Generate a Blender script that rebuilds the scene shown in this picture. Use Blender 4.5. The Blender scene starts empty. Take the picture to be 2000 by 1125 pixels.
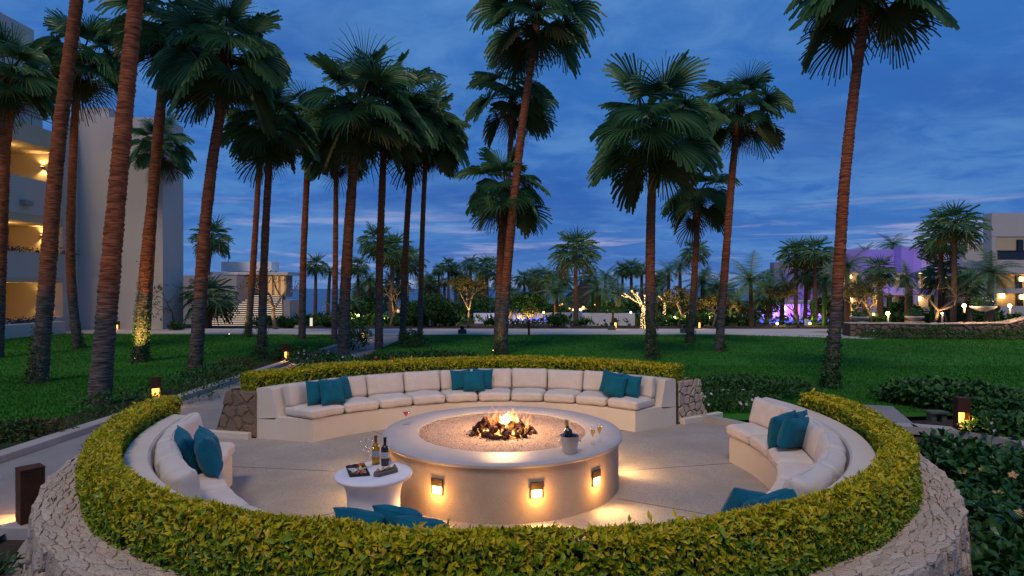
import bpy, math, random
import numpy as np
from mathutils import Vector, Matrix, noise
R = math.radians
rnd = random.Random(11)
rng = np.random.default_rng(11)
sc = bpy.context.scene
COL = sc.collection

# ------------------------------------------------------------------ camera
EYE, FOC, CX, CY = 2.27, 1150.0, 1000.0, 562.5
cam_data = bpy.data.cameras.new('camera')
cam = bpy.data.objects.new('camera', cam_data)
COL.objects.link(cam)
cam.location = (0, 0, EYE)
cam.rotation_euler = (R(90), 0, 0)
cam_data.sensor_width = 36
cam_data.lens = 36 * FOC / 2000
cam_data.clip_start = 0.05
cam_data.clip_end = 6000
sc.camera = cam

# ------------------------------------------------------------------ sky, dusk
world = bpy.data.worlds.new('World')
sc.world = world
world.use_nodes = True
FILL_EL, FILL_DIR = R(58), Vector((0.16, 0.50, -0.85))
def build_sky():
    nt = world.node_tree; N = nt.nodes; L = nt.links
    N.clear()
    out = N.new('ShaderNodeOutputWorld'); bg = N.new('ShaderNodeBackground')
    L.new(bg.outputs[0], out.inputs[0])
    bg.inputs[1].default_value = 0.1
    tc = N.new('ShaderNodeTexCoord')
    sep = N.new('ShaderNodeSeparateXYZ'); L.new(tc.outputs['Generated'], sep.inputs[0])
    def m(op, a, b=None, c=None):
        n = N.new('ShaderNodeMath'); n.operation = op
        for i, v in enumerate((a, b, c)):
            if v is None: continue
            if isinstance(v, (int, float)): n.inputs[i].default_value = v
            else: L.new(v, n.inputs[i])
        return n.outputs[0]
    z = m('MAXIMUM', sep.outputs[2], 0.0)
    # the clear dusk sky: blue hour gradient
    rp = N.new('ShaderNodeValToRGB'); L.new(z, rp.inputs[0])
    e = rp.color_ramp.elements
    e[0].position = 0.0; e[0].color = (0.085, 0.165, 0.385, 1)
    e[1].position = 1.0; e[1].color = (0.050, 0.125, 0.36, 1)
    for p, c in ((0.05, (0.048, 0.140, 0.395)), (0.16, (0.024, 0.112, 0.375)), (0.34, (0.027, 0.122, 0.38)), (0.55, (0.046, 0.155, 0.41))):
        q = e.new(p); q.color = (*c, 1)
    # cloud deck: project the direction on a plane overhead
    den = m('ADD', z, 0.20)
    px = m('DIVIDE', sep.outputs[0], den); py = m('DIVIDE', sep.outputs[1], den)
    cmb = N.new('ShaderNodeCombineXYZ'); L.new(px, cmb.inputs[0]); L.new(py, cmb.inputs[1])
    def nz(scale, detail, rough, dist=0.0, stretch=(1, 1, 1), off=(0, 0, 0)):
        mp = N.new('ShaderNodeMapping'); L.new(cmb.outputs[0], mp.inputs[0])
        mp.inputs['Scale'].default_value = stretch; mp.inputs['Location'].default_value = off
        n = N.new('ShaderNodeTexNoise'); L.new(mp.outputs[0], n.inputs['Vector'])
        n.inputs['Scale'].default_value = scale; n.inputs['Detail'].default_value = detail
        n.inputs['Roughness'].default_value = rough; n.inputs['Distortion'].default_value = dist
        return n.outputs[0]
    big = nz(0.75, 6, 0.62, 0.7, (1, 1.15, 1), (3.1, 0.4, 0))
    small = nz(4.2, 5, 0.62, 0.5, (1, 1.25, 1))
    s = m('ADD', m('MULTIPLY', big, 0.55), m('MULTIPLY', small, 0.45))
    mr = N.new('ShaderNodeMapRange'); L.new(s, mr.inputs[0])
    mr.inputs[1].default_value = 0.41; mr.inputs[2].default_value = 0.62
    mr.interpolation_type = 'SMOOTHSTEP'
    mix = N.new('ShaderNodeMix'); mix.data_type = 'RGBA'
    L.new(m('MULTIPLY', mr.outputs[0], 0.60), mix.inputs[0])
    L.new(rp.outputs[0], mix.inputs[6]); mix.inputs[7].default_value = (0.092, 0.232, 0.49, 1)
    # darker slate patches
    mr3 = N.new('ShaderNodeMapRange'); L.new(nz(0.8, 4, 0.55, 0.4, (0.8, 1.5, 1), (9, 4, 0)), mr3.inputs[0])
    mr3.inputs[1].default_value = 0.5; mr3.inputs[2].default_value = 0.72
    mixd = N.new('ShaderNodeMix'); mixd.data_type = 'RGBA'
    L.new(m('MULTIPLY', mr3.outputs[0], 0.7), mixd.inputs[0])
    L.new(mix.outputs[2], mixd.inputs[6]); mixd.inputs[7].default_value = (0.024, 0.080, 0.30, 1)
    # thin bright bars low over the sea
    tc2 = N.new('ShaderNodeMapping'); L.new(tc.outputs['Generated'], tc2.inputs[0])
    tc2.inputs['Scale'].default_value = (2.4, 2.4, 34); tc2.inputs['Location'].default_value = (0.35, 0.1, 0.9)
    bars = N.new('ShaderNodeTexNoise'); L.new(tc2.outputs[0], bars.inputs['Vector'])
    bars.inputs['Scale'].default_value = 1.25; bars.inputs['Detail'].default_value = 7; bars.inputs['Roughness'].default_value = 0.62
    bars.inputs['Distortion'].default_value = 0.35
    mr2 = N.new('ShaderNodeMapRange'); L.new(bars.outputs[0], mr2.inputs[0])
    mr2.inputs[1].default_value = 0.52; mr2.inputs[2].default_value = 0.72; mr2.interpolation_type = 'SMOOTHSTEP'
    low = N.new('ShaderNodeValToRGB'); L.new(z, low.inputs[0])
    le = low.color_ramp.elements
    le[0].position = 0.0; le[0].color = (0.75,) * 3 + (1,)
    le[1].position = 0.16; le[1].color = (0, 0, 0, 1)
    q = le.new(0.07); q.color = (1, 1, 1, 1)
    mix2 = N.new('ShaderNodeMix'); mix2.data_type = 'RGBA'
    L.new(m('MULTIPLY', m('MULTIPLY', mr2.outputs[0], low.outputs[0]), 0.9), mix2.inputs[0])
    L.new(mixd.outputs[2], mix2.inputs[6]); mix2.inputs[7].default_value = (0.36, 0.37, 0.55, 1)
    sc10 = N.new('ShaderNodeVectorMath'); sc10.operation = 'SCALE'; sc10.inputs['Scale'].default_value = 12.5
    L.new(mix2.outputs[2], sc10.inputs[0])
    # the last of the daylight scattered by the atmosphere
    sky = N.new('ShaderNodeTexSky'); sky.sky_type = 'NISHITA'; sky.sun_disc = False
    sky.sun_elevation = R(-3.0); sky.sun_rotation = R(200)
    add = N.new('ShaderNodeVectorMath'); add.operation = 'ADD'
    L.new(sc10.outputs[0], add.inputs[0])
    sk = N.new('ShaderNodeVectorMath'); sk.operation = 'SCALE'; sk.inputs['Scale'].default_value = 0.35
    L.new(sky.outputs[0], sk.inputs[0]); L.new(sk.outputs[0], add.inputs[1])
    L.new(add.outputs[0], bg.inputs[0])
build_sky()

warm_fill_data = bpy.data.lights.new('warm_fill', 'SUN')  # added soft warm fill from behind the camera, not the sun itself
warm_fill_data.energy = 1.4
warm_fill_data.angle = R(16)
warm_fill_data.color = (1.0, 0.77, 0.56)
warm_fill = bpy.data.objects.new('warm_fill', warm_fill_data)
COL.objects.link(warm_fill)
warm_fill.rotation_euler = FILL_DIR.to_track_quat('-Z', 'Y').to_euler()
warm_fill.location = (-4, -10, 20)

sc.view_settings.view_transform = 'Standard'
sc.view_settings.look = 'None'
sc.view_settings.exposure = 0.0
sc.view_settings.gamma = 1.0
sc.view_settings.use_curve_mapping = False
sc.render.engine = 'CYCLES'
sc.cycles.use_denoising = True
sc.cycles.max_bounces = 14
sc.cycles.transparent_max_bounces = 10
sc.cycles.transmission_bounces = 14
sc.cycles.diffuse_bounces = 4
sc.cycles.glossy_bounces = 4
sc.cycles.sample_clamp_indirect = 3.0
sc.cycles.caustics_reflective = False
sc.cycles.caustics_refractive = False

# ------------------------------------------------------------------ helpers
def W(px, py, d):
    """point that stands d metres out along the line of sight of a photo pixel"""
    return Vector(((px - CX) / FOC * d, d, EYE - (py - CY) / FOC * d))
def G(px, py, z=0.0):
    d = (EYE - z) * FOC / (py - CY)
    return Vector(((px - CX) / FOC * d, d, z))
def tag(o, label, cat, group=None, kind=None):
    if label: o['label'] = label
    if cat: o['category'] = cat
    if group: o['group'] = group
    if kind: o['kind'] = kind
    return o
def thing(name, label, cat, loc=(0, 0, 0), group=None):
    o = bpy.data.objects.new(name, None)
    o.empty_display_size = 0.1
    COL.objects.link(o); o.location = loc
    return tag(o, label, cat, group)
def link(name, me, parent=None, loc=None):
    o = bpy.data.objects.new(name, me); COL.objects.link(o)
    if parent is not None: o.parent = parent
    if loc is not None: o.location = loc
    return o
def gloc(p):
    v = Vector((0, 0, 0))
    while p is not None:
        v += p.location; p = p.parent
    return v
class MB:
    """collects geometry in world space, links it as one mesh object"""
    def __init__(s): s.v = []; s.f = []; s.m = []; s.mi = 0
    def add(s, vs, fs):
        b = len(s.v); s.v += [tuple(x) for x in vs]
        for f in fs: s.f.append([b + i for i in f]); s.m.append(s.mi)
    def box(s, a, b, bev=0.0):
        x0, y0, z0 = a; x1, y1, z1 = b
        vs = [(x0, y0, z0), (x1, y0, z0), (x1, y1, z0), (x0, y1, z0), (x0, y0, z1), (x1, y0, z1), (x1, y1, z1), (x0, y1, z1)]
        s.add(vs, [(0, 3, 2, 1), (4, 5, 6, 7), (0, 1, 5, 4), (1, 2, 6, 5), (2, 3, 7, 6), (3, 0, 4, 7)])
    def obox(s, c, ux, uy, uz, hx, hy, hz):
        c = Vector(c); ux = Vector(ux); uy = Vector(uy); uz = Vector(uz)
        vs = [c + ux * (sx * hx) + uy * (sy * hy) + uz * (sz * hz) for sz in (-1, 1) for sx, sy in ((-1, -1), (1, -1), (1, 1), (-1, 1))]
        s.add(vs, [(0, 3, 2, 1), (4, 5, 6, 7), (0, 1, 5, 4), (1, 2, 6, 5), (2, 3, 7, 6), (3, 0, 4, 7)])
    def lathe(s, prof, c=(0, 0, 0), n=32, cap=True):
        vs = []; fs = []; k = len(prof)
        for i in range(n):
            a = 2 * math.pi * i / n; ca, sa = math.cos(a), math.sin(a)
            for r, z in prof: vs.append((c[0] + r * ca, c[1] + r * sa, c[2] + z))
        for i in range(n):
            j = (i + 1) % n
            for q in range(k - 1): fs.append((i * k + q, j * k + q, j * k + q + 1, i * k + q + 1))
        if cap:
            if prof[0][0] > 1e-6: fs.append([i * k for i in range(n)][::-1])
            if prof[-1][0] > 1e-6: fs.append([i * k + k - 1 for i in range(n)])
        s.add(vs, fs)
    def tube(s, pts, rad, n=8, cap=True):
        pts = [Vector(p) for p in pts]
        if not hasattr(rad, '__len__'): rad = [rad] * len(pts)
        vs = []; fs = []
        t0 = (pts[1] - pts[0]).normalized()
        ref = Vector((1, 0, 0)) if abs(t0.x) < 0.9 else Vector((0, 1, 0))
        for i, p in enumerate(pts):
            t = (pts[min(i + 1, len(pts) - 1)] - pts[max(i - 1, 0)]).normalized()
            u = (ref - t * ref.dot(t)).normalized(); w = t.cross(u); ref = u
            for j in range(n):
                a = 2 * math.pi * j / n
                vs.append(p + (u * math.cos(a) + w * math.sin(a)) * rad[i])
        for i in range(len(pts) - 1):
            for j in range(n):
                k = (j + 1) % n
                fs.append((i * n + j, i * n + k, i * n + n + k, i * n + n + j))
        if cap:
            fs.append(list(range(n))[::-1]); fs.append([(len(pts) - 1) * n + j for j in range(n)])
        s.add(vs, fs)
    def mesh(s, name, mats, smooth=False, off=(0, 0, 0)):
        me = bpy.data.meshes.new(name)
        ox, oy, oz = off
        me.from_pydata([(x - ox, y - oy, z - oz) for x, y, z in s.v], [], s.f)
        for m_ in (mats if isinstance(mats, (list, tuple)) else [mats]): me.materials.append(m_)
        me.polygons.foreach_set('material_index', s.m)
        me.polygons.foreach_set('use_smooth', [smooth] * len(s.f))
        me.update(); return me
    def build(s, name, mats, parent=None, smooth=False, loc=None, bevel=0.0, seg=2, angle=40):
        """parent: made local to it; loc: origin of a thing that is one mesh"""
        off = gloc(parent) if parent is not None else Vector(loc or (0, 0, 0))
        o = link(name, s.mesh(name, mats, smooth, off), parent, None if parent is not None else off)
        if bevel: 
            b = o.modifiers.new('bevel', 'BEVEL'); b.width = bevel; b.segments = seg; b.limit_method = 'ANGLE'; b.angle_limit = R(angle)
        return o
def np_mesh(name, V, T, mats, midx=None, smooth=False):
    me = bpy.data.meshes.new(name)
    V = np.asarray(V, np.float32); T = np.asarray(T, np.int32)
    k = T.shape[1]
    me.vertices.add(len(V)); me.vertices.foreach_set('co', V.ravel())
    me.loops.add(T.size); me.loops.foreach_set('vertex_index', T.ravel())
    me.polygons.add(len(T))
    me.polygons.foreach_set('loop_start', np.arange(0, T.size, k, dtype=np.int32))
    me.polygons.foreach_set('loop_total', np.full(len(T), k, np.int32))
    for m_ in (mats if isinstance(mats, (list, tuple)) else [mats]): me.materials.append(m_)
    if midx is not None: me.polygons.foreach_set('material_index', np.asarray(midx, np.int32))
    me.polygons.foreach_set('use_smooth', np.full(len(T), smooth))
    me.update(calc_edges=True); me.validate()
    return me
def auto_smooth(o, deg=35):
    me = o.data
    me.polygons.foreach_set('use_smooth', [True] * len(me.polygons))
    try: me.set_sharp_from_angle(angle=R(deg))
    except Exception: pass
    return o

# ------------------------------------------------------------------ materials
MATS = {}
def nodes_of(name):
    m = bpy.data.materials.new(name); m.use_nodes = True
    nt = m.node_tree; b = nt.nodes['Principled BSDF']
    MATS[name] = m
    return m, nt, nt.nodes, nt.links, b
def pmat(name, c1, c2=None, scale=4.0, rough=0.8, bump=0.0, bscale=60.0, detail=5, spec=0.3, metal=0.0, island=None, objrand=None,
         lo=0.35, hi=0.65, trans=0.0, stretch=(1, 1, 1), speck=None, coat=0.0, sheen=0.0, bdist=0.01, stain=None):
    m, nt, N, L, b = nodes_of(name)
    geo = N.new('ShaderNodeNewGeometry')
    mp = N.new('ShaderNodeMapping'); L.new(geo.outputs['Position'], mp.inputs[0]); mp.inputs['Scale'].default_value = stretch
    col = None
    if c2 is not None:
        n = N.new('ShaderNodeTexNoise'); L.new(mp.outputs[0], n.inputs['Vector'])
        n.inputs['Scale'].default_value = scale; n.inputs['Detail'].default_value = detail; n.inputs['Roughness'].default_value = 0.6
        r = N.new('ShaderNodeValToRGB'); L.new(n.outputs[0], r.inputs[0])
        r.color_ramp.elements[0].position = lo; r.color_ramp.elements[0].color = (*c1, 1)
        r.color_ramp.elements[1].position = hi; r.color_ramp.elements[1].color = (*c2, 1)
        col = r.outputs[0]
    if island or objrand:
        cols = island or objrand
        r = N.new('ShaderNodeValToRGB'); r.color_ramp.interpolation = 'LINEAR'
        if island: L.new(geo.outputs['Random Per Island'], r.inputs[0])
        else:
            oi = N.new('ShaderNodeObjectInfo'); L.new(oi.outputs['Random'], r.inputs[0])
        e = r.color_ramp.elements
        e[0].position = 0; e[0].color = (*cols[0], 1); e[1].position = 1; e[1].color = (*cols[-1], 1)
        for i in range(1, len(cols) - 1):
            q = e.new(i / (len(cols) - 1)); q.color = (*cols[i], 1)
        if col is None: col = r.outputs[0]
        else:
            mx = N.new('ShaderNodeMix'); mx.data_type = 'RGBA'; mx.inputs[0].default_value = 0.6
            L.new(col, mx.inputs[6]); L.new(r.outputs[0], mx.inputs[7]); col = mx.outputs[2]
    for extra, kind in ((speck, 0), (stain, 1)):
        if not extra: continue
        sc_, amt, c3 = extra
        n = N.new('ShaderNodeTexNoise'); L.new(mp.outputs[0], n.inputs['Vector']); n.inputs['Scale'].default_value = sc_; n.inputs['Detail'].default_value = 3 if kind == 0 else 6
        r = N.new('ShaderNodeMapRange'); L.new(n.outputs[0], r.inputs[0])
        r.inputs[1].default_value = 0.55; r.inputs[2].default_value = 0.68; r.inputs[4].default_value = amt
        mx = N.new('ShaderNodeMix'); mx.data_type = 'RGBA'; L.new(r.outputs[0], mx.inputs[0])
        if col is None: mx.inputs[6].default_value = (*c1, 1)
        else: L.new(col, mx.inputs[6])
        mx.inputs[7].default_value = (*c3, 1); col = mx.outputs[2]
    if col is None: b.inputs['Base Color'].default_value = (*c1, 1)
    else: L.new(col, b.inputs['Base Color'])
    b.inputs['Roughness'].default_value = rough; b.inputs['Specular IOR Level'].default_value = spec; b.inputs['Metallic'].default_value = metal
    if coat: b.inputs['Coat Weight'].default_value = coat
    if sheen: b.inputs['Sheen Weight'].default_value = sheen
    if bump:
        n = N.new('ShaderNodeTexNoise'); L.new(mp.outputs[0], n.inputs['Vector']); n.inputs['Scale'].default_value = bscale; n.inputs['Detail'].default_value = 5
        bp = N.new('ShaderNodeBump'); bp.inputs['Strength'].default_value = bump; bp.inputs['Distance'].default_value = bdist
        L.new(n.outputs[0], bp.inputs['Height']); L.new(bp.outputs[0], b.inputs['Normal'])
    if trans:
        t = N.new('ShaderNodeBsdfTranslucent'); ms = N.new('ShaderNodeMixShader'); ms.inputs[0].default_value = trans
        if col is None: t.inputs[0].default_value = (*c1, 1)
        else: L.new(col, t.inputs[0])
        o = N['Material Output']; L.new(b.outputs[0], ms.inputs[1]); L.new(t.outputs[0], ms.inputs[2]); L.new(ms.outputs[0], o.inputs[0])
    return m
def emat(name, col, strength):
    m, nt, N, L, b = nodes_of(name)
    b.inputs['Base Color'].default_value = (0.02, 0.02, 0.02, 1)
    b.inputs['Emission Color'].default_value = (*col, 1); b.inputs['Emission Strength'].default_value = strength
    return m
def glass(name, col=(1, 1, 1), rough=0.0, ior=1.45, thin=True):
    if thin:      # thin walled: clear through, Fresnel reflection on top
        m = bpy.data.materials.new(name); m.use_nodes = True; nt = m.node_tree; N = nt.nodes; L = nt.links; N.clear(); MATS[name] = m
        o = N.new('ShaderNodeOutputMaterial'); mx = N.new('ShaderNodeMixShader'); t = N.new('ShaderNodeBsdfTransparent'); g = N.new('ShaderNodeBsdfGlossy'); lw = N.new('ShaderNodeLayerWeight'); lw.inputs[0].default_value = .5; pw = N.new('ShaderNodeMath'); pw.operation = 'POWER'; pw.inputs[1].default_value = 3.5; L.new(lw.outputs['Facing'], pw.inputs[0]); f = N.new('ShaderNodeMath'); f.operation = 'MULTIPLY_ADD'; f.inputs[1].default_value = .45; f.inputs[2].default_value = .045; L.new(pw.outputs[0], f.inputs[0])
        t.inputs[0].default_value = (*col, 1); g.inputs['Roughness'].default_value = .12
        L.new(f.outputs[0], mx.inputs[0]); L.new(t.outputs[0], mx.inputs[1]); L.new(g.outputs[0], mx.inputs[2]); L.new(mx.outputs[0], o.inputs[0])
        return m
    m, nt, N, L, b = nodes_of(name)
    b.inputs['Base Color'].default_value = (*col, 1); b.inputs['Transmission Weight'].default_value = 1.0
    b.inputs['Roughness'].default_value = rough; b.inputs['IOR'].default_value = ior
    return m

plaster = pmat('plaster', (0.66, 0.60, 0.51), (0.60, 0.54, 0.45), 1.4, 0.9, 0.25, 90, stain=(0.8, 0.25, (0.50, 0.45, 0.38)))
coping = pmat('coping_plaster', (0.55, 0.54, 0.52), (0.50, 0.49, 0.47), 2.0, 0.85, 0.2, 90)
patio_m = pmat('patio_concrete', (0.41, 0.37, 0.32), (0.32, 0.285, 0.245), 1.1, 0.85, 0.55, 160, speck=(62, 0.9, (0.20, 0.175, 0.15)), stain=(0.9, 0.5, (0.29, 0.255, 0.225)))
path_m = pmat('path_concrete', (0.28, 0.272, 0.268), (0.225, 0.218, 0.216), 1.6, 0.9, 0.4, 140, speck=(70, 0.5, (0.14, 0.14, 0.14)))
plaza_m = pmat('plaza_concrete', (0.50, 0.46, 0.43), (0.43, 0.40, 0.37), 0.7, 0.9, 0.2, 40)
curb_m = pmat('curb_concrete', (0.40, 0.385, 0.365), (0.335, 0.32, 0.30), 2.5, 0.9, 0.3, 120)
pitwall_m = pmat('pit_plaster', (0.54, 0.42, 0.30), (0.45, 0.345, 0.24), 2.2, 0.9, 0.5, 110, speck=(70, 0.35, (0.30, 0.24, 0.18)), stain=(1.5, 0.5, (0.36, 0.28, 0.21)))
cap_m = pmat('pit_cap_concrete', (0.52, 0.49, 0.46), (0.45, 0.42, 0.395), 3.0, 0.46, 0.3, 150, spec=0.5, speck=(70, 0.45, (0.33, 0.31, 0.29)), stain=(2.0, 0.3, (0.40, 0.375, 0.35)))
fabric = pmat('cushion_fabric', (0.65, 0.59, 0.515), (0.59, 0.53, 0.46), 6.0, 0.95, 0.55, 26, spec=0.1, sheen=0.2, bdist=.012)
teal = pmat('teal_fabric', (0.004, 0.095, 0.155), (0.006, 0.13, 0.195), 9.0, 0.9, 0.5, 30, spec=0.1, sheen=0.1, bdist=.010)
mortar = pmat('mortar', (0.24, 0.215, 0.19), (0.17, 0.15, 0.13), 12.0, 0.95, 0.6, 90)
STONES = [(0.50, 0.38, 0.27), (0.42, 0.34, 0.27), (0.58, 0.47, 0.35), (0.40, 0.345, 0.30), (0.54, 0.39, 0.28), (0.62, 0.53, 0.42)]
stone_m = pmat('tan_stone', (0.40, 0.325, 0.25), (0.30, 0.24, 0.185), 14.0, 0.92, 0.8, 55, objrand=STONES, bdist=0.02)
stone_i = pmat('tan_stone_small', (0.40, 0.325, 0.25), (0.30, 0.24, 0.185), 14.0, 0.92, 0.8, 55, island=STONES, bdist=0.02)
CAPS = [(0.62, 0.48, 0.34), (0.48, 0.40, 0.32), (0.68, 0.55, 0.41), (0.42, 0.34, 0.27), (0.64, 0.46, 0.32), (0.54, 0.45, 0.36), (0.70, 0.60, 0.47)]
capst_m = pmat('cap_stone', (0.62, 0.49, 0.37), (0.40, 0.31, 0.235), 16.0, 0.92, 1.0, 60, objrand=CAPS, bdist=0.02)
capst_i = pmat('cap_stone_small', (0.62, 0.49, 0.37), (0.40, 0.31, 0.235), 16.0, 0.92, 1.0, 60, island=CAPS, bdist=0.02)
DARKST = [(0.22, 0.155, 0.10), (0.18, 0.135, 0.095), (0.26, 0.185, 0.12), (0.165, 0.125, 0.095), (0.24, 0.16, 0.11)]
pier_m = pmat('brown_stone', (0.22, 0.16, 0.11), (0.15, 0.11, 0.08), 9.0, 0.9, 0.8, 45, objrand=DARKST, bdist=0.02)
pier_i = pmat('brown_stone_small', (0.22, 0.16, 0.11), (0.15, 0.11, 0.08), 9.0, 0.9, 0.8, 45, island=DARKST, bdist=0.02)
grout = pmat('dark_grout', (0.075, 0.06, 0.045), (0.05, 0.04, 0.03), 20, 0.95, 0.4, 80)
soil = pmat('soil', (0.032, 0.024, 0.017), (0.055, 0.042, 0.03), 9.0, 0.95, 0.8, 40, bdist=0.03)
lawn_m = pmat('lawn', (0.022, 0.125, 0.014), (0.042, 0.190, 0.022), 0.30, 0.9, 0.8, 70, bdist=0.02, spec=0.05, speck=(2.2, 0.35, (0.075, 0.125, 0.028)), stain=(0.9, 0.5, (0.055, 0.150, 0.024)))
grass_m = pmat('grass_blade', (0.012, 0.062, 0.008), None, rough=0.6, spec=0.12, trans=0.25, island=[(0.021, 0.118, 0.012), (0.036, 0.175, 0.018), (0.078, 0.205, 0.028)])
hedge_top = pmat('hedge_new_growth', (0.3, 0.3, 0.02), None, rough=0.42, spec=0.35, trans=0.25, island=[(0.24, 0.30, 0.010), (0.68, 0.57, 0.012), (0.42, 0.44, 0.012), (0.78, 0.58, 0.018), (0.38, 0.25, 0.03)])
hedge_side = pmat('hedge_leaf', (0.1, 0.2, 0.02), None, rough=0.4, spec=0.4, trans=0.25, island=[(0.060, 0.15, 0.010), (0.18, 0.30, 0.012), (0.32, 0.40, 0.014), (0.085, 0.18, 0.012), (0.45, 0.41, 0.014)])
hedge_core = pmat('hedge_twigs', (0.020, 0.022, 0.008), (0.035, 0.03, 0.014), 30, 0.95)
shrub_l = pmat('shrub_leaf', (0.03, 0.09, 0.02), None, rough=0.38, spec=0.4, trans=0.2, island=[(0.018, 0.070, 0.014), (0.030, 0.105, 0.020), (0.045, 0.14, 0.024), (0.02, 0.08, 0.02)])
shrub_d = pmat('dark_shrub_leaf', (0.02, 0.06, 0.015), None, rough=0.45, spec=0.3, trans=0.2, island=[(0.018, 0.075, 0.015), (0.038, 0.120, 0.022), (0.060, 0.150, 0.028)])
ivy_l = pmat('ivy_leaf', (0.05, 0.09, 0.02), None, rough=0.45, spec=0.3, trans=0.2, island=[(0.02, 0.055, 0.010), (0.045, 0.09, 0.016), (0.075, 0.12, 0.02)])
olive_l = pmat('olive_leaf', (0.08, 0.09, 0.03), None, rough=0.5, spec=0.25, trans=0.25, island=[(0.05, 0.06, 0.02), (0.09, 0.10, 0.03), (0.12, 0.10, 0.035)])
twig_m = pmat('twig', (0.075, 0.055, 0.035), (0.11, 0.085, 0.06), 15, 0.9, 0.4, 60)
bark_m = pmat('pale_bark', (0.20, 0.155, 0.115), (0.14, 0.105, 0.075), 10, 0.9, 0.5, 40)
frond_m = pmat('palm_frond', (0.02, 0.07, 0.03), None, rough=0.42, spec=0.35, trans=0.18, island=[(0.042, 0.130, 0.058), (0.078, 0.195, 0.078), (0.125, 0.240, 0.080), (0.055, 0.160, 0.072)])
frond_y = pmat('palm_frond_old', (0.05, 0.06, 0.02), None, rough=0.6, spec=0.2, trans=0.2, island=[(0.080, 0.11, 0.026), (0.14, 0.11, 0.035), (0.055, 0.11, 0.03)])
frond_dry = pmat('palm_frond_dry', (0.16, 0.09, 0.05), None, rough=0.8, spec=0.1, trans=0.15, island=[(0.12, 0.065, 0.035), (0.19, 0.11, 0.06), (0.10, 0.06, 0.03)])
petiole_m = pmat('palm_petiole', (0.07, 0.075, 0.025), (0.10, 0.06, 0.03), 3, 0.5)
boot_m = pmat('palm_boot', (0.11, 0.055, 0.03), (0.07, 0.035, 0.02), 20, 0.9, 0.5, 40)
white_m = pmat('white_cloth', (0.74, 0.74, 0.77), (0.70, 0.70, 0.735), 3, 0.75, 0.1, 200, sheen=0.15)
bwall = pmat('building_plaster', (0.62, 0.56, 0.51), (0.56, 0.50, 0.455), 0.35, 0.92, 0.15, 30, stain=(0.5, 0.35, (0.49, 0.44, 0.405)), stretch=(1, 1, .35))
bwall_w = pmat('warm_plaster', (0.62, 0.50, 0.34), (0.56, 0.45, 0.30), 0.6, 0.9)
limestone = pmat('limestone', (0.50, 0.455, 0.435), (0.42, 0.38, 0.36), 0.8, 0.9, 0.2, 20)
bronze = pmat('dark_bronze', (0.055, 0.04, 0.028), (0.085, 0.06, 0.04), 30, 0.45, 0.2, 90, metal=0.6)
corten = pmat('corten_steel', (0.095, 0.036, 0.018), (0.06, 0.024, 0.013), 9, 0.75, 0.3, 60, metal=0.2)
black_m = pmat('black_metal', (0.02, 0.02, 0.022), None, rough=0.5)
dglass = pmat('dark_glass', (0.012, 0.016, 0.02), None, rough=0.08, spec=0.6)
steel = pmat('brushed_steel', (0.62, 0.61, 0.58), (0.55, 0.54, 0.51), 40, 0.28, 0.05, 200, metal=1.0, stretch=(1, 1, 0.05))
flower_m = pmat('bougainvillea', (0.18, 0.03, 0.12), None, rough=0.7, trans=0.2, island=[(0.12, 0.02, 0.09), (0.22, 0.04, 0.13), (0.07, 0.02, 0.05)])
wflower = pmat('white_blossom', (0.72, 0.68, 0.70), None, rough=0.7, trans=0.2, island=[(0.75, 0.72, 0.74), (0.60, 0.50, 0.66), (0.78, 0.74, 0.62)])
yflower = pmat('apricot_blossom', (0.62, 0.36, 0.14), None, rough=0.6, trans=0.25, island=[(0.68, 0.42, 0.17), (0.60, 0.30, 0.12), (0.70, 0.50, 0.20)])
redbud = pmat('red_bud', (0.45, 0.03, 0.03), None, rough=0.5)
cap_mortar = pmat('pale_mortar', (0.30, 0.24, 0.185), (0.19, 0.15, 0.115), 14.0, 0.95, 0.7, 80, bdist=0.02)
lens_m = emat('lamp_lens', (1.0, 0.66, 0.24), 9.0)
lens_o = emat('amber_lens', (1.0, 0.36, 0.06), 5.0)
lens_w = emat('globe_lens', (1.0, 0.66, 0.32), 26.0)
bulb_m = emat('fairy_bulb', (1.0, 0.66, 0.26), 7.0)
sconce_m = emat('sconce_glow', (1.0, 0.62, 0.22), 14.0)
strip_m = emat('stair_strip', (1.0, 0.76, 0.56), 1.0)
blue_e = emat('pool_light', (0.10, 0.12, 1.0), 1.6)
orange_e = emat('lantern_glow', (1.0, 0.42, 0.12), 7.0)
def lamp(name, kind, loc, energy, col=(1, 0.65, 0.3), parent=None, size=0.08, aim=None, spot=None, blend=0.6, size_y=None):
    d = bpy.data.lights.new(name, kind); d.energy = energy; d.color = col
    if kind == 'AREA':
        d.size = size
        if size_y: d.shape = 'RECTANGLE'; d.size_y = size_y
    else: d.shadow_soft_size = size
    if spot: d.spot_size = R(spot); d.spot_blend = blend
    o = bpy.data.objects.new(name, d); COL.objects.link(o)
    off = gloc(parent) if parent is not None else Vector((0, 0, 0))
    o.parent = parent; o.location = Vector(loc) - off
    if aim is not None: o.rotation_euler = Vector(aim).to_track_quat('-Z', 'Y').to_euler()
    return o

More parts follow.
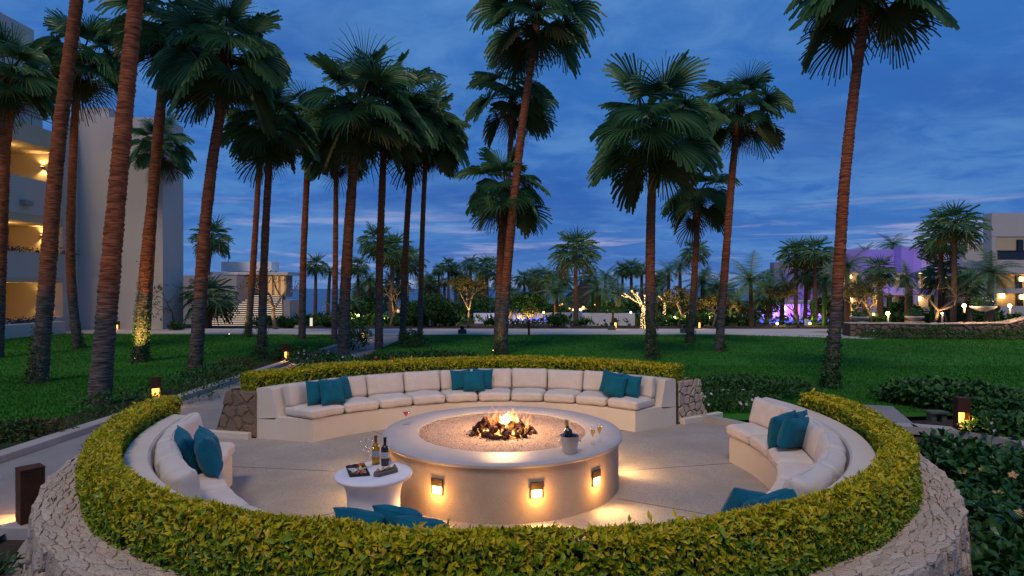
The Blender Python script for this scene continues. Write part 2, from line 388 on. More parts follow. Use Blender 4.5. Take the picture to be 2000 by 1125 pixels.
# the seating circle: plan radius r (bulging a little to the west), angle in degrees
CEN = Vector((-0.10, 6.98, 0))
def shrink(r, a):
    """the near side of the circle is a little flattened"""
    f = .12 + .13 * min(1, max(0, (r - 3.83) / .22))
    return f * max(0.0, math.cos(R(a - 270))) ** 2
def bump(a):
    a = a % 360
    return 0.25 * math.exp(-((a - 160) / 28) ** 2)
def RP(r, a, z):
    q = r + bump(a) - shrink(r, a)
    return Vector((CEN.x + q * math.cos(R(a)), CEN.y + q * math.sin(R(a)), z))
def ring(mb, prof, a0, a1, n):
    """sweep a closed (r, z) profile; a0, a1 may be functions of r"""
    f0 = a0 if callable(a0) else (lambda r: a0)
    f1 = a1 if callable(a1) else (lambda r: a1)
    k = len(prof); vs = []; fs = []
    for i in range(n + 1):
        t = i / n
        for r, z in prof: vs.append(RP(r, f0(r) + (f1(r) - f0(r)) * t, z))
    for i in range(n):
        for q in range(k):
            w = (q + 1) % k
            fs.append((i * k + q, i * k + w, (i + 1) * k + w, (i + 1) * k + q))
    fs.append(list(range(k))[::-1]); fs.append([n * k + q for q in range(k)])
    mb.add(vs, fs)
ENDL = (Vector((-2.98, 8.67, 0)), Vector((-0.975, 0.222, 0)))    # west end face of the back bench
ENDR = (Vector((1.99, 9.31, 0)), Vector((0.84, 0.543, 0)))       # east end face
def end_angle(E, r0=3.05, per=0.90):
    def f(r):
        p = E[0] + E[1] * ((r - r0) * per * (1.12 if E is ENDR else 1.08)) - CEN
        return math.degrees(math.atan2(p.y, p.x))
    return f
aL, aR = end_angle(ENDL), end_angle(ENDR)
NEAR0, NEAR1 = 183.0, 373.5
# ------------------------------------------------------------------ ground, paths, sea
def terrain_z(x, y):
    z = -0.06
    if y > 36: z = -0.06 - 2.2 * min(1.0, (y - 36) / 50.0)
    if y > 95: z = -2.26 - 3.5 * min(1.0, (y - 95) / 40.0)
    return z
def build_ground():
    ys = [-40, -10, 0, 10, 20, 30, 36, 40, 46, 54, 64, 76, 86, 95, 105, 120, 135]
    xs = [-260, -90, -60, -40, -20, -10, 0, 10, 20, 40, 60, 90, 260]
    V = [(x, y, terrain_z(x, y)) for y in ys for x in xs]
    k = len(xs); F = [(j * k + i, j * k + i + 1, (j + 1) * k + i + 1, (j + 1) * k + i) for j in range(len(ys) - 1) for i in range(k - 1)]
    tag(link('ground', np_mesh('ground', V, F, soil)), 'dark garden soil under the beds and trees', 'ground', kind='structure')
build_ground()
sea_m = pmat('sea_water', (0.012, 0.055, 0.15), (0.016, 0.07, 0.18), 0.06, 0.35, 0.35, 0.5, spec=0.5)
def flat(name, poly, z, m, thick=0.0, label=None, cat=None):
    mb = MB(); n = len(poly)
    mb.add([(x, y, z) for x, y in poly], [list(range(n))])
    if thick:
        mb.add([(x, y, z) for x, y in poly] + [(x, y, z - thick) for x, y in poly], [(i, i + n, (i + 1) % n + n, (i + 1) % n) for i in range(n)])
    o = mb.build(name, m)
    return tag(o, label, cat, kind='structure')
flat('sea', [(-2600, 118), (2600, 118), (2600, 5000), (-2600, 5000)], -4.4, sea_m, 0, 'calm blue sea reaching the horizon', 'sea')
# lawns; the path runs straight away between them
flat('lawn', [(-40, 3.0), (-6.86, 3.0), (-6.86, 28.4), (-40, 29.6)], 0.02, lawn_m, 0, 'mown green lawn west of the path', 'lawn')
_arc = [RP(4.95, a, 0) for a in range(128, 36, -6)]
flat('lawn', [(-4.9, 28.3)] + [(-4.9, 13.2)] + [(p.x, p.y) for p in _arc] + [(6.2, 10.2), (9.4, 10.6), (12, 9.2), (30, 9.0), (34, 27.2), (16, 27.0), (10, 28.6)], 0.02, lawn_m, 0, 'mown green lawn behind the seating circle', 'lawn')
flat('garden_path', [(-6.62, -2), (-4.62, -2), (-4.62, 5), (-4.95, 7.2), (-4.7, 9), (-4.95, 11), (-4.95, 28.3), (-6.62, 28.4)], 0.0, path_m, 0, 'grey concrete path running from the foreground towards the plaza', 'path')
# broad pale plaza across the picture
flat('plaza', [(-40, 30.6), (-20, 29.2), (-6.62, 28.4), (-4.95, 28.3), (10, 28.6), (15.8, 25.9), (17.0, 27.0), (15.0, 30.0), (20, 32.2), (-40, 32.6)], 0.035, plaza_m, 0.15, 'pale concrete promenade crossing beyond the lawn', 'pavement')
mb = MB(); mb.box((-6.86, 3.0, -0.1), (-6.62, 28.38, 0.10)); tag(mb.build('curb', curb_m, bevel=0.015), 'low pale concrete curb along the west lawn', 'curb', kind='structure')
# patio floor inside the circle
def disc(name, r, z, m, n=96):
    mb = MB(); mb.add([(CEN.x, CEN.y, z)] + [RP(r, 360 * i / n, z) for i in range(n)], [(0, i + 1, (i + 1) % n + 1) for i in range(n)])
    return mb.build(name, m)
tag(disc('patio', 4.6, 0.006, patio_m), 'speckled concrete floor of the sunken seating circle', 'patio', kind='structure')
mb = MB()
for k in range(9):
    a = 12 + k * 40; p, q = CEN + Vector((1.39 * math.cos(R(a)), 1.39 * math.sin(R(a)), 0)), RP(4.5 if k in (0, 4) else 3.05, a, 0); d = q - p; u = d.normalized(); n_ = Vector((-u.y, u.x, 0))
    mb.obox(((p.x + q.x) / 2, (p.y + q.y) / 2, .0065), u, n_, (0, 0, 1), d.length / 2, .0035, .0022)
tag(mb.build('floor_joint', pmat('joint_sealant', (.11, .10, .09), None, rough=.95)), 'fine dark control joints running out from the fire pit', 'floor joint', kind='structure')
# curb closing the gap on the east side, slab path beyond the hedge
mb = MB()
_c = [RP(4.56, a, 0) for a in range(20, 51, 3)]
for i in range(len(_c) - 1):
    a, b = _c[i], _c[i + 1]; d = (b - a); u = d.normalized(); n_ = Vector((u.y, -u.x, 0)); mid = (a + b) / 2
    mb.obox((mid.x, mid.y, 0.05), u, n_, (0, 0, 1), d.length / 2 + 0.002, 0.06, 0.055)
tag(mb.build('curb', curb_m), 'short curved curb between patio and white flower bed', 'curb', kind='structure')
flat('slab_path', [tuple(G(px, py, .06))[:2] for px, py in ((1640, 788), (1743, 793), (1786, 829), (1700, 850), (1600, 812))], 0.06, path_m, 0.1, 'pale slab path leaving to the east', 'path')
mb = MB()
_p = [G(1660, 826, .10), G(1784, 830, .10), G(1880, 838, .10), G(1990, 858, .10), G(2040, 880, .10)]
for i in range(len(_p) - 1):
    a, b = _p[i], _p[i + 1]; d = b - a; u = d.normalized(); n_ = Vector((-u.y, u.x, 0)); mid = (a + b) / 2
    mb.obox((mid.x, mid.y, 0.04), u, n_, (0, 0, 1), d.length / 2 + 0.02, 0.13, 0.06)
tag(mb.build('curb', curb_m), 'pale curb edging the east path below the lit bollard', 'curb', kind='structure')

def build_grass():
    Vs = []
    def patch(x0, x1, y0, y1, dens, keep=None):
        n = int((x1 - x0) * (y1 - y0) * dens)
        p = np.stack([rng.uniform(x0, x1, n), rng.uniform(y0, y1, n)], 1)
        if keep is not None: p = p[keep(p[:, 0], p[:, 1])]
        Vs.append(p)
    def east(x, y): return ((x + .1) ** 2 + (y - 6.98) ** 2 > 5.0 ** 2) & (y > 10.6) & (x > -4.85) & (y < 28.2 - 0.13 * np.maximum(0, x - 10))
    def inview(x, y): return np.abs(x) < y * 0.93 + 1.0
    patch(-14, -6.9, 7.5, 15, 520, inview); patch(-25, -6.9, 15, 28, 170, inview)
    patch(-4.85, 15, 10.5, 17, 430, east); patch(-4.85, 25, 17, 28, 150, lambda x, y: east(x, y) & inview(x, y))
    patch(9.6, 16, 9.6, 12, 420)
    P = np.concatenate(Vs); n = len(P)
    h = rng.uniform(0.022, 0.055, n); w = rng.uniform(0.006, 0.013, n) * (1 + P[:, 1] / 40); a = rng.uniform(0, 2 * np.pi, n); l = rng.uniform(0, 0.035, n); b = rng.uniform(0, 2 * np.pi, n)
    V = np.empty((n, 3, 3))
    V[:, 0, 0] = P[:, 0] - w * np.cos(a); V[:, 0, 1] = P[:, 1] - w * np.sin(a); V[:, 0, 2] = 0.018
    V[:, 1, 0] = P[:, 0] + w * np.cos(a); V[:, 1, 1] = P[:, 1] + w * np.sin(a); V[:, 1, 2] = 0.018
    V[:, 2, 0] = P[:, 0] + l * np.cos(b); V[:, 2, 1] = P[:, 1] + l * np.sin(b); V[:, 2, 2] = 0.02 + h
    tag(link('grass', np_mesh('grass', V.reshape(-1, 3), np.arange(n * 3).reshape(-1, 3), grass_m)), 'short mown grass blades covering the lawns', 'grass', kind='stuff')
build_grass()

# ------------------------------------------------------------------ leaf clouds
def leaf_arrays(P, D, Nn, Ln, wid, fold=0.18, big=False):
    """P base points, D leaf directions, Nn leaf normals, Ln lengths, wid width / length"""
    D = D / np.linalg.norm(D, axis=1, keepdims=True)
    S = np.cross(D, Nn); S /= np.maximum(np.linalg.norm(S, axis=1, keepdims=True), 1e-6)
    Nn = np.cross(S, D)
    L_ = Ln[:, None]; w = (Ln * wid)[:, None] * 0.5
    if not big:
        V = np.stack([P, P + D * L_ * .42 + S * w + Nn * L_ * fold * .5, P + D * L_ * .5 - Nn * L_ * fold * .15, P + D * L_ * .42 - S * w + Nn * L_ * fold * .5, P + D * L_ - Nn * L_ * fold * .7], 1)
        T = np.array([[0, 1, 2], [0, 2, 3], [1, 4, 2], [2, 4, 3]])
    else:
        V = np.stack([P, P + D * L_ * .22 + S * w * .75 + Nn * L_ * fold * .4, P + D * L_ * .25, P + D * L_ * .22 - S * w * .75 + Nn * L_ * fold * .4,
                      P + D * L_ * .52 + S * w + Nn * L_ * fold * .35, P + D * L_ * .56 - Nn * L_ * fold * .1, P + D * L_ * .52 - S * w + Nn * L_ * fold * .35,
                      P + D * L_ * .8 + S * w * .55 - Nn * L_ * fold * .3, P + D * L_ * .82 - Nn * L_ * fold * .55, P + D * L_ * .8 - S * w * .55 - Nn * L_ * fold * .3, P + D * L_ - Nn * L_ * fold * 1.2], 1)
        T = np.array([[0, 1, 2], [0, 2, 3], [1, 4, 5], [1, 5, 2], [2, 5, 6], [2, 6, 3], [4, 7, 8], [4, 8, 5], [5, 8, 9], [5, 9, 6], [7, 10, 8], [8, 10, 9]])
    n, k = V.shape[0], V.shape[1]
    return V.reshape(-1, 3), (T[None] + (np.arange(n) * k)[:, None, None]).reshape(-1, 3), len(T)
def unit(n):
    v = rng.normal(size=(n, 3)); return v / np.linalg.norm(v, axis=1, keepdims=True)
def leaf_object(name, P, D, Nn, Ln, wid, mats, mi, parent, big=False, fold=0.18):
    off = np.array(gloc(parent)) if parent is not None else 0
    V, T, k = leaf_arrays(P - off, D, Nn, Ln, wid, fold, big)
    me = np_mesh(name, V, T, mats, np.repeat(mi, k) if mi is not None else None)
    return link(name, me, parent)

def hedge(name, label, a0, a1, r0, r1, z0, z1, dens, leaf_parts, leafsize, aview=None):
    t = thing(name, label, 'hedge', RP((r0 + r1) / 2, (a0 + a1) / 2, 0))
    mb = MB(); i = 0.05
    ring(mb, [(r0 + i, z0), (r1 - i, z0), (r1 - i, z1 - .07), (r0 + i, z1 - .07)], a0 + .6, a1 - .6, 90)
    mb.build('twigs', hedge_core, t)
    arc = R(a1 - a0) * (r0 + r1) / 2; h = z1 - z0; w = r1 - r0
    faces = [('top', arc * w * 1.7), ('out', arc * h * 1.2), ('in', arc * h * .9), ('e0', w * h * 1.6), ('e1', w * h * 1.6)]
    Ps = []; Ns = []; M = []
    for fn, area in faces:
        n = int(area * dens); u = rng.uniform(0, 1, n); v = rng.uniform(0, 1, n); dep = np.abs(rng.normal(0, .032, n)) - .025
        a = a0 + (a1 - a0) * u
        if fn == 'top': r = r0 + w * v; z = z1 - dep - .05 * (np.abs(v - .5) * 2) ** 3; nr, nz, ta = (v - .5) * 1.1, np.ones(n), np.zeros(n)
        elif fn == 'out': r = r1 - dep - .05 * v ** 4; z = z0 + h * v; nr, nz, ta = np.ones(n), .35 + .5 * v, np.zeros(n)
        elif fn == 'in': r = r0 + dep; z = z0 + h * v; nr, nz, ta = -np.ones(n), .35 + .5 * v, np.zeros(n)
        else:
            a = np.full(n, a0 if fn == 'e0' else a1); r = r0 + w * u; z = z0 + h * v; nr, nz, ta = np.zeros(n), np.full(n, .4), np.full(n, -1.0 if fn == 'e0' else 1.0)
        # tufty, uneven surface
        lump = np.array([noise.noise((float(x) * .11, float(y) * 3.2, float(q) * 5)) for x, y, q in zip(a, r, z)]) if n < 60000 else 0
        bm = np.array([bump(x) - shrink(q, x) for x, q in zip(a, r)]); ar = np.radians(a)
        off = .034 * lump
        rr = r + bm + nr * off; zz = z + nz * off
        Ps.append(np.stack([CEN.x + rr * np.cos(ar) - ta * 0, CEN.y + rr * np.sin(ar), zz], 1))
        Ns.append(np.stack([nr * np.cos(ar) - ta * np.sin(ar), nr * np.sin(ar) + ta * np.cos(ar), nz], 1))
        pnew = .93 if fn == 'top' else None
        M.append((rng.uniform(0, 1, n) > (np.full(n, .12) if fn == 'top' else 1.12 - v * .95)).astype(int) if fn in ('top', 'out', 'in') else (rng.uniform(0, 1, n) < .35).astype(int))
    P = np.concatenate(Ps); Nn = np.concatenate(Ns); mi = np.concatenate(M)
    gap = np.array([noise.noise(Vector(q) * 4.2) + .6 * noise.noise(Vector(q) * 11) for q in P])      # thin places in the clipped face
    ok = gap < rng.uniform(.16, .85, len(P)); P, Nn, mi = P[ok], Nn[ok], mi[ok]; n = len(P)
    Nn /= np.linalg.norm(Nn, axis=1, keepdims=True)
    D = Nn * .75 + unit(n) * .85 + np.array([0, 0, .25]); Nl = Nn + unit(n) * .5
    Ln = rng.uniform(.5, 1.35, n) * leafsize; P = P - D / np.linalg.norm(D, axis=1, keepdims=True) * Ln[:, None] * .5
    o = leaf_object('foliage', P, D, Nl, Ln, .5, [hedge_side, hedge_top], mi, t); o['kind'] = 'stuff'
    # stray shoots standing above the clipped top
    ns = int(arc * 9); V = []; 
    P2 = []; D2 = []
    for q in range(ns):
        b = RP(rnd.uniform(r0 + .05, r1 - .05), rnd.uniform(a0 + 1, a1 - 1), z1 - .02); hh = rnd.uniform(.02, .075)
        for k in range(5):
            P2.append(b + Vector((0, 0, hh * k / 5))); D2.append((rnd.gauss(0, .7), rnd.gauss(0, .7), .8))
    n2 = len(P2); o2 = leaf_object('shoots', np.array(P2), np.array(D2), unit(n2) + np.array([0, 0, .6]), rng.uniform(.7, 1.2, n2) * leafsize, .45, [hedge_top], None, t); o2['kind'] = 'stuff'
    tw = MB()
    for q in range(int(arc * 26)):
        a = rnd.uniform(a0 + 1, a1 - 1); b = RP(r1 - .03, a, rnd.uniform(z0 + .03, z1)); o_ = Vector((math.cos(R(a)) * rnd.uniform(.2, 1), math.sin(R(a)) * rnd.uniform(.2, 1), rnd.uniform(-.1, .9))).normalized() * rnd.uniform(.03, .08)
        if rnd.random() < .4: b = RP(rnd.uniform(r0, r1), a, z1 - .04)
        tw.tube([b, b + o_ * .6 + Vector((rnd.uniform(-.01, .01), rnd.uniform(-.01, .01), 0)), b + o_], [.0028, .002, .0012], 4)
    tw.build('cut_twigs', twig_m, t)['kind'] = 'stuff'
    # the leaves nearest the camera, one by one
    if leaf_parts:
        Vl, Tl, k = leaf_arrays(np.zeros((1, 3)), np.array([[1., 0, 0]]), np.array([[0, 0, 1.]]), np.array([1.0]), .52, .16, True)
        base = [np_mesh('leaf', Vl, Tl, m_) for m_ in (hedge_side, hedge_top, hedge_side)]
        for q in range(leaf_parts):
            a = rnd.uniform(*aview); zz = rnd.uniform(z0 + .12, z1 - .01); top = rnd.random() < .4
            if top: p = RP(rnd.uniform(r0 + .03, r1 - .02), a, z1 + .012); nn = Vector((0, 0, 1))
            else: p = RP(r1 + .012, a, zz); nn = Vector((math.cos(R(a)), math.sin(R(a)), .4)).normalized()
            d = (nn * .5 + Vector((rnd.gauss(0, 1), rnd.gauss(0, 1), rnd.gauss(.2, .8)))).normalized()
            s = d.cross(nn).normalized(); u = s.cross(d)
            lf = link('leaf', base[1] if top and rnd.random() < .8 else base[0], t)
            ln = leafsize * rnd.uniform(.9, 1.4)
            M4 = Matrix((( d.x * ln, -s.x * ln, u.x * ln, 0), (d.y * ln, -s.y * ln, u.y * ln, 0), (d.z * ln, -s.z * ln, u.z * ln, 0), (0, 0, 0, 1)))
            M4.translation = p - gloc(t) - d * ln * .4
            lf.matrix_local = M4
    return t
hedge('hedge', 'clipped yellow-green hedge curving round the near side above the stone wall', 175.5, 368.5, 3.85, 4.11, .55, .925, 5600, 290, .054, (205, 335))
hedge('hedge', 'clipped yellow-green hedge straight behind the long back sofa', 45.5, 153.0, 3.98, 4.34, .66, .955, 3300, 0, .055)

# ------------------------------------------------------------------ stones laid in mortar
def voronoi(U, V, cu, cv, jit=0.42, stagger=True):
    nu, nv = max(1, round(U / cu)), max(1, round(V / cv)); pts = []
    for j in range(nv):
        for i in range(nu):
            pts.append(((i + .5 + (.5 if stagger and j % 2 else 0) + rnd.uniform(-jit, jit)) * U / nu, (j + .5 + rnd.uniform(-jit, jit)) * V / nv))
    pts = [(min(max(u, .01), U - .01), min(max(v, .004), V - .004)) for u, v in pts]
    A = np.array(pts); sx, sy = 1.0, cu / cv     # anisotropic metric
    B = A * np.array([sx, sy]); cells = []
    for i in range(len(B)):
        d2 = ((B - B[i]) ** 2).sum(1); nb = np.argsort(d2)[1:20]
        poly = [(0, 0), (U * sx, 0), (U * sx, V * sy), (0, V * sy)]
        for j in nb:
            m = (B[i] + B[j]) / 2; n = B[j] - B[i]; out = []
            for k in range(len(poly)):
                p, q = poly[k], poly[(k + 1) % len(poly)]
                dp = (p[0] - m[0]) * n[0] + (p[1] - m[1]) * n[1]; dq = (q[0] - m[0]) * n[0] + (q[1] - m[1]) * n[1]
                if dp <= 0: out.append(p)
                if (dp < 0 < dq) or (dq < 0 < dp):
                    t = dp / (dp - dq); out.append((p[0] + (q[0] - p[0]) * t, p[1] + (q[1] - p[1]) * t))
            poly = out
            if len(poly) < 3: break
        if len(poly) >= 3: cells.append([(p[0] / sx, p[1] / sy) for p in poly])
    return cells
def stone_poly(cell, gap, rough):
    cx = sum(p[0] for p in cell) / len(cell); cy = sum(p[1] for p in cell) / len(cell)
    # cut short edges, add a wobble
    out = []; n = len(cell)
    for k in range(n):
        p, q = cell[k], cell[(k + 1) % n]; l = math.hypot(p[0] - q[0], p[1] - q[1])
        if l < gap * 1.2: out.append(((p[0] + q[0]) / 2, (p[1] + q[1]) / 2)); continue
        out.append((p[0] * .88 + q[0] * .12, p[1] * .88 + q[1] * .12)); 
        out.append(((p[0] + q[0]) / 2 + rnd.uniform(-1, 1) * rough * l, (p[1] + q[1]) / 2 + rnd.uniform(-1, 1) * rough * l))
        out.append((p[0] * .12 + q[0] * .88, p[1] * .12 + q[1] * .88))
    res = []
    for x, y in out:
        d = math.hypot(x - cx, y - cy)
        if d < 1e-6: continue
        k = max(.25, 1 - gap * .62 / d); res.append((cx + (x - cx) * k, cy + (y - cy) * k))
    return res, (cx, cy)
def lay_stones(t, mapper, U, V, cu, cv, gap, h, name, m_one, m_rest, limit=300, key=None, keep=None, rough=.05, jit=.42):
    """mapper(u, v, out) -> world point; the stones that show largest are parts, the rest one part of kind stuff"""
    cells = [stone_poly(c, gap, rough) for c in voronoi(U, V, cu, cv, jit)]
    cells = [c for c in cells if len(c[0]) >= 4 and (keep is None or keep(*c[1]))]
    if key: cells.sort(key=lambda c: key(*c[1]))
    rest = MB(); off = gloc(t)
    for i, (poly, (cx, cy)) in enumerate(cells):
        hh = h * rnd.uniform(.45, 1.25); n = len(poly); tu, tv = rnd.uniform(-.25, .25) * hh, rnd.uniform(-.25, .25) * hh
        mb = rest if i >= limit else MB()
        ring0 = [mapper(u, v, -.012) for u, v in poly]
        ring1 = [mapper(u, v, hh * .62) for u, v in poly]
        top = [mapper(cx + (u - cx) * .84, cy + (v - cy) * .84, hh * (1 + rnd.uniform(-.12, .12)) + tu * (u - cx) / (cu) + tv * (v - cy) / cv) for u, v in poly]
        cen = mapper(cx, cy, hh * rnd.uniform(.95, 1.2))
        fs = []
        for k in range(n):
            w = (k + 1) % n
            fs += [(k, w, n + w, n + k), (n + k, n + w, 2 * n + w, 2 * n + k), (2 * n + k, 2 * n + w, 3 * n)]
        mb.add(ring0 + ring1 + top + [cen], fs)
        if i < limit:
            c0 = mapper(cx, cy, 0) 
            o = link(name, mb.mesh(name, m_one, False, c0), t, Vector(c0) - off)
    if rest.v:
        o = rest.build('small_' + name + 's', m_rest, t); o['kind'] = 'stuff'

# ------------------------------------------------------------------ near stone wall
ZC, RO, RI = 0.555, 4.40, 4.06
wall = thing('stone_wall', 'round rubble stone wall in the foreground with a flat mosaic top', 'wall', RP(4.3, 275, 0))
mb = MB(); ring(mb, [(RI - .02, -.3), (RO + .075, -.45), (RO - .015, ZC - .012), (RI, ZC - .012)], 174.0, 371.0, 150); mb.build('mortar_core', cap_mortar, wall)
A0, A1 = 174.0, 371.0
Ulen = R(A1 - A0) * 4.3
def cap_map(u, v, h):
    a = A0 + (A1 - A0) * u / Ulen
    return RP(RI - .005 + v, a, ZC - .012 + h * 1.0)
def cam_dist(u, v):
    p = cap_map(u, v, 0); 
    vis = 0 if (p.y > 3.35 or abs(p.x) < 0) else 0
    return (p - Vector((0, 0, EYE))).length + (60 if p.y < 2.6 + .0 else 0) + (0 if abs(p.x) < p.y * .87 else 60)
lay_stones(wall, cap_map, Ulen, RO - RI + .02, .17, .046, .0052, .013, 'cap_stone', capst_m, capst_i, 300, cam_dist, rough=.12, jit=.62)
FH = 1.0
def face_map(u, v, h):
    a = A0 + (A1 - A0) * u / Ulen; z = ZC - .02 - v; r = RO - .015 + .09 * (ZC - .012 - z) / 1.0
    p = RP(r, a, z); return p + Vector((math.cos(R(a)), math.sin(R(a)), .3)) * h
def face_key(u, v):
    p = face_map(u, v, 0); a = A0 + (A1 - A0) * u / Ulen
    return v + (0 if (a < 238 or a > 302) else 20)
lay_stones(wall, face_map, Ulen, FH, .13, .19, .014, .040, 'face_stone', stone_m, stone_i, 300, face_key, rough=.08)

# planter behind the back sofa: stone outer wall, its end piers, soil
pl = thing('stone_planter', 'stone faced planter wall behind the long sofa with brown rubble piers at both ends', 'planter', RP(4.3, 100, 0))
mb = MB(); ring(mb, [(3.975, .0), (4.68, .0), (4.44, .70), (4.375, .735), (4.34, .69), (3.975, .69)], aL, aR, 80); mb.build('mortar_core', grout, pl)
def pier(E, per, sgn, nm, cu, cv, gap, mo, mr):
    o0 = E[0] + E[1] * ((3.955 - 3.05) * per); w = (4.70 - 3.955) * per
    out = Vector((E[1].y, -E[1].x, 0)) * sgn
    def mp(u, v, h):
        lim = w - .22 * (v / .72)              # battered outer edge
        uu = min(u, lim)
        p = o0 + E[1] * uu + out * (h + .004); p.z = .02 + v; return p
    lay_stones(pl, mp, w, .70, cu, cv, gap, .022, nm, mo, mr, 300, None, rough=.06, keep=lambda u, v: u < w - .22 * v / .72 - .02)
pier(ENDL, .90 * 1.08, -1, 'pier_stone', .20, .19, .03, pier_m, pier_i)
pier(ENDR, .90 * 1.12, 1, 'pier_stone', .135, .135, .02, stone_m, stone_i)
for E, per, sgn in ((ENDL, .90 * 1.08, -1), (ENDR, .90 * 1.12, 1)):
    def chips(u, v, h, E=E, per=per, sgn=sgn):
        o0 = E[0] + E[1] * ((3.955 - 3.05) * per); w = .745 * per; p = o0 + E[1] * min(u, w - .22 * (v / .72)) + Vector((E[1].y, -E[1].x, 0)) * sgn * (h + .003); p.z = .02 + v; return p
    lay_stones(pl, chips, .725 * per, .70, .045, .04, .006, .010, 'chip', pier_m, pier_i if E is ENDL else stone_i, 0, None, keep=lambda u, v: u < .725 * per - .22 * v / .72 - .02)
def capl(u, v, h):
    p = RP(4.34 + v * .1, 45 + 108 * u / 8.1, .735); p = RP(4.345 + v, 45 + 108 * u / 8.1, .72 + h); return p
lay_stones(pl, capl, 8.1, .1, .16, .05, .012, .014, 'coping_stone', capst_m, capst_i, 60, lambda u, v: -abs(u - 4.05))
# low plaster curbs that continue from the piers
for E, per, sgn, s1, lab in ((ENDL, .97, -1, 2.45, 'low plaster curb below the brown stone pier on the path side'), (ENDR, 1.0, 1, 1.95, 'low plaster curb below the tan stone pier beside the flower bed')):
    mb = MB(); out = Vector((E[1].y, -E[1].x, 0)) * sgn
    a = E[0] + E[1] * .96; b = E[0] + E[1] * s1; m_ = (a + b) / 2 + out * .055
    mb.obox((m_.x, m_.y, .05), E[1], out, (0, 0, 1), (b - a).length / 2, .052, .05)
    tag(mb.build('curb', plaster, bevel=.01), lab, 'curb', kind='structure')

# ------------------------------------------------------------------ benches
def bench(label, a0, a1, n, s=0.0):
    t = thing('curved_bench', label, 'bench', RP(3.4, (a0(3.3) + a1(3.3)) / 2, 0))
    mb = MB(); ring(mb, [(3.05 - s * .3, .0), (3.965 - s * 1.25, .0), (3.965 - s * 1.25, .30), (3.68 - s, .30), (3.62 - s, .335), (3.065 - s * .3, .335), (3.05 - s * .3, .32)], a0, a1, n)
    auto_smooth(mb.build('seat_base', plaster, t), 30)
    mb = MB(); ring(mb, [(3.62 - s, .332), (3.962 - s * 1.25, .302), (3.962 - s * 1.25, .745), (3.945 - s * 1.25, .765), (3.735 - s, .765), (3.715 - s, .745)], a0, a1, n)
    auto_smooth(mb.build('back_wall', plaster, t), 30)
    return t
bench('long curved plaster bench on the far side, between the stone piers', aL, aR, 64)
nb0 = lambda r: 183.0 - 5.0 * (r - 3.05)
nb1 = lambda r: 373.5 + 5.5 * (r - 3.05)
bench('curved plaster bench along the near side, wrapping from the west end to the east end', nb0, nb1, 110, .125)

def box_grid(n, rad, h):
    """rounded unit box with half sizes h: list of verts, quads"""
    vs = {}; V = []; F = []
    hx, hy, hz = h
    def vert(p):
        k = tuple(round(c, 5) for c in p)
        if k in vs: return vs[k]
        q = Vector((p[0] * hx, p[1] * hy, p[2] * hz)); c = Vector((max(-hx + rad, min(hx - rad, q.x)), max(-hy + rad, min(hy - rad, q.y)), max(-hz + rad, min(hz - rad, q.z))))
        d = q - c
        if d.length > 1e-9: q = c + d.normalized() * rad
        vs[k] = len(V); V.append(q); return vs[k]
    def lin(i): 
        t = -1 + 2 * i / n; return math.copysign(abs(t) ** .62, t)
    for ax in range(3):
        for sg in (-1, 1):
            for i in range(n):
                for j in range(n):
                    q = []
                    for di, dj in ((0, 0), (1, 0), (1, 1), (0, 1)):
                        p = [0, 0, 0]; p[ax] = sg; p[(ax + 1) % 3] = lin(i + di); p[(ax + 2) % 3] = lin(j + dj); q.append(vert(p))
                    F.append(q if sg > 0 else q[::-1])
    return V, F
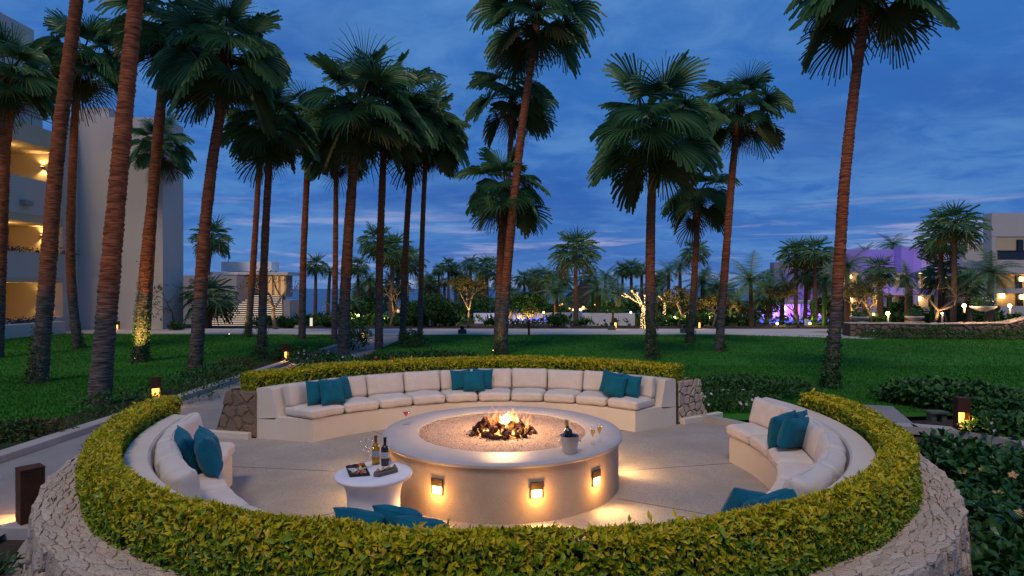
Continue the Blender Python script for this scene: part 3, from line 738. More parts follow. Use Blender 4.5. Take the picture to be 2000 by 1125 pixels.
def cushion(kind, a0, a1, seed, label, group, sh=0.0):
    mid = (a0 + a1) / 2; rn = random.Random(seed)
    if kind == 'seat': h = (R(a1 - a0) * 3.3 / 2 - .004, .305 - sh * .35, .072); rad = .055
    else: h = (R(a1 - a0) * 3.55 / 2 - .005, .085, .180); rad = .060
    V, F = box_grid(12, rad, h)
    out = []; ph = rn.uniform(0, 9); tilt = R(13 + rn.uniform(-2, 3)); yaw = rn.uniform(-.02, .02); lift = rn.uniform(-.006, .012)
    for p in V:
        fx, fy, fz = p.x / h[0], p.y / h[1], p.z / h[2]
        w = noise.noise((p.x * 5 + ph, p.y * 5, p.z * 5)) * .014 + noise.noise((p.x * 12 + ph, p.y * 12, p.z * 20)) * .007
        if kind == 'seat':
            z = p.z + (max(fz, 0) * .022 * (1 - fx ** 2) * (1 - fy ** 2)) + w * .7
            q = RP(3.325 - sh * .65 + p.y * (1 + 0), mid + math.degrees(p.x * (1 - .0 * fy) / 3.325), .415 + z)
        else:
            y = p.y + math.copysign(.028 * (1 - fx ** 2) * (1 - fz ** 2), p.y) + w * .9
            sag = -.014 * (1 - fx ** 2) * max(fz, 0) + .008 * abs(fx) ** 6 * max(fz, 0)
            z = p.z + sag
            r = 3.575 - sh - .010 + y * math.cos(tilt) + z * math.sin(tilt); zz = .485 + .165 + z * math.cos(tilt) - y * math.sin(tilt) + lift
            q = RP(r, mid + math.degrees((p.x + yaw * z) / 3.55), zz)
        out.append(q)
    base = RP(3.3, mid, .34 if kind == 'seat' else .48)
    mb = MB(); mb.add(out, F)
    o = mb.build('seat_cushion' if kind == 'seat' else 'back_cushion', fabric, None, True, base)
    tag(o, label, 'cushion', group)
    # welt along the seam
    pip = MB()
    nn = 40; pts = []
    for i in range(nn):
        s = i / nn * 4; k = int(s); f = s - k
        c = [(-1, -1), (1, -1), (1, 1), (-1, 1)]; p0, p1 = c[k], c[(k + 1) % 4]
        fx, fy = p0[0] + (p1[0] - p0[0]) * f, p0[1] + (p1[1] - p0[1]) * f
        if kind == 'seat':
            x = fx * (h[0] - .002); y = fy * (h[1] - .002); cr = (1 - .0); 
            if abs(fx) > .85 and abs(fy) > .85: x *= .985; y *= .985
            pts.append(RP(3.325 - sh * .65 + y, mid + math.degrees(x / 3.325), .415 + .03))
        else:
            x = fx * (h[0] - .012); zc = fy * (h[2] - .012); y = -.045
            r = 3.565 - sh + y * math.cos(tilt) + zc * math.sin(tilt); zz = .65 + zc * math.cos(tilt) - y * math.sin(tilt) + lift
            pts.append(RP(r, mid + math.degrees((x + yaw * zc) / 3.55), zz))
    pts.append(pts[0]); pip.tube(pts, .0035, 5, False)
    pip.build('piping', fabric, o)
    return o
ORD = ['first', 'second', 'third', 'fourth', 'fifth', 'sixth', 'seventh', 'eighth', 'ninth', 'tenth', 'eleventh', 'twelfth', 'thirteenth', 'fourteenth', 'fifteenth', 'sixteenth', 'seventeenth', 'eighteenth']
bl, br = aL(3.3) - .2, aR(3.3) + .2
for i in range(10):
    s = (bl - br) / 10
    cushion('seat', bl - (i + 1) * s + .06, bl - i * s - .06, 100 + i, f'{ORD[i]} pale seat cushion counted from the brown pier end of the far bench', 'seat cushions on the far bench')
    cushion('back', bl - (i + 1) * s + .06 - .1, bl - i * s - .06 - .1, 200 + i, f'{ORD[i]} pale back cushion counted from the brown pier end of the far bench', 'back cushions on the far bench')
n0, n1 = nb0(3.3) + .3, nb1(3.3) - .3
for i in range(18):
    s = (n1 - n0) / 18; a, b = n0 + i * s + .06, n0 + (i + 1) * s - .06
    west = i < 9; k = i if west else 17 - i
    end = 'west' if west else 'east'
    if True:
        cushion('seat', a, b, 300 + i, f'{ORD[k]} pale seat cushion from the {end} end of the near bench', 'seat cushions on the near bench', .125)
    if not 224 < (a + b) / 2 < 311: cushion('back', a, b, 400 + i, f'{ORD[k]} pale back cushion from the {end} end of the near bench', 'back cushions on the near bench', .125)

# ------------------------------------------------------------------ teal scatter pillows
def pillow(pos, face, up, size, thick, label, seed, group):
    rn = random.Random(seed); n = 14; V = []; F = []
    X = up.cross(face).normalized(); Y = (face.cross(X)).normalized(); Z = face.normalized()
    for sgn in (1, -1):
        b = len(V)
        for j in range(n + 1):
            for i in range(n + 1):
                u, v = -1 + 2 * i / n, -1 + 2 * j / n
                pin = 1 - .075 * (1 - v * v) * abs(u) ** 3; pin2 = 1 - .075 * (1 - u * u) * abs(v) ** 3
                th = ((1 - u ** 4) * (1 - v ** 4)); th = max(th, 0) ** .62
                w = noise.noise((u * 2.2 + seed, v * 2.2, sgn)) * .09 * th + noise.noise((u * 6 + seed, v * 6, sgn * 3)) * .03 * th
                cor = .012 * abs(u * v) ** 3
                p = X * (u * pin * size / 2) + Y * (v * pin2 * size / 2 - .012 * (1 - u * u) * max(v, 0)) + Z * (sgn * thick / 2 * th * (1 + w) + cor * sgn * 0 + .004 * sgn)
                V.append(Vector(pos) + p)
        for j in range(n):
            for i in range(n):
                q = [b + j * (n + 1) + i, b + j * (n + 1) + i + 1, b + (j + 1) * (n + 1) + i + 1, b + (j + 1) * (n + 1) + i]
                F.append(q if sgn > 0 else q[::-1])
    m = (n + 1) ** 2
    edge = [i for i in range(n + 1)] + [j * (n + 1) + n for j in range(1, n + 1)] + [n * (n + 1) + i for i in range(n - 1, -1, -1)] + [j * (n + 1) for j in range(n - 1, 0, -1)]
    for k in range(len(edge)):
        a, b2 = edge[k], edge[(k + 1) % len(edge)]; F.append([a, m + a, m + b2, b2])
    mb = MB(); mb.add(V, F); lo = min(v.z for v in V)
    o = mb.build('throw_pillow', teal, None, True, (pos[0], pos[1], lo)); tag(o, label, 'pillow', group)
    pip = MB(); pts = [V[e] + Z * -.003 for e in edge] ; pts.append(pts[0]); pip.tube(pts, .004, 5, False); pip.build('piping', teal, o)
def ring_pillow(a, r, z, lean, roll, yaw, size, label, seed, group, thick=.15):
    inn = Vector((-math.cos(R(a + yaw)), -math.sin(R(a + yaw)), 0)); upv = Vector((0, 0, 1))
    f = (inn * math.cos(R(lean)) + upv * math.sin(R(lean))).normalized()
    u = (upv * math.cos(R(lean)) - inn * math.sin(R(lean))).normalized()
    u = Matrix.Rotation(R(roll), 3, f) @ u
    pillow(RP(r, a, z), f, u, size, thick, label, seed, group)
def ang_at(px, d):
    p = W(px, 0, d) - CEN; return math.degrees(math.atan2(p.y, p.x)) % 360
g = 'teal pillows on the far bench'
Z0 = .50
ring_pillow(ang_at(609, 9.05), 3.30, Z0 + .185, 14, -3, -4, .37, 'teal pillow at the brown pier end of the far bench, behind its square neighbour', 1, g)
ring_pillow(ang_at(662, 9.35), 3.36, Z0 + .185, 14, 6, 12, .37, 'teal pillow half hidden on the inner side of the brown pier end group', 2, g)
ring_pillow(ang_at(638, 9.1), 3.18, Z0 + .19, 18, -2, -4, .40, 'front square teal pillow of the group nearest the brown pier', 3, g)
ring_pillow(ang_at(901, 10.2), 3.34, Z0 + .175, 14, 2, 4, .36, 'teal pillow on the pier side of the trio behind the fire', 4, g)
ring_pillow(ang_at(943, 10.2), 3.36, Z0 + .18, 14, -3, -6, .36, 'teal pillow on the flame side of the trio behind the fire', 5, g)
ring_pillow(ang_at(926, 10.05), 3.2, Z0 + .175, 17, 1, 0, .37, 'front teal pillow of the trio behind the fire', 6, g)
ring_pillow(ang_at(1190, 9.75), 3.36, Z0 + .19, 14, -8, 4, .38, 'tilted teal pillow at the inner side of the tan pier group', 7, g)
ring_pillow(ang_at(1231, 9.6), 3.32, Z0 + .175, 14, -4, -6, .37, 'teal pillow closest to the tan pier on the far bench', 8, g)
ring_pillow(ang_at(1200, 9.6), 3.2, Z0 + .175, 18, -6, 0, .37, 'front teal pillow of the group near the tan pier', 9, g)
g = 'teal pillows on the near bench'
ring_pillow(201, 3.12, Z0 + .18, 12, 6, 20, .37, 'plump teal pillow leaning nearest the open end of the west seat', 11, g, .19)
ring_pillow(206.5, 3.12, Z0 + .185, 16, -4, 8, .39, 'plump teal pillow in front on the west seat', 12, g, .19)
ring_pillow(203.5, 3.30, Z0 + .23, 18, 10, 12, .36, 'teal pillow wedged behind two others on the west seat', 13, g, .14)
ring_pillow(353.5, 3.16, Z0 + .18, 14, -6, -50, .39, 'plump teal pillow standing in front on the east seat', 14, g, .19)
ring_pillow(350, 3.22, Z0 + .195, 16, 6, -50, .37, 'plump teal pillow on the cushion side of the east seat pair', 15, g, .18)
ring_pillow(354, 3.32, Z0 + .22, 16, 4, -40, .36, 'teal pillow peeping out between the east seat pair', 16, g, .13)
ring_pillow(252.5, 3.20, Z0 + .125, 34, 9, 6, .36, 'teal pillow poking above the hedge below the white table, west one', 17, g)
ring_pillow(257, 3.08, Z0 + .13, 40, 8, -4, .36, 'teal pillow poking above the hedge below the white table, inner one', 18, g)
ring_pillow(261, 3.20, Z0 + .115, 38, 4, -6, .36, 'teal pillow poking above the hedge below the white table, closest to the fire pit', 19, g)
ring_pillow(307.5, 3.18, Z0 + .085, 24, 14, -34, .33, 'teal pillow above the near hedge, standing furthest into the patio', 20, g, .17)
ring_pillow(309.5, 3.36, Z0 + .10, 24, -14, -20, .32, 'teal pillow above the near hedge leaning on a pale cushion', 21, g, .17)
ring_pillow(306.5, 3.30, Z0 + .07, 30, 6, -10, .32, 'teal pillow lying between two others above the near hedge', 22, g, .16)
# ------------------------------------------------------------------ fire pit
PC = Vector((-0.115, 7.0, 0))
pit = thing('fire_pit', 'large round plaster fire pit with a concrete rim and raked sand', 'fire pit', PC)
mb = MB(); mb.lathe([(1.30, 0.0), (1.362, 0.0), (1.358, .538), (1.30, .538)], PC, 128, False); auto_smooth(mb.build('wall', pitwall_m, pit), 30)
mb = MB(); mb.lathe([(.985, .45), (.985, .585), (.997, .595), (1.36, .595), (1.388, .589), (1.400, .576), (1.400, .556), (1.390, .543), (1.366, .538)], PC, 128, False); auto_smooth(mb.build('rim', cap_m, pit), 40)
def sand_material():
    m, nt, N, L, b = nodes_of('raked_sand')
    geo = N.new('ShaderNodeNewGeometry')
    n = N.new('ShaderNodeTexNoise'); L.new(geo.outputs['Position'], n.inputs['Vector']); n.inputs['Scale'].default_value = 110; n.inputs['Detail'].default_value = 4
    r = N.new('ShaderNodeValToRGB'); L.new(n.outputs[0], r.inputs[0])
    e = r.color_ramp.elements; e[0].position = .33; e[0].color = (.14, .085, .06, 1); e[1].position = .62; e[1].color = (.62, .47, .37, 1)
    q = e.new(.47); q.color = (.47, .34, .26, 1)
    L.new(r.outputs[0], b.inputs['Base Color']); b.inputs['Roughness'].default_value = .95; b.inputs['Specular IOR Level'].default_value = .15
    bp = N.new('ShaderNodeBump'); bp.inputs['Strength'].default_value = .9; bp.inputs['Distance'].default_value = .012
    L.new(n.outputs[0], bp.inputs['Height']); L.new(bp.outputs[0], b.inputs['Normal'])
    return m
sand_m = sand_material()
def build_sand():
    nr, na = 60, 720; V = []; F = []
    for i in range(nr + 1):
        r = .984 * i / nr
        for j in range(na):
            a = 2 * math.pi * j / na
            rk = math.sin(a * 112 + .8 * math.sin(a * 3) + r * 3) * .0055 * min(1, max(0, (r - .40) / .1)) * (1 if r < .93 else .2)
            mod = .35 + .65 * max(0, noise.noise((math.cos(a) * 1.3, math.sin(a) * 1.3, 4)) + .55)
            edge = .02 * max(0, (r - .86) / .12) ** 2
            V.append((r * math.cos(a), r * math.sin(a), .553 + rk * mod + edge + .006 * noise.noise((r * math.cos(a) * 6, r * math.sin(a) * 6, 0))))
    for i in range(nr):
        for j in range(na):
            k = (j + 1) % na; F.append((i * na + j, (i + 1) * na + j, (i + 1) * na + k, i * na + k))
    link('sand', np_mesh('sand', V, F, sand_m, smooth=True), pit)
    # loose grit thrown up against the rim
    n = 2600; a = rng.uniform(0, 2 * np.pi, n); r = np.where(rng.uniform(0, 1, n) < .55, .985 - np.abs(rng.normal(0, .05, n)), np.sqrt(rng.uniform(.12, .95, n))); r = np.minimum(r, .98)
    s = rng.uniform(.003, .0085, n); V = []; T = []
    oct_ = np.array([(1, 0, 0), (-1, 0, 0), (0, 1, 0), (0, -1, 0), (0, 0, 1), (0, 0, -.4)]); tri = np.array([(0, 2, 4), (2, 1, 4), (1, 3, 4), (3, 0, 4), (2, 0, 5), (1, 2, 5), (3, 1, 5), (0, 3, 5)])
    P = np.stack([r * np.cos(a), r * np.sin(a), .556 + .02 * np.maximum(0, (r - .86) / .12) ** 2 + s * .3], 1)
    V = (P[:, None] + oct_[None] * s[:, None, None] * rng.uniform(.6, 1.3, (n, 6, 1))).reshape(-1, 3)
    T = (tri[None] + (np.arange(n) * 6)[:, None, None]).reshape(-1, 3)
    grit = pmat('grit', (.3, .2, .15), None, rough=.9, island=[(.16, .10, .07), (.42, .30, .22), (.25, .16, .12), (.55, .43, .34)])
    o = link('grit', np_mesh('grit', V, T, grit), pit); o['kind'] = 'stuff'
build_sand()
# recessed wall lights round the drum
for k, deg in enumerate((-117, -75, -44, 9, 36, 62, 98, 134, 170, 206)):
    a = R(deg); o_ = Vector((math.cos(a), math.sin(a), 0)); t_ = Vector((-math.sin(a), math.cos(a), 0)); up = Vector((0, 0, 1))
    c = PC + o_ * 1.362 + up * .345
    mb = MB(); mb.obox(c + o_ * .008 + up * .018, t_, o_, up, .066, .008, .036); mb.obox(c + o_ * .001 - up * .06, t_, o_, up, .066, .006, .045)
    f = mb.build('light_fitting', bronze, pit, bevel=.003)
    mb = MB(); mb.obox(c + o_ * .0085 - up * .058, t_, o_, up, .050, .004, .036); mb.build('lens', lens_m, f)
    lamp('pit_light', 'SPOT', c + o_ * .05 - up * .045, 21, (1, .62, .25), f, .03, o_ * .85 - up * .75, 120, .8)
    lamp('pit_glow', 'POINT', c + o_ * .085 - up * .09, 5.0, (1, .44, .10), f, .025)

# lava rocks, each its own stone, heaped in the middle
rock_m = pmat('lava_rock', (.085, .030, .018), (.030, .013, .010), 18, .9, 1.0, 60, bdist=.015)
ember_m = pmat('ember', (.3, .06, .02)); 
def ember_nodes():
    m, nt, N, L, b = nodes_of('glowing_embers')
    geo = N.new('ShaderNodeNewGeometry'); n = N.new('ShaderNodeTexNoise'); L.new(geo.outputs['Position'], n.inputs['Vector']); n.inputs['Scale'].default_value = 16; n.inputs['Detail'].default_value = 3
    r = N.new('ShaderNodeValToRGB'); L.new(n.outputs[0], r.inputs[0]); e = r.color_ramp.elements
    e[0].position = .40; e[0].color = (.10, .008, .0, 1); e[1].position = .62; e[1].color = (1, .42, .06, 1)
    L.new(r.outputs[0], b.inputs['Emission Color']); b.inputs['Emission Strength'].default_value = 3.5; b.inputs['Base Color'].default_value = (.03, .01, .005, 1)
    return m
ember_m = ember_nodes()
pile = thing('lava_rock_pile', 'heap of charred lava rocks burning in the middle of the sand', 'rock pile', PC + Vector((0, 0, .555)))
import bmesh
def rock_mesh(seed, m):
    bm = bmesh.new(); bmesh.ops.create_icosphere(bm, subdivisions=2, radius=1)
    for v in bm.verts:
        d = v.co.normalized(); k = 1 + .55 * noise.noise(d * 1.3 + Vector((seed * 7.1, 0, 0))) + .25 * noise.noise(d * 3.1 + Vector((0, seed * 5.3, 0)))
        v.co = d * k; v.co.z *= .8
    me = bpy.data.meshes.new('lava_rock'); bm.to_mesh(me); bm.free(); me.materials.append(m); return me
rocks = [rock_mesh(i, rock_m) for i in range(7)]
def put_rock(p, s, name='lava_rock', me=None):
    o = link(name, me or rnd.choice(rocks), pile); o.location = p; o.scale = (s * rnd.uniform(.8, 1.25), s * rnd.uniform(.8, 1.25), s * rnd.uniform(.75, 1.1)); o.rotation_euler = (rnd.uniform(0, 6), rnd.uniform(0, 6), rnd.uniform(0, 6)); return o
for i in range(84):
    q = (i + .5) / 84; r = .375 * math.sqrt(q) * rnd.uniform(.92, 1.06); a = i * 2.39996 + rnd.uniform(-.2, .2)
    top = .085 * (1 - (r / .40) ** 2)
    s = rnd.uniform(.022, .04) if r > .28 else rnd.uniform(.032, .056)
    put_rock((r * math.cos(a), r * math.sin(a), max(.015, top * rnd.uniform(.5, 1.05))), s)
for i, (x, y, z, s) in enumerate(((-.20, -.06, .12, .075), (-.02, -.10, .10, .06), (.12, -.08, .09, .065), (.20, .04, .10, .06), (-.10, -.2, .07, .06), (.05, -.22, .06, .055), (-.28, .0, .06, .06))): put_rock((x, y, z), s)
mb = MB(); mb.lathe([(.30, .0), (.27, .03), (.18, .055), (0.0, .07)], PC + Vector((0, 0, .556)), 40, False)
o = mb.build('ember_bed', ember_m, pile)
small = MB(); 
for i in range(150):
    a = rnd.uniform(0, 6.28); r = abs(rnd.gauss(.38, .045)); s = rnd.uniform(.005, .013); c = PC + Vector((r * math.cos(a), r * math.sin(a), .558 + s * .4))
    vs = [c + Vector((x * s * rnd.uniform(.6, 1.3), y * s * rnd.uniform(.6, 1.3), z * s * rnd.uniform(.6, 1.2))) for x, y, z in ((1, 0, 0), (-1, 0, 0), (0, 1, 0), (0, -1, 0), (0, 0, 1), (0, 0, -.6))]
    small.add(vs, [(0, 2, 4), (2, 1, 4), (1, 3, 4), (3, 0, 4), (2, 0, 5), (1, 2, 5), (3, 1, 5), (0, 3, 5)])
o = small.build('cinders', rock_m, pile); o['kind'] = 'stuff'
# flames: closed tongues of glowing gas
def flame_mat(name, col, dens):
    m = bpy.data.materials.new(name); m.use_nodes = True; nt = m.node_tree; N = nt.nodes; L = nt.links
    N.clear(); o = N.new('ShaderNodeOutputMaterial'); e = N.new('ShaderNodeEmission'); e.inputs[0].default_value = (*col, 1); e.inputs[1].default_value = dens
    L.new(e.outputs[0], o.inputs['Volume']); return m
fl_core = flame_mat('flame_core', (1, .62, .24), 75)
fl_mid = flame_mat('flame_mid', (1, .36, .06), 26)
fl_out = flame_mat('flame_tip', (1, .20, .02), 9)
fire = thing('fire', 'bright yellow flames rising from the lava rocks', 'fire', PC + Vector((0, 0, .60)))
def tongue(x, y, z, h, w, seed, m, n=9, k=14):
    rn = random.Random(seed); pts = []; rad = []; ph = rn.uniform(0, 6); lean = (rn.uniform(-.25, .25), rn.uniform(-.15, .15))
    for i in range(k + 1):
        t = i / k
        pts.append(PC + Vector((x + lean[0] * h * t + .16 * h * t * math.sin(t * 7 + ph), y + lean[1] * h * t + .12 * h * t * math.cos(t * 6 + ph), z + h * .85 * t)))
        rad.append(max(.0012, w * (math.sin(math.pi * min(1, .22 + t * .78)) ** .9) * (1 - .45 * t) * (1 + .2 * math.sin(t * 11 + ph))))
    mb = MB(); mb.tube(pts, rad, n)
    mb.build('flame', m, fire, True)
fl = random.Random(5)
for i in range(9): tongue(fl.gauss(.06, .07), fl.gauss(.05, .06), .61, fl.uniform(.14, .22), fl.uniform(.026, .042), i, fl_core)
for i in range(14): tongue(fl.gauss(.05, .11), fl.gauss(.03, .09), .61, fl.uniform(.16, .29), fl.uniform(.018, .034), 50 + i, fl_mid)
for i in range(22): tongue(fl.gauss(.05, .12), fl.gauss(.04, .10), .62, fl.uniform(.18, .37), fl.uniform(.009, .02), 90 + i, fl_out)
for i, (x, y) in enumerate(((-.27, -.12), (-.16, -.20), (.0, -.25), (.12, -.26), (.24, -.14), (-.22, .0), (-.08, -.16), (.07, -.16), (.19, -.2), (-.2, -.17), (.27, -.04))):
    tongue(x, y, .585, fl.uniform(.05, .10), fl.uniform(.013, .022), 140 + i, fl_core); tongue(x + .015, y, .585, fl.uniform(.08, .14), fl.uniform(.012, .02), 170 + i, fl_mid)
lamp('fire_light', 'POINT', PC + Vector((.02, 0, .92)), 62, (1, .56, .25), fire, .12)

# ------------------------------------------------------------------ glasses, bottles, table
gl = glass('clear_glass'); gl_g = glass('green_glass', (.05, .10, .03)); gl_y = gl
dark_bottle = pmat('dark_bottle', (.012, .012, .014), None, rough=.08, spec=.6)
wine_w = glass('white_wine_bottle', (.72, .58, .16)); champ = glass('champagne', (.95, .75, .28), 0, 1.34); redd = glass('red_cocktail', (.9, .03, .02), 0, 1.34)
label_m = pmat('bottle_label', (.42, .43, .46), (.36, .37, .40), 60, .8)
label_p = pmat('print', (.03, .035, .06)); foil_g = pmat('foil_copper', (.25, .12, .035), None, rough=.35, metal=.8); foil_b = pmat('foil_black', (.015, .015, .017), None, rough=.4)
foil_y = pmat('foil_gold', (.55, .40, .10), (.48, .33, .08), 30, .4, metal=.7)
ice_m = glass('ice', (.93, .97, 1.0), .12, 1.31, False)
def wineglass(name, label, p, H, bowl, stem_h, shape, wine=None, fill=0, group=None, cat='glass'):
    t = thing(name, label, cat, p, group); w = .0013
    foot = bowl * .95
    mb = MB(); mb.lathe([(0.0005, 0), (foot, 0), (foot, .0015), (foot * .5, .004), (.0045, .010), (.0035, .02), (.0033, stem_h * .8), (.006, stem_h), (.0005, stem_h)], p, 24); mb.build('stem', gl, t, True)
    prof = [(max(.004, bowl * r), stem_h + (H - stem_h) * z) for r, z in shape]
    inner = [(max(.001, r - w), z + (w * 1.5 if i == 0 else 0)) for i, (r, z) in enumerate(prof)]
    mb = MB(); mb.lathe([(.0005, prof[0][1])] + prof + inner[::-1] + [(.0005, inner[0][1])], p, 28, False); mb.build('bowl', gl, t, True)
    if wine:
        q = [(max(.0008, r - w * 1.6), z + w * 2) for r, z in prof]; zt = stem_h + (H - stem_h) * fill; out = [(.0005, q[0][1])]
        for i, (r, z) in enumerate(q):
            if z <= zt: out.append((r, z))
            else:
                r0, z0 = q[i - 1]; k = (zt - z0) / max(1e-6, z - z0); out.append((r0 + (r - r0) * k, zt)); break
        out.append((.0005, zt)); mb = MB(); mb.lathe(out, p, 28, False); mb.build('drink', wine, t, True)
    return t
ROUND = [(.15, 0), (.62, .10), (.93, .30), (1.0, .50), (.93, .75), (.80, 1.0)]
FLUTE = [(.12, 0), (.55, .12), (.88, .32), (1.0, .6), (.96, 1.0)]
VEE = [(.06, 0), (.35, .33), (.7, .68), (1.0, 1.0)]
TZ = .54; TC = G(730, 921, TZ)
tbl = thing('cocktail_table', 'round cocktail table under a tight white stretch cover', 'table', (TC.x, TC.y, 0))
mb = MB(); c0 = (TC.x, TC.y, 0)
mb.lathe([(0.001, TZ), (.30, TZ), (.340, TZ - .003), (.358, TZ - .012), (.362, TZ - .024), (.352, TZ - .04), (.325, TZ - .052)], c0, 96, False); auto_smooth(mb.build('tabletop_cover', white_m, tbl), 60)
mb = MB(); prof = []
for i in range(15):
    t = i / 14; z = (TZ - .05) * (1 - t); r = .236 + .09 * math.exp(-t * 7) + .022 * t ** 2.2; prof.append((r, z))
mb.lathe(prof, c0, 96, False); auto_smooth(mb.build('skirt', white_m, tbl), 80)
tg = 'wine glasses on the white table'
for (px, py, s, lab) in ((709, 902, 1.0, 'empty wine glass furthest from the bottles on the white table'), (722, 911, .93, 'smaller empty wine glass standing closest to the hedge side on the white table'), (721, 898, 1.02, 'empty wine glass at the back, beside the pale wine bottle')):
    wineglass('wine_glass', lab, G(px, py, TZ), .215 * s, .042 * s, .09 * s, ROUND, group=tg)
def bottle(name, label, p, H, R0, m, foil, wine=None, lab=True):
    t = thing(name, label, 'bottle', p)
    prof = [(.001, .0), (R0 * .92, .0), (R0, .008), (R0, H * .60), (R0 * .95, H * .645), (R0 * .70, H * .69), (R0 * .45, H * .735), (R0 * .38, H * .77), (R0 * .37, H * .965), (R0 * .42, H * .968), (R0 * .42, H * .99), (.001, H * .99)]
    mb = MB(); mb.lathe(prof, p, 32, False); auto_smooth(mb.build('glass_body', m, t), 50)
    if lab:
        mb = MB(); n = 26; vs = []; fs = []
        for i in range(n + 1):
            a = R(-90 - 95 + 190 * i / n)
            for z in (H * .28, H * .50): vs.append((p.x + (R0 + .0008) * math.cos(a), p.y + (R0 + .0008) * math.sin(a), p.z + z))
        for i in range(n): fs.append((2 * i, 2 * i + 2, 2 * i + 3, 2 * i + 1))
        mb.add(vs, fs); lb = mb.build('paper_label', label_m, t, True)
        mb = MB()
        for (z, hw, hh) in ((.425, 5, .012), (.36, 12, .006), (.325, 9, .005)):
            vs = []; fs = []
            for i in range(7):
                a = R(-92 - hw + 2 * hw * i / 6)
                for s in (-1, 1): vs.append((p.x + (R0 + .0016) * math.cos(a), p.y + (R0 + .0016) * math.sin(a), p.z + H * (z + s * hh)))
            for i in range(6): fs.append((2 * i, 2 * i + 2, 2 * i + 3, 2 * i + 1))
            mb.add(vs, fs)
        mb.build('print', label_p, lb)
    mb = MB(); mb.lathe([(R0 * .39, H * .80), (R0 * .405, H * .80), (R0 * .40, H * .965), (R0 * .45, H * .97), (R0 * .45, H), (.001, H)], p, 24, False); auto_smooth(mb.build('foil', foil, t), 40)
    return t
bottle('wine_bottle', 'pale white wine bottle with grey label and copper foil', G(734, 907, TZ), .282, .037, wine_w, foil_g)
bottle('wine_bottle', 'dark red wine bottle with blue-grey label and black foil', G(752, 909, TZ), .272, .038, dark_bottle, foil_b)
# tray of cheeses
slate = pmat('black_tray', (.02, .02, .022), None, rough=.5); wood_g = pmat('grey_wood', (.16, .14, .125), (.09, .08, .072), 30, .85, .5, 60, stretch=(.3, 1, 1))
FOOD = [pmat('cheese', (.62, .50, .22), (.70, .60, .36), 40, .6), pmat('white_cheese', (.72, .68, .60), (.64, .60, .52), 50, .6), pmat('ham', (.42, .13, .09), (.5, .22, .16), 60, .5), pmat('tomato', (.60, .06, .02), (.62, .13, .03), 40, .35), pmat('grape', (.03, .04, .07), (.05, .06, .12), 40, .35), pmat('nut', (.34, .20, .09), (.24, .13, .06), 60, .7), pmat('herb', (.12, .17, .03), (.2, .25, .05), 60, .6)]
q = [G(676, 911, TZ + .012), G(711, 905, TZ + .012), G(722, 927, TZ + .012), G(683, 930, TZ + .012)]
tray = thing('cheese_tray', 'black tray of cheeses, ham, grapes and tomatoes', 'tray', (sum(p.x for p in q) / 4, sum(p.y for p in q) / 4, TZ))
mb = MB(); mb.add([(p.x, p.y, TZ + .001) for p in q] + [(p.x, p.y, TZ + .010) for p in q], [(0, 3, 2, 1), (4, 5, 6, 7), (0, 1, 5, 4), (1, 2, 6, 5), (2, 3, 7, 6), (3, 0, 4, 7)]); tb = mb.build('tray', slate, tray)
mb = MB(); 
for i in range(4):
    a, b = q[i], q[(i + 1) % 4]; d = (b - a); u = d.normalized(); n_ = Vector((-u.y, u.x, 0)); mb.obox(((a.x + b.x) / 2, (a.y + b.y) / 2, TZ + .012), u, n_, (0, 0, 1), d.length / 2, .0025, .007)
mb.build('raised_edge', slate, tray)
def bits(kind, m, pts, s):
    for (u, v) in pts:
        p = (q[0] * (1 - u) + q[1] * u) * (1 - v) + (q[3] * (1 - u) + q[2] * u) * v
        bm = bmesh.new()
        if kind in ('grape', 'tomato'): bmesh.ops.create_icosphere(bm, subdivisions=2, radius=s)
        elif kind in ('nut', 'herb'):
            bmesh.ops.create_icosphere(bm, subdivisions=1, radius=s)
            for v_ in bm.verts: v_.co *= rnd.uniform(.6, 1.2)
        else:
            bmesh.ops.create_cube(bm, size=s * 1.7)
            for v_ in bm.verts: v_.co = Vector((v_.co.x * 1.5, v_.co.y * rnd.uniform(.7, 1.2), v_.co.z * .7)) * rnd.uniform(.85, 1.1)
        me = bpy.data.meshes.new(kind); bm.to_mesh(me); bm.free(); me.materials.append(m)
        o = link(kind, me, tray); o.location = p - gloc(tray) + Vector((0, 0, s * .55 + rnd.uniform(0, .006))); o.rotation_euler = (rnd.uniform(-.4, .4), rnd.uniform(-.4, .4), rnd.uniform(0, 6))
def spots(u0, u1, v0, v1, n): return [(rnd.uniform(u0, u1), rnd.uniform(v0, v1)) for _ in range(n)]
bits('grape', FOOD[4], spots(.08, .5, .06, .3, 12), .009)
bits('tomato', FOOD[3], spots(.62, .95, .05, .3, 11), .010)
bits('white_cheese', FOOD[1], spots(.08, .5, .35, .75, 14), .009)
bits('cheese', FOOD[0], spots(.6, .94, .35, .65, 10), .010)
bits('ham', FOOD[2], spots(.35, .9, .55, .92, 16), .010)
bits('nut', FOOD[5], spots(.1, .95, .72, .94, 16), .007)
bits('herb', FOOD[6], spots(.45, .95, .3, .5, 6), .008)
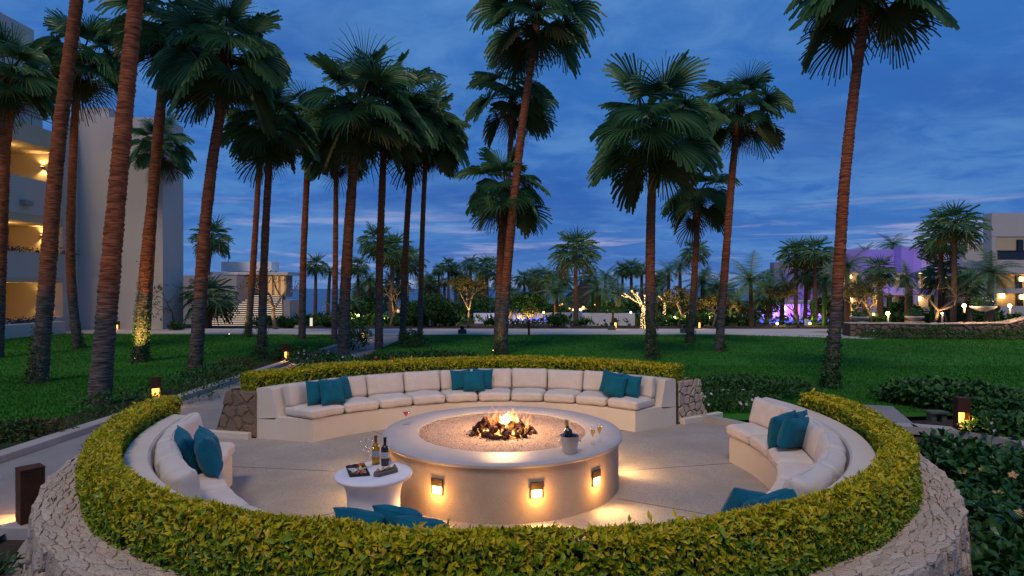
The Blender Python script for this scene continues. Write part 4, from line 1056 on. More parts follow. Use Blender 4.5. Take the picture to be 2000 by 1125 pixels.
# grey wooden board of canapes
b0, b1 = G(731, 925, TZ + .03), G(774, 914, TZ + .03); u = (b1 - b0).normalized(); n_ = Vector((-u.y, u.x, 0)); Lb = (b1 - b0).length
board = thing('serving_board', 'chunky grey wooden board of canapes with a breadstick', 'board', ((b0 + b1) / 2).to_tuple()[:2] + (TZ,))
mb = MB(); pr = [(-.01, .0), (.02, -.045), (Lb * .93, -.045), (Lb + .01, -.01), (Lb + .01, .05), (.03, .05)]; vs = [b0 + u * a + n_ * c for a, c in pr]; k = len(vs)
mb.add([(p.x, p.y, TZ + .001) for p in vs] + [(p.x, p.y, TZ + .034) for p in vs], [list(range(k))[::-1], list(range(k, 2 * k))] + [(i, (i + 1) % k, k + (i + 1) % k, k + i) for i in range(k)]); mb.build('wood_block', wood_g, board, bevel=.004)
crust = pmat('pastry', (.42, .26, .12), (.34, .19, .08), 50, .7)
for i in range(4):
    c = b0 + u * (Lb * (.18 + .25 * i)) + n_ * .006; c = Vector((c.x, c.y, TZ + .034))
    mb = MB(); mb.lathe([(.001, 0), (.017, 0), (.020, .014), (.016, .020), (.001, .018)], c, 16, False); cp = mb.build('canape', crust, board, True)
    bm = bmesh.new(); bmesh.ops.create_icosphere(bm, subdivisions=2, radius=.011); me = bpy.data.meshes.new('topping'); bm.to_mesh(me); bm.free(); me.materials.append((FOOD[2], FOOD[3], FOOD[2], FOOD[4])[i]); o = link('topping', me, cp); o.location = c + Vector((0, 0, .023)) - gloc(board)
mb = MB(); a = b0 + u * .06 - n_ * .01; mb.tube([(a.x, a.y, TZ + .045), (a.x + .06, a.y + .04, TZ + .072), (a.x + .09, a.y + .06, TZ + .088)], [.005, .004, .003], 8); mb.build('breadstick', FOOD[0], board, True)

# champagne on ice, flutes, cocktail on the rim
cz = .5955
bp_ = G(1113, 884.5, cz)
bk = thing('ice_bucket', 'brushed steel ice bucket standing on the fire pit rim', 'bucket', bp_)
mb = MB(); mb.lathe([(.001, 0), (.066, 0), (.070, .006), (.094, .168), (.099, .172), (.099, .178), (.092, .178), (.090, .168), (.070, .02), (.001, .02)], bp_, 48, False); auto_smooth(mb.build('pail', steel, bk), 40)
for s in (-1, 1):
    mb = MB(); mb.tube([bp_ + Vector((s * .09, -.022, .14)), bp_ + Vector((s * .108, -.02, .125)), bp_ + Vector((s * .112, 0, .112)), bp_ + Vector((s * .108, .02, .125)), bp_ + Vector((s * .09, .022, .14))], .0045, 8); mb.build('handle', steel, bk, True)
for i in range(34):
    a = rnd.uniform(0, 6.28); r = .078 * math.sqrt(rnd.random()); bm = bmesh.new(); bmesh.ops.create_cube(bm, size=.024)
    me = bpy.data.meshes.new('ice_cube'); bm.to_mesh(me); bm.free(); me.materials.append(ice_m)
    if i == 0:
        ic = me
    o = link('ice_cube', ic, bk); o.location = (r * math.cos(a), r * math.sin(a), .155 + rnd.uniform(0, .02)); o.rotation_euler = (rnd.uniform(0, 3), rnd.uniform(0, 3), rnd.uniform(0, 3))
cb = bottle('champagne_bottle', 'dark champagne bottle with gold neck foil leaning in the ice bucket', Vector((0, 0, 0)), .30, .043, dark_bottle, foil_y, lab=False)
cb.location = bp_ + Vector((.012, .0, .032)); cb.rotation_euler = (R(-4), R(-9), 0)
wineglass('champagne_flute', 'champagne flute nearest the ice bucket on the rim', G(1158, 868.5, cz), .195, .0255, .085, FLUTE, champ, .62, 'champagne flutes on the rim')
wineglass('champagne_flute', 'champagne flute on the outer side of its pair on the rim', G(1170.5, 862.5, cz), .20, .0255, .085, FLUTE, champ, .66, 'champagne flutes on the rim')
wineglass('cocktail_glass', 'martini glass of red cocktail alone on the far rim', G(793, 829, cz), .165, .047, .095, VEE, redd, .78)

# ------------------------------------------------------------------ path bollards
def bollard(p, h, w, yaw, label, gap=True, power=6, group='rusty path bollards'):
    t = thing('bollard_light', label, 'bollard', p, group)
    c, s = math.cos(yaw), math.sin(yaw); u = Vector((c, s, 0)); n_ = Vector((-s, c, 0)); up = Vector((0, 0, 1)); p = Vector(p)
    k = w * .5; th = .008; ho = h * .56      # open lamp window faces -n_
    mb = MB()
    mb.obox(p + n_ * (k - th / 2) + up * h / 2, u, n_, up, k, th / 2, h / 2)                     # back
    for sg in (-1, 1): mb.obox(p + u * sg * (k - th / 2) + up * h / 2, u, n_, up, th / 2, k - th - .001, h / 2)
    mb.obox(p - n_ * (k - th / 2) + up * (ho + (h - ho) / 2), u, n_, up, k, th / 2, (h - ho) / 2)   # front, above the window
    mb.build('casing', corten, t)
    mb = MB(); mb.obox(p + up * (h + .004), u, n_, up, k + .003, k + .003, .004); mb.build('cap', corten, t)
    mb = MB(); mb.obox(p + n_ * (k - th - .006) + up * (ho / 2 + .01), u, n_, up, k - th - .004, .004, ho / 2 - .012); mb.build('lens', lens_o, t)
    lamp('bollard_lamp', 'SPOT', p - n_ * (k * .75) + up * (ho - .02), power * 1.8, (1, .45, .12), t, .03, -n_ * .75 - up * .8, 150, .7)
    return t
bollard(G(304, 784, .10), .46, .155, R(38), 'rusty steel path bollard on the curb behind the west hedge end', power=9)
bollard(G(558, 705, .08), .50, .155, R(48), 'rusty steel path bollard among the palms before the far sofa', power=9)
bollard(G(1878, 838, .10), .48, .165, R(-12), 'rusty steel bollard with bright amber window beside the east slab path', power=9)
bollard(G(59, 1016, .06), .50, .185, R(-128), 'dark rusty bollard seen from behind beside the stone wall', power=16)
bollard(G(709, 661, .04), .42, .12, R(20), 'small lit bollard at the far end of the straight path', power=6)
bollard(G(229, 643, .06), .42, .17, R(5), 'lit bollard at the foot of the hotel end wall', power=6)
bollard(G(483, 640, .06), .50, .13, R(180), 'unlit dark post in front of the glowing stairs', power=0.5)
bollard(G(1033, 655, .06), .60, .10, R(180), 'dark post on the promenade edge beyond the lawn', power=0.5)
bollard(G(1202, 641, .05), .55, .14, R(0), 'lit bollard in front of the low white wall near the clipped shrub', power=6)
bollard(G(1366, 641, .05), .55, .13, R(0), 'lit bollard behind the promenade by the yellow-lit shrubs', power=6)
mb = MB(); _k = G(62, 1016, .06); mb.box((_k.x - 1.6, _k.y - .16, -.1), (_k.x + .13, _k.y + .16, .055)); tag(mb.build('curb', curb_m, bevel=.01), 'pale curb under the nearest bollard', 'curb', kind='structure')
# small pale green garden bench light by the east bollard
bq = G(1829, 824, .08)
sb = thing('stone_stool', 'small weathered green stone seat under the dark shrubs', 'stool', bq)
gst = pmat('green_stone', (.085, .115, .08), (.06, .085, .06), 9, .9, .3, 50)
mb = MB(); mb.obox(bq + Vector((0, 0, .16)), (1, 0, 0), (0, 1, 0), (0, 0, 1), .15, .1, .02); mb.build('seat', gst, sb, bevel=.008)
for s in (-1, 1): mb = MB(); mb.obox(bq + Vector((s * .085, 0, .07)), (1, 0, 0), (0, 1, 0), (0, 0, 1), .035, .07, .07); mb.build('leg', gst, sb)
# ------------------------------------------------------------------ palms
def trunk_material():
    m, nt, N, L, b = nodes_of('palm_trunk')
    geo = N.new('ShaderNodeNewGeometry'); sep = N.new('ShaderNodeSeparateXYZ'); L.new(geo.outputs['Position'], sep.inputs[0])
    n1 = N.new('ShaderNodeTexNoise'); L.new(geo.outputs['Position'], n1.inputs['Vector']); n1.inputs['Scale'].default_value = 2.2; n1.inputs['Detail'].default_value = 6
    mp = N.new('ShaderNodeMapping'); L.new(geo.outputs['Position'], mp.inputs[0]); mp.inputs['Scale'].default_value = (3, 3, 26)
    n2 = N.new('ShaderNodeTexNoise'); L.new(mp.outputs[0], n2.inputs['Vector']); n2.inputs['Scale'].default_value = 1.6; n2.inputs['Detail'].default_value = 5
    # grey below, red-brown above, changing over a noisy band of height
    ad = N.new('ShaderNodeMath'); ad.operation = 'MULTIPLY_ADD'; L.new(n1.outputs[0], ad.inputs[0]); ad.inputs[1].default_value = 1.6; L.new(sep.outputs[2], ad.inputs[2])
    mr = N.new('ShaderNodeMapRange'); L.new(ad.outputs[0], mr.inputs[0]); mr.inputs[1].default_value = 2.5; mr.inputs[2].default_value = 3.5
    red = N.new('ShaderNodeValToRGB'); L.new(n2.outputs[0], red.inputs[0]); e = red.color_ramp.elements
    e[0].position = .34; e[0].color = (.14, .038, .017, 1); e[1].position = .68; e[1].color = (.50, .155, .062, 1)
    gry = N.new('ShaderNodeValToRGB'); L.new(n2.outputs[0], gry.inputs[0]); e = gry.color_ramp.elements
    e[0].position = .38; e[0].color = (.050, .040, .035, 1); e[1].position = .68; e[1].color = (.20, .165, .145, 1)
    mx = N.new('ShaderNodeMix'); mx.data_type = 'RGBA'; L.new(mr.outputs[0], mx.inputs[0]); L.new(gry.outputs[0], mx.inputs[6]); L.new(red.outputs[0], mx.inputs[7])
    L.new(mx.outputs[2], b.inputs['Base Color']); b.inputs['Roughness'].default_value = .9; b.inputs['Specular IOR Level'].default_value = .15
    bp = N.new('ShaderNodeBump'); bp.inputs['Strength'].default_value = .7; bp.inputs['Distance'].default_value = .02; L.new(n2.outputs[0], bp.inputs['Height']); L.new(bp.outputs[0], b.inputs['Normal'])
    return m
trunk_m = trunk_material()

def frond_mesh(elev, seed, nseg, mats, mi, droop=1.0, lp=.46, lb=.54, rows=5):
    """a fan leaf of unit reach standing at angle elev, azimuth +x"""
    rn = random.Random(seed); V = []; F = []; M = []
    d0 = Vector((math.cos(elev), 0, math.sin(elev)))
    side = Vector((0, 1, 0))
    # petiole, sagging a little
    pts = [Vector((0, 0, 0))]; d = d0.copy(); ns = 5
    for i in range(ns):
        d = (d + Vector((0, 0, -.035 * droop * (1 if elev > -.6 else .3)))).normalized(); pts.append(pts[-1] + d * lp / ns)
    for i in range(ns):
        a, b = pts[i], pts[i + 1]; w0, w1 = .020 * (1 - .5 * i / ns), .020 * (1 - .5 * (i + 1) / ns); q = len(V); nn = side.cross(d)
        V += [a - side * w0, a + side * w0, b + side * w1, b - side * w1, a - nn * w0 * .8, b - nn * w1 * .8]
        F += [(q, q + 1, q + 2, q + 3), (q + 1, q + 4, q + 5, q + 2), (q + 4, q, q + 3, q + 5)]; M += [1, 1, 1]
    H = pts[-1]
    bend = R(rn.uniform(20, 48)) * (1 if elev > -.4 else .4) * (0.35 if elev > .9 else 1)      # the blade hangs from its stalk
    d = Matrix.Rotation(bend, 3, side) @ d
    up = side.cross(d) * -1
    if up.z < 0: up = -up
    twist = rn.uniform(-.35, .35); fold = rn.uniform(.10, .32)
    amax = R(rn.uniform(118, 140))
    for k in range(nseg):
        t = -1 + 2 * (k + .5) / nseg; ph = t * amax
        L_ = lb * (1.0 - .28 * abs(t) ** 1.6) * rn.uniform(.84, 1.10)
        dr = (d * math.cos(ph) + side * math.sin(ph)); dr = dr + up * (fold * abs(math.sin(ph)) * .9) + up * twist * math.sin(ph) * .35; dr.normalize()
        tang = (side * math.cos(ph) - d * math.sin(ph)); step = 2 * amax / nseg
        prev = None; zig = (.013 if k % 2 else -.016)
        dc = dr.copy(); p = H.copy(); pr = 0
        dk = droop * rn.uniform(.75, 1.3)
        for j in range(rows + 1):
            f = j / rows; r = L_ * f
            if j:
                p = p + dc * (r - pr)
                dc = (dc + Vector((0, 0, -1)) * dk * (.04 + 2.3 * max(0, f - .45) ** 1.1)).normalized()
            pr = r
            wmax = min(step * max(r, .012) * .56, step * lb * .40 * .50 * (1 if f < .30 else max(.05, .62 * (1 - ((f - .30) / .70) ** 1.6))))
            a = p - tang * wmax + up * zig * (1 if f > .1 else 0); b = p + tang * wmax - up * zig * (1 if f > .1 else 0)
            q = len(V); V += [a, b]
            if prev is not None: F.append((prev, prev + 1, q + 1, q)); M.append(0)
            prev = q
    me = bpy.data.meshes.new('frond'); me.from_pydata([tuple(v) for v in V], [], F)
    for m_ in mats: me.materials.append(m_)
    me.polygons.foreach_set('material_index', M); me.update(); return me
ELEVS = [78, 58, 38, 20, 4, -14, -32, -52, -70]
FR = {}
for e in ELEVS:
    for v in range(5):
        young = e > 50
        FR[e, v] = frond_mesh(R(e + (v - 2) * 4), e * 7 + v * 31, 52, (frond_m if e > -25 - 12 * (v % 3) else frond_y, petiole_m), 0, (.34 if young else .75 if e > -20 else .5), lp=.48, lb=.60)
FRD = [frond_mesh(R(-76), 900 + v, 24, (frond_dry, petiole_m), 0, .25, .4, .5) for v in range(2)]
far_crowns = []
def far_crown(seed, feather=False):
    """a whole small crown as one mesh, for palms in the distance"""
    rn = random.Random(seed); V = []; F = []; M = []
    nf = 34
    for i in range(nf):
        el = 80 - 140 * ((i + .5) / nf) ** .80 + rn.uniform(-8, 8); az = i * 2.39996 + rn.uniform(-.25, .25)
        me = frond_mesh(R(el), seed * 50 + i, 16, (frond_m, petiole_m), 0, .35 if el > 45 else .65, rows=3)
        s = rn.uniform(.82, 1.05); q = len(V); ca, sa = math.cos(az), math.sin(az)
        for v in me.vertices:
            x, y, z = v.co * s; V.append((x * ca - y * sa, x * sa + y * ca, z))
        for p in me.polygons: F.append([q + j for j in p.vertices]); M.append(2 if el < -38 and p.material_index == 0 else p.material_index)
        bpy.data.meshes.remove(me)
    me = bpy.data.meshes.new('crown'); me.from_pydata(V, [], F)
    for m_ in (frond_m, petiole_m, frond_y): me.materials.append(m_)
    me.polygons.foreach_set('material_index', M); me.update(); return me
def feather_crown(seed):
    """pinnate fronds of a coconut or date palm"""
    rn = random.Random(seed); V = []; F = []; M = []; nf = 24
    for i in range(nf):
        el = R(75 - 95 * ((i + .5) / nf) ** .8 + rn.uniform(-8, 8)); az = i * 2.39996; ca, sa = math.cos(az), math.sin(az)
        d = Vector((math.cos(el), 0, math.sin(el))); p = Vector((0, 0, 0)); n = 16; s = rn.uniform(.85, 1.1)
        for k in range(n):
            d = (d + Vector((0, 0, -.075))).normalized(); p2 = p + d * s / n; f = k / n
            ll = s * .30 * math.sin(math.pi * min(1, .12 + f * .9)) + .02
            for sg in (-1, 1):
                for h in (0, .5):
                    a = p + (p2 - p) * h; tip = a + (d * .6 + Vector((0, sg, -.35 + rn.uniform(-.15, .15)))).normalized() * ll
                    q = len(V)
                    for w in (a, a + d * .022 * s, tip): V.append((w.x * ca - w.y * sa, w.x * sa + w.y * ca, w.z))
                    F.append((q, q + 1, q + 2)); M.append(0)
            q = len(V); w_ = .010 * (1 - f)
            for w in (p + Vector((0, w_, 0)), p - Vector((0, w_, 0)), p2 - Vector((0, w_, 0)), p2 + Vector((0, w_, 0))): V.append((w.x * ca - w.y * sa, w.x * sa + w.y * ca, w.z))
            F.append((q, q + 1, q + 2, q + 3)); M.append(1); p = p2
    me = bpy.data.meshes.new('crown'); me.from_pydata(V, [], F); me.materials.append(frond_m); me.materials.append(petiole_m)
    me.polygons.foreach_set('material_index', M); me.update(); return me

def smooth_path(P, n):
    out = []; k = len(P)
    for i in range(n + 1):
        s = i / n * (k - 1); j = min(int(s), k - 2); f = s - j
        a, b, c, d = P[max(j - 1, 0)], P[j], P[j + 1], P[min(j + 2, k - 1)]
        out.append(tuple(.5 * (2 * b[q] + (c[q] - a[q]) * f + (2 * a[q] - 5 * b[q] + 4 * c[q] - d[q]) * f * f + (3 * b[q] - a[q] - 3 * c[q] + d[q]) * f ** 3) for q in range(2)))
    return out
PALMS = {}
def palm(label, d, path, w0, w1, cr, cxy, nf=36, group='tall fan palms on the lawn', seed=0, dry=2, lean=0.0):
    rn = random.Random(seed + 500)
    pts2 = smooth_path(path, 40); W3 = [W(px, py, d) for px, py in pts2]
    base = W3[0]; zb = .0
    if base.z > zb: W3[0] = Vector((base.x, base.y, zb - .05))
    t = thing('palm_tree', label, 'palm tree', (W3[0].x, W3[0].y, max(W3[0].z, 0)), group)
    # lay a fine path with leaf-scar rings
    L_ = sum((W3[i + 1] - W3[i]).length for i in range(40)); n = int(min(230, max(60, L_ / .045)))
    cum = [0]
    for i in range(40): cum.append(cum[-1] + (W3[i + 1] - W3[i]).length)
    pts = []; rad = []; j = 0
    for i in range(n + 1):
        s = L_ * i / n
        while j < 39 and cum[j + 1] < s: j += 1
        f = (s - cum[j]) / max(1e-6, cum[j + 1] - cum[j]); p = W3[j] + (W3[j + 1] - W3[j]) * f
        q = s / L_; r = (w0 + (w1 - w0) * min(1, q * 1.15) ** .75) / 2 / FOC * d
        r *= 1 + .05 * math.exp(-s / .3)
        r *= 1 + (.06 if i % 2 else -.025) * rn.uniform(.1, 1.7) + .07 * noise.noise((s * 1.1, seed, 0)) + .04 * noise.noise((s * 4.1, seed, 3))
        pts.append(p); rad.append(r)
    mb = MB(); k = 14; tv = []; 
    mb.tube(pts, rad, k)
    mb.v = [(x + rn.uniform(-.006, .006), y + rn.uniform(-.006, .006), z + rn.uniform(-.013, .013)) for x, y, z in mb.v]
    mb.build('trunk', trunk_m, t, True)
    top = pts[-1]; rt = rad[-1]; off = gloc(t)
    C = W(cxy[0], cxy[1], d)
    # leaf boots: stubs round the neck
    mb = MB()
    for i in range(64):
        a = i * 2.39996; f = i / 64; c = top + (C - top) * f * .9; o_ = Vector((math.cos(a), math.sin(a), 0)); b = c + o_ * rt * (1.0 - .35 * f)
        tip = b + o_ * rn.uniform(.06, .16) + Vector((0, 0, rn.uniform(.02, .2))); sd = Vector((-o_.y, o_.x, 0)) * .045
        mb.add([b - sd, b + sd, tip + sd * .5, tip - sd * .5, b + Vector((0, 0, .07)), tip + Vector((0, 0, .025))], [(0, 1, 2, 3), (1, 4, 5, 2), (4, 0, 3, 5), (3, 2, 5), (0, 4, 1)])
    mb.tube([top, top + (C - top) * .5, C], [rt, rt * .9, rt * .5], 10)
    mb.build('leaf_boots', boot_m, t)
    reach = cr / FOC * d * .95
    for i in range(nf):
        q = (i + .5) / nf; el = 80 - 138 * q ** .80 + rn.uniform(-7, 7); e = min(ELEVS, key=lambda x: abs(x - el))
        f = link('frond', FR[e, rn.randrange(5)], t)
        f.location = C - off + Vector((0, 0, -(q) * .35)); s = reach * rn.uniform(.84, 1.16) * (1.0 if e < 70 else .95)
        f.rotation_euler = (rn.uniform(-.14, .14), R(e - el) * .7, i * 2.39996 + rn.uniform(-.3, .3)); f.scale = (s, s, s)
    for i in range(dry):
        f = link('dry_frond', rn.choice(FRD), t); f.location = C - off - Vector((0, 0, .35)); s = reach * rn.uniform(.7, .9); f.rotation_euler = (0, 0, rn.uniform(0, 6.28)); f.scale = (s, s, s)
    PALMS[label] = (pts, rad)
    return t
TP = [
 ('tall palm nearest the hotel balconies, its slanting trunk running off the top', 14.1, [(75, 745), (88, 600), (97, 480), (112, 300), (133, 130), (150, 0), (165, -150), (171, -270)], 31, 20, 175, (172, -300)),
 ('thickest leaning palm trunk rising beside the left end of the near hedge', 11.3, [(193, 792), (206, 640), (220, 480), (236, 300), (255, 100), (268, -20), (282, -180), (291, -370)], 40, 23, 200, (292, -400)),
 ('palm with ivy lit golden at its foot', 18.0, [(274, 706), (283, 540), (297, 400), (310, 250), (322, 130), (328, 70)], 24, 17, 125, (331, 40)),
 ('short distant palm with a round crown against the hotel end wall', 31.0, [(288, 648), (298, 480), (308, 330), (311, 300)], 11, 9, 68, (312, 280)),
 ('slender palm in front of the corner of the hotel end wall', 22.0, [(152, 678), (140, 560), (138, 450), (143, 300), (148, 200), (153, 130)], 17, 13, 105, (160, 105)),
 ('palm at the far left edge before the lit balconies', 19.0, [(-8, 705), (2, 450), (8, 300), (18, 180)], 24, 20, 100, (24, 140)),
 ('tall leaning palm between the ivy-lit palm and the glowing stairs', 16.5, [(381, 720), (390, 600), (397, 480), (413, 330), (430, 220), (438, 135)], 26, 18, 138, (443, 100)),
 ('thin pale-footed palm crossing the glowing stairs', 27.0, [(484, 656), (493, 540), (500, 430), (507, 310), (510, 260)], 13, 10, 78, (512, 240)),
 ('upright palm just right of the glowing stairs with a dense crown', 18.7, [(511, 702), (514, 560), (519, 440), (525, 330), (528, 265)], 17, 13, 100, (532, 235)),
 ('palm standing between the bare tree and the grove', 25.8, [(590, 663), (592, 520), (597, 400), (602, 300), (604, 265)], 14, 11, 92, (606, 240)),
 ('thin palm at the path side of the grove', 25.0, [(653, 666), (655, 520), (656, 400), (657, 310)], 12, 9, 80, (658, 280)),
 ('stout foremost palm of the grove beside the path', 20.0, [(671, 692), (674, 580), (680, 470), (687, 370), (693, 290), (697, 240)], 23, 18, 135, (700, 205)),
 ('central palm of the grove with its trunk beyond the path', 21.8, [(740, 681), (741, 540), (744, 430), (748, 330), (750, 260)], 16, 13, 122, (754, 205)),
 ('palm of the grove with its trunk before the dark round shrub', 23.8, [(786, 671), (790, 540), (796, 420), (803, 330), (809, 275)], 13, 11, 104, (813, 240)),
 ('outermost palm of the grove, beside the open lawn', 23.4, [(820, 673), (823, 520), (827, 400), (831, 320), (834, 280)], 11, 9, 92, (840, 255)),
 ('very tall palm leaning across the middle of the sky', 20.0, [(980, 692), (985, 600), (993, 500), (1005, 380), (1022, 230), (1040, 110), (1048, 50)], 21, 14, 132, (1050, 15)),
 ('straight palm whose crown shows behind the tall leaning one', 23.0, [(984, 674), (985, 520), (990, 400), (997, 280), (1001, 210)], 13, 10, 96, (1002, 180)),
 ('shorter palm with a low crown beside the tall leaning one', 21.0, [(972, 683), (975, 580), (978, 480), (984, 390)], 17, 13, 98, (988, 365)),
 ('large full-crowned palm on the lawn behind the tan stone pier', 18.7, [(1272, 702), (1270, 560), (1271, 440), (1275, 330), (1277, 278)], 22, 16, 142, (1280, 245)),
 ('smaller palm in front of the promenade between two taller ones', 24.3, [(1347, 669), (1355, 560), (1360, 470), (1363, 405)], 14, 11, 84, (1365, 375)),
 ('palm with a pale foot leaning right over the lawn', 21.0, [(1404, 686), (1410, 600), (1420, 470), (1430, 340), (1441, 240)], 17, 13, 96, (1446, 205)),
 ('great palm on the right lawn with only its crown skirt in frame', 13.3, [(1621, 757), (1631, 640), (1640, 500), (1650, 350), (1668, 180), (1690, 20), (1697, -20)], 23, 18, 165, (1701, -55)),
]
for i, a in enumerate(TP): palm(*a, nf=20 if a[5] < 100 else 24, seed=i, dry=rnd.choice((2, 3, 4, 5)))

# ivy climbing the palm feet
def ivy(key, h, dens, label, mats=ivy_l, size=.05, side=None, lamp_=None):
    pts, rad = PALMS[key]; P = []; Nn = []
    t = thing('ivy', label, 'ivy', (pts[0].x, pts[0].y, .02), 'ivy at the palm feet')
    n = int(dens * h * 60)
    for _ in range(n):
        z = h * abs(rnd.gauss(0, .42)); 
        if z > h * 1.3: continue
        j = min(range(len(pts)), key=lambda q: abs(pts[q].z - z)); a = rnd.uniform(0, 6.283) if side is None else rnd.gauss(side, .9)
        o_ = Vector((math.cos(a), math.sin(a), 0)); flare = .16 * math.exp(-z / .12) * rnd.random()
        P.append(pts[j] + o_ * (rad[j] + rnd.uniform(.0, .05) + flare) + Vector((0, 0, z - pts[j].z + .02))); Nn.append(o_)
    P = np.array([tuple(p) for p in P]); Nn = np.array([tuple(p) for p in Nn]); n = len(P)
    o = leaf_object('foliage', P, unit(n) * .7 + np.array([0, 0, -.5]) + Nn * .5, Nn + unit(n) * .5, rng.uniform(.6, 1.3, n) * size, .75, [mats], None, t); o['kind'] = 'stuff'
    if lamp_:
        mb = MB(); q = Vector((pts[0].x + lamp_[0], pts[0].y + lamp_[1], .04)); 
        s = thing('lawn_spotlight', lamp_[3], 'spotlight', q, 'small spotlights in the lawn'); mb.tube([q, q + Vector((0, 0, .06)), q + Vector((-lamp_[0] * .12, -lamp_[1] * .12, .14))], [.02, .025, .04], 10); mb.build('housing', black_m, s, True)
        mb = MB(); c = q + Vector((-lamp_[0] * .13, -lamp_[1] * .13, .145)); mb.lathe([(.001, 0), (.034, 0), (.034, .006), (.001, .006)], c, 12, False); mb.build('lens', lens_m, s)
        lamp('spot_lamp', 'SPOT', q + Vector((0, 0, .2)), lamp_[2], (1, .62, .18), s, .03, (-lamp_[0], -lamp_[1], 1.5), 80, .8)
ivy(TP[0][0], 1.5, 7, 'ivy round the foot of the palm nearest the balconies', side=4.2)
ivy(TP[2][0], 2.6, 13, 'golden-lit ivy climbing a leaning palm on the west lawn', lamp_=(.25, -.75, 420, 'small spotlight lighting the ivy palm'))
ivy(TP[4][0], .8, 6, 'ivy tuft at the foot of the slender palm by the hotel corner', side=0)
ivy(TP[6][0], .7, 5, 'sparse ivy at the foot of the leaning palm before the stairs', shrub_d)
ivy(TP[7][0], 1.2, 7, 'lit ivy on the thin palm crossing the stairs', lamp_=(-.8, -.4, 110, 'small bright spotlight on the lawn before the stairs'))
ivy(TP[8][0], 1.6, 5, 'ivy on the upright palm right of the stairs')
ivy(TP[15][0], 1.0, 8, 'ivy hiding the foot of the very tall leaning palm', side=3.6, lamp_=(-.35, -.35, 30, 'tiny spotlight in the ivy of the tall leaning palm'))
ivy(TP[18][0], 1.9, 7, 'ivy climbing the full-crowned palm behind the tan pier', side=-1.3)
ivy(TP[19][0], 1.8, 7, 'ivy sleeve on the smaller promenade palm')
ivy(TP[20][0], .6, 6, 'ivy tuft at the pale foot of the right-leaning palm', side=0)
ivy(TP[21][0], 1.3, 13, 'thick dark ivy wrapping the foot of the great right palm', shrub_d, .06)

# distant palms
FC = [far_crown(i) for i in range(4)]; FF = [feather_crown(i) for i in range(2)]
small_trunks = {}
def far_palm(px, cy, by, d, r, label, feather=False, lit=None, lean=0, group='distant palms beyond the promenade'):
    zb = terrain_z(0, d) if by is None else (EYE - (by - CY) * d / FOC)
    c = W(px, cy, d); b = Vector((c.x - lean / FOC * d, d + rnd.uniform(-.3, .3), zb - .05))
    t = thing('palm_tree', label, 'palm tree', b, group)
    mb = MB(); n = 10; pts = [b + (c - b) * (i / n) + Vector((math.sin(i / n * 3.1) * (-lean / FOC * d) * .15, 0, 0)) for i in range(n + 1)]
    w = .13 + .03 * rnd.random(); mb.tube(pts, [w * (1.25 - .45 * i / n) for i in range(n + 1)], 8); mb.build('trunk', pmat_far, t, True)
    me = rnd.choice(FF if feather else FC); o = link('crown', me, t, c - b); s = r / FOC * d * (1.15 if not feather else 1.05); o.scale = (s, s, s * rnd.uniform(.95, 1.1)); o.rotation_euler = (0, 0, rnd.uniform(0, 6.28))
    if lit: lamp('uplight', 'SPOT', Vector((b.x - .5, b.y - 1.2, max(b.z, .05) + .25)), lit * 4, (1, .62, .2), t, .08, (c - b) + Vector((.5, 1.2, 0)), 50, .8)
    return t
pmat_far = pmat('far_palm_trunk', (.15, .085, .055), (.10, .06, .042), 2, .9)
SPOT = {  # where a far palm stands, in words
}
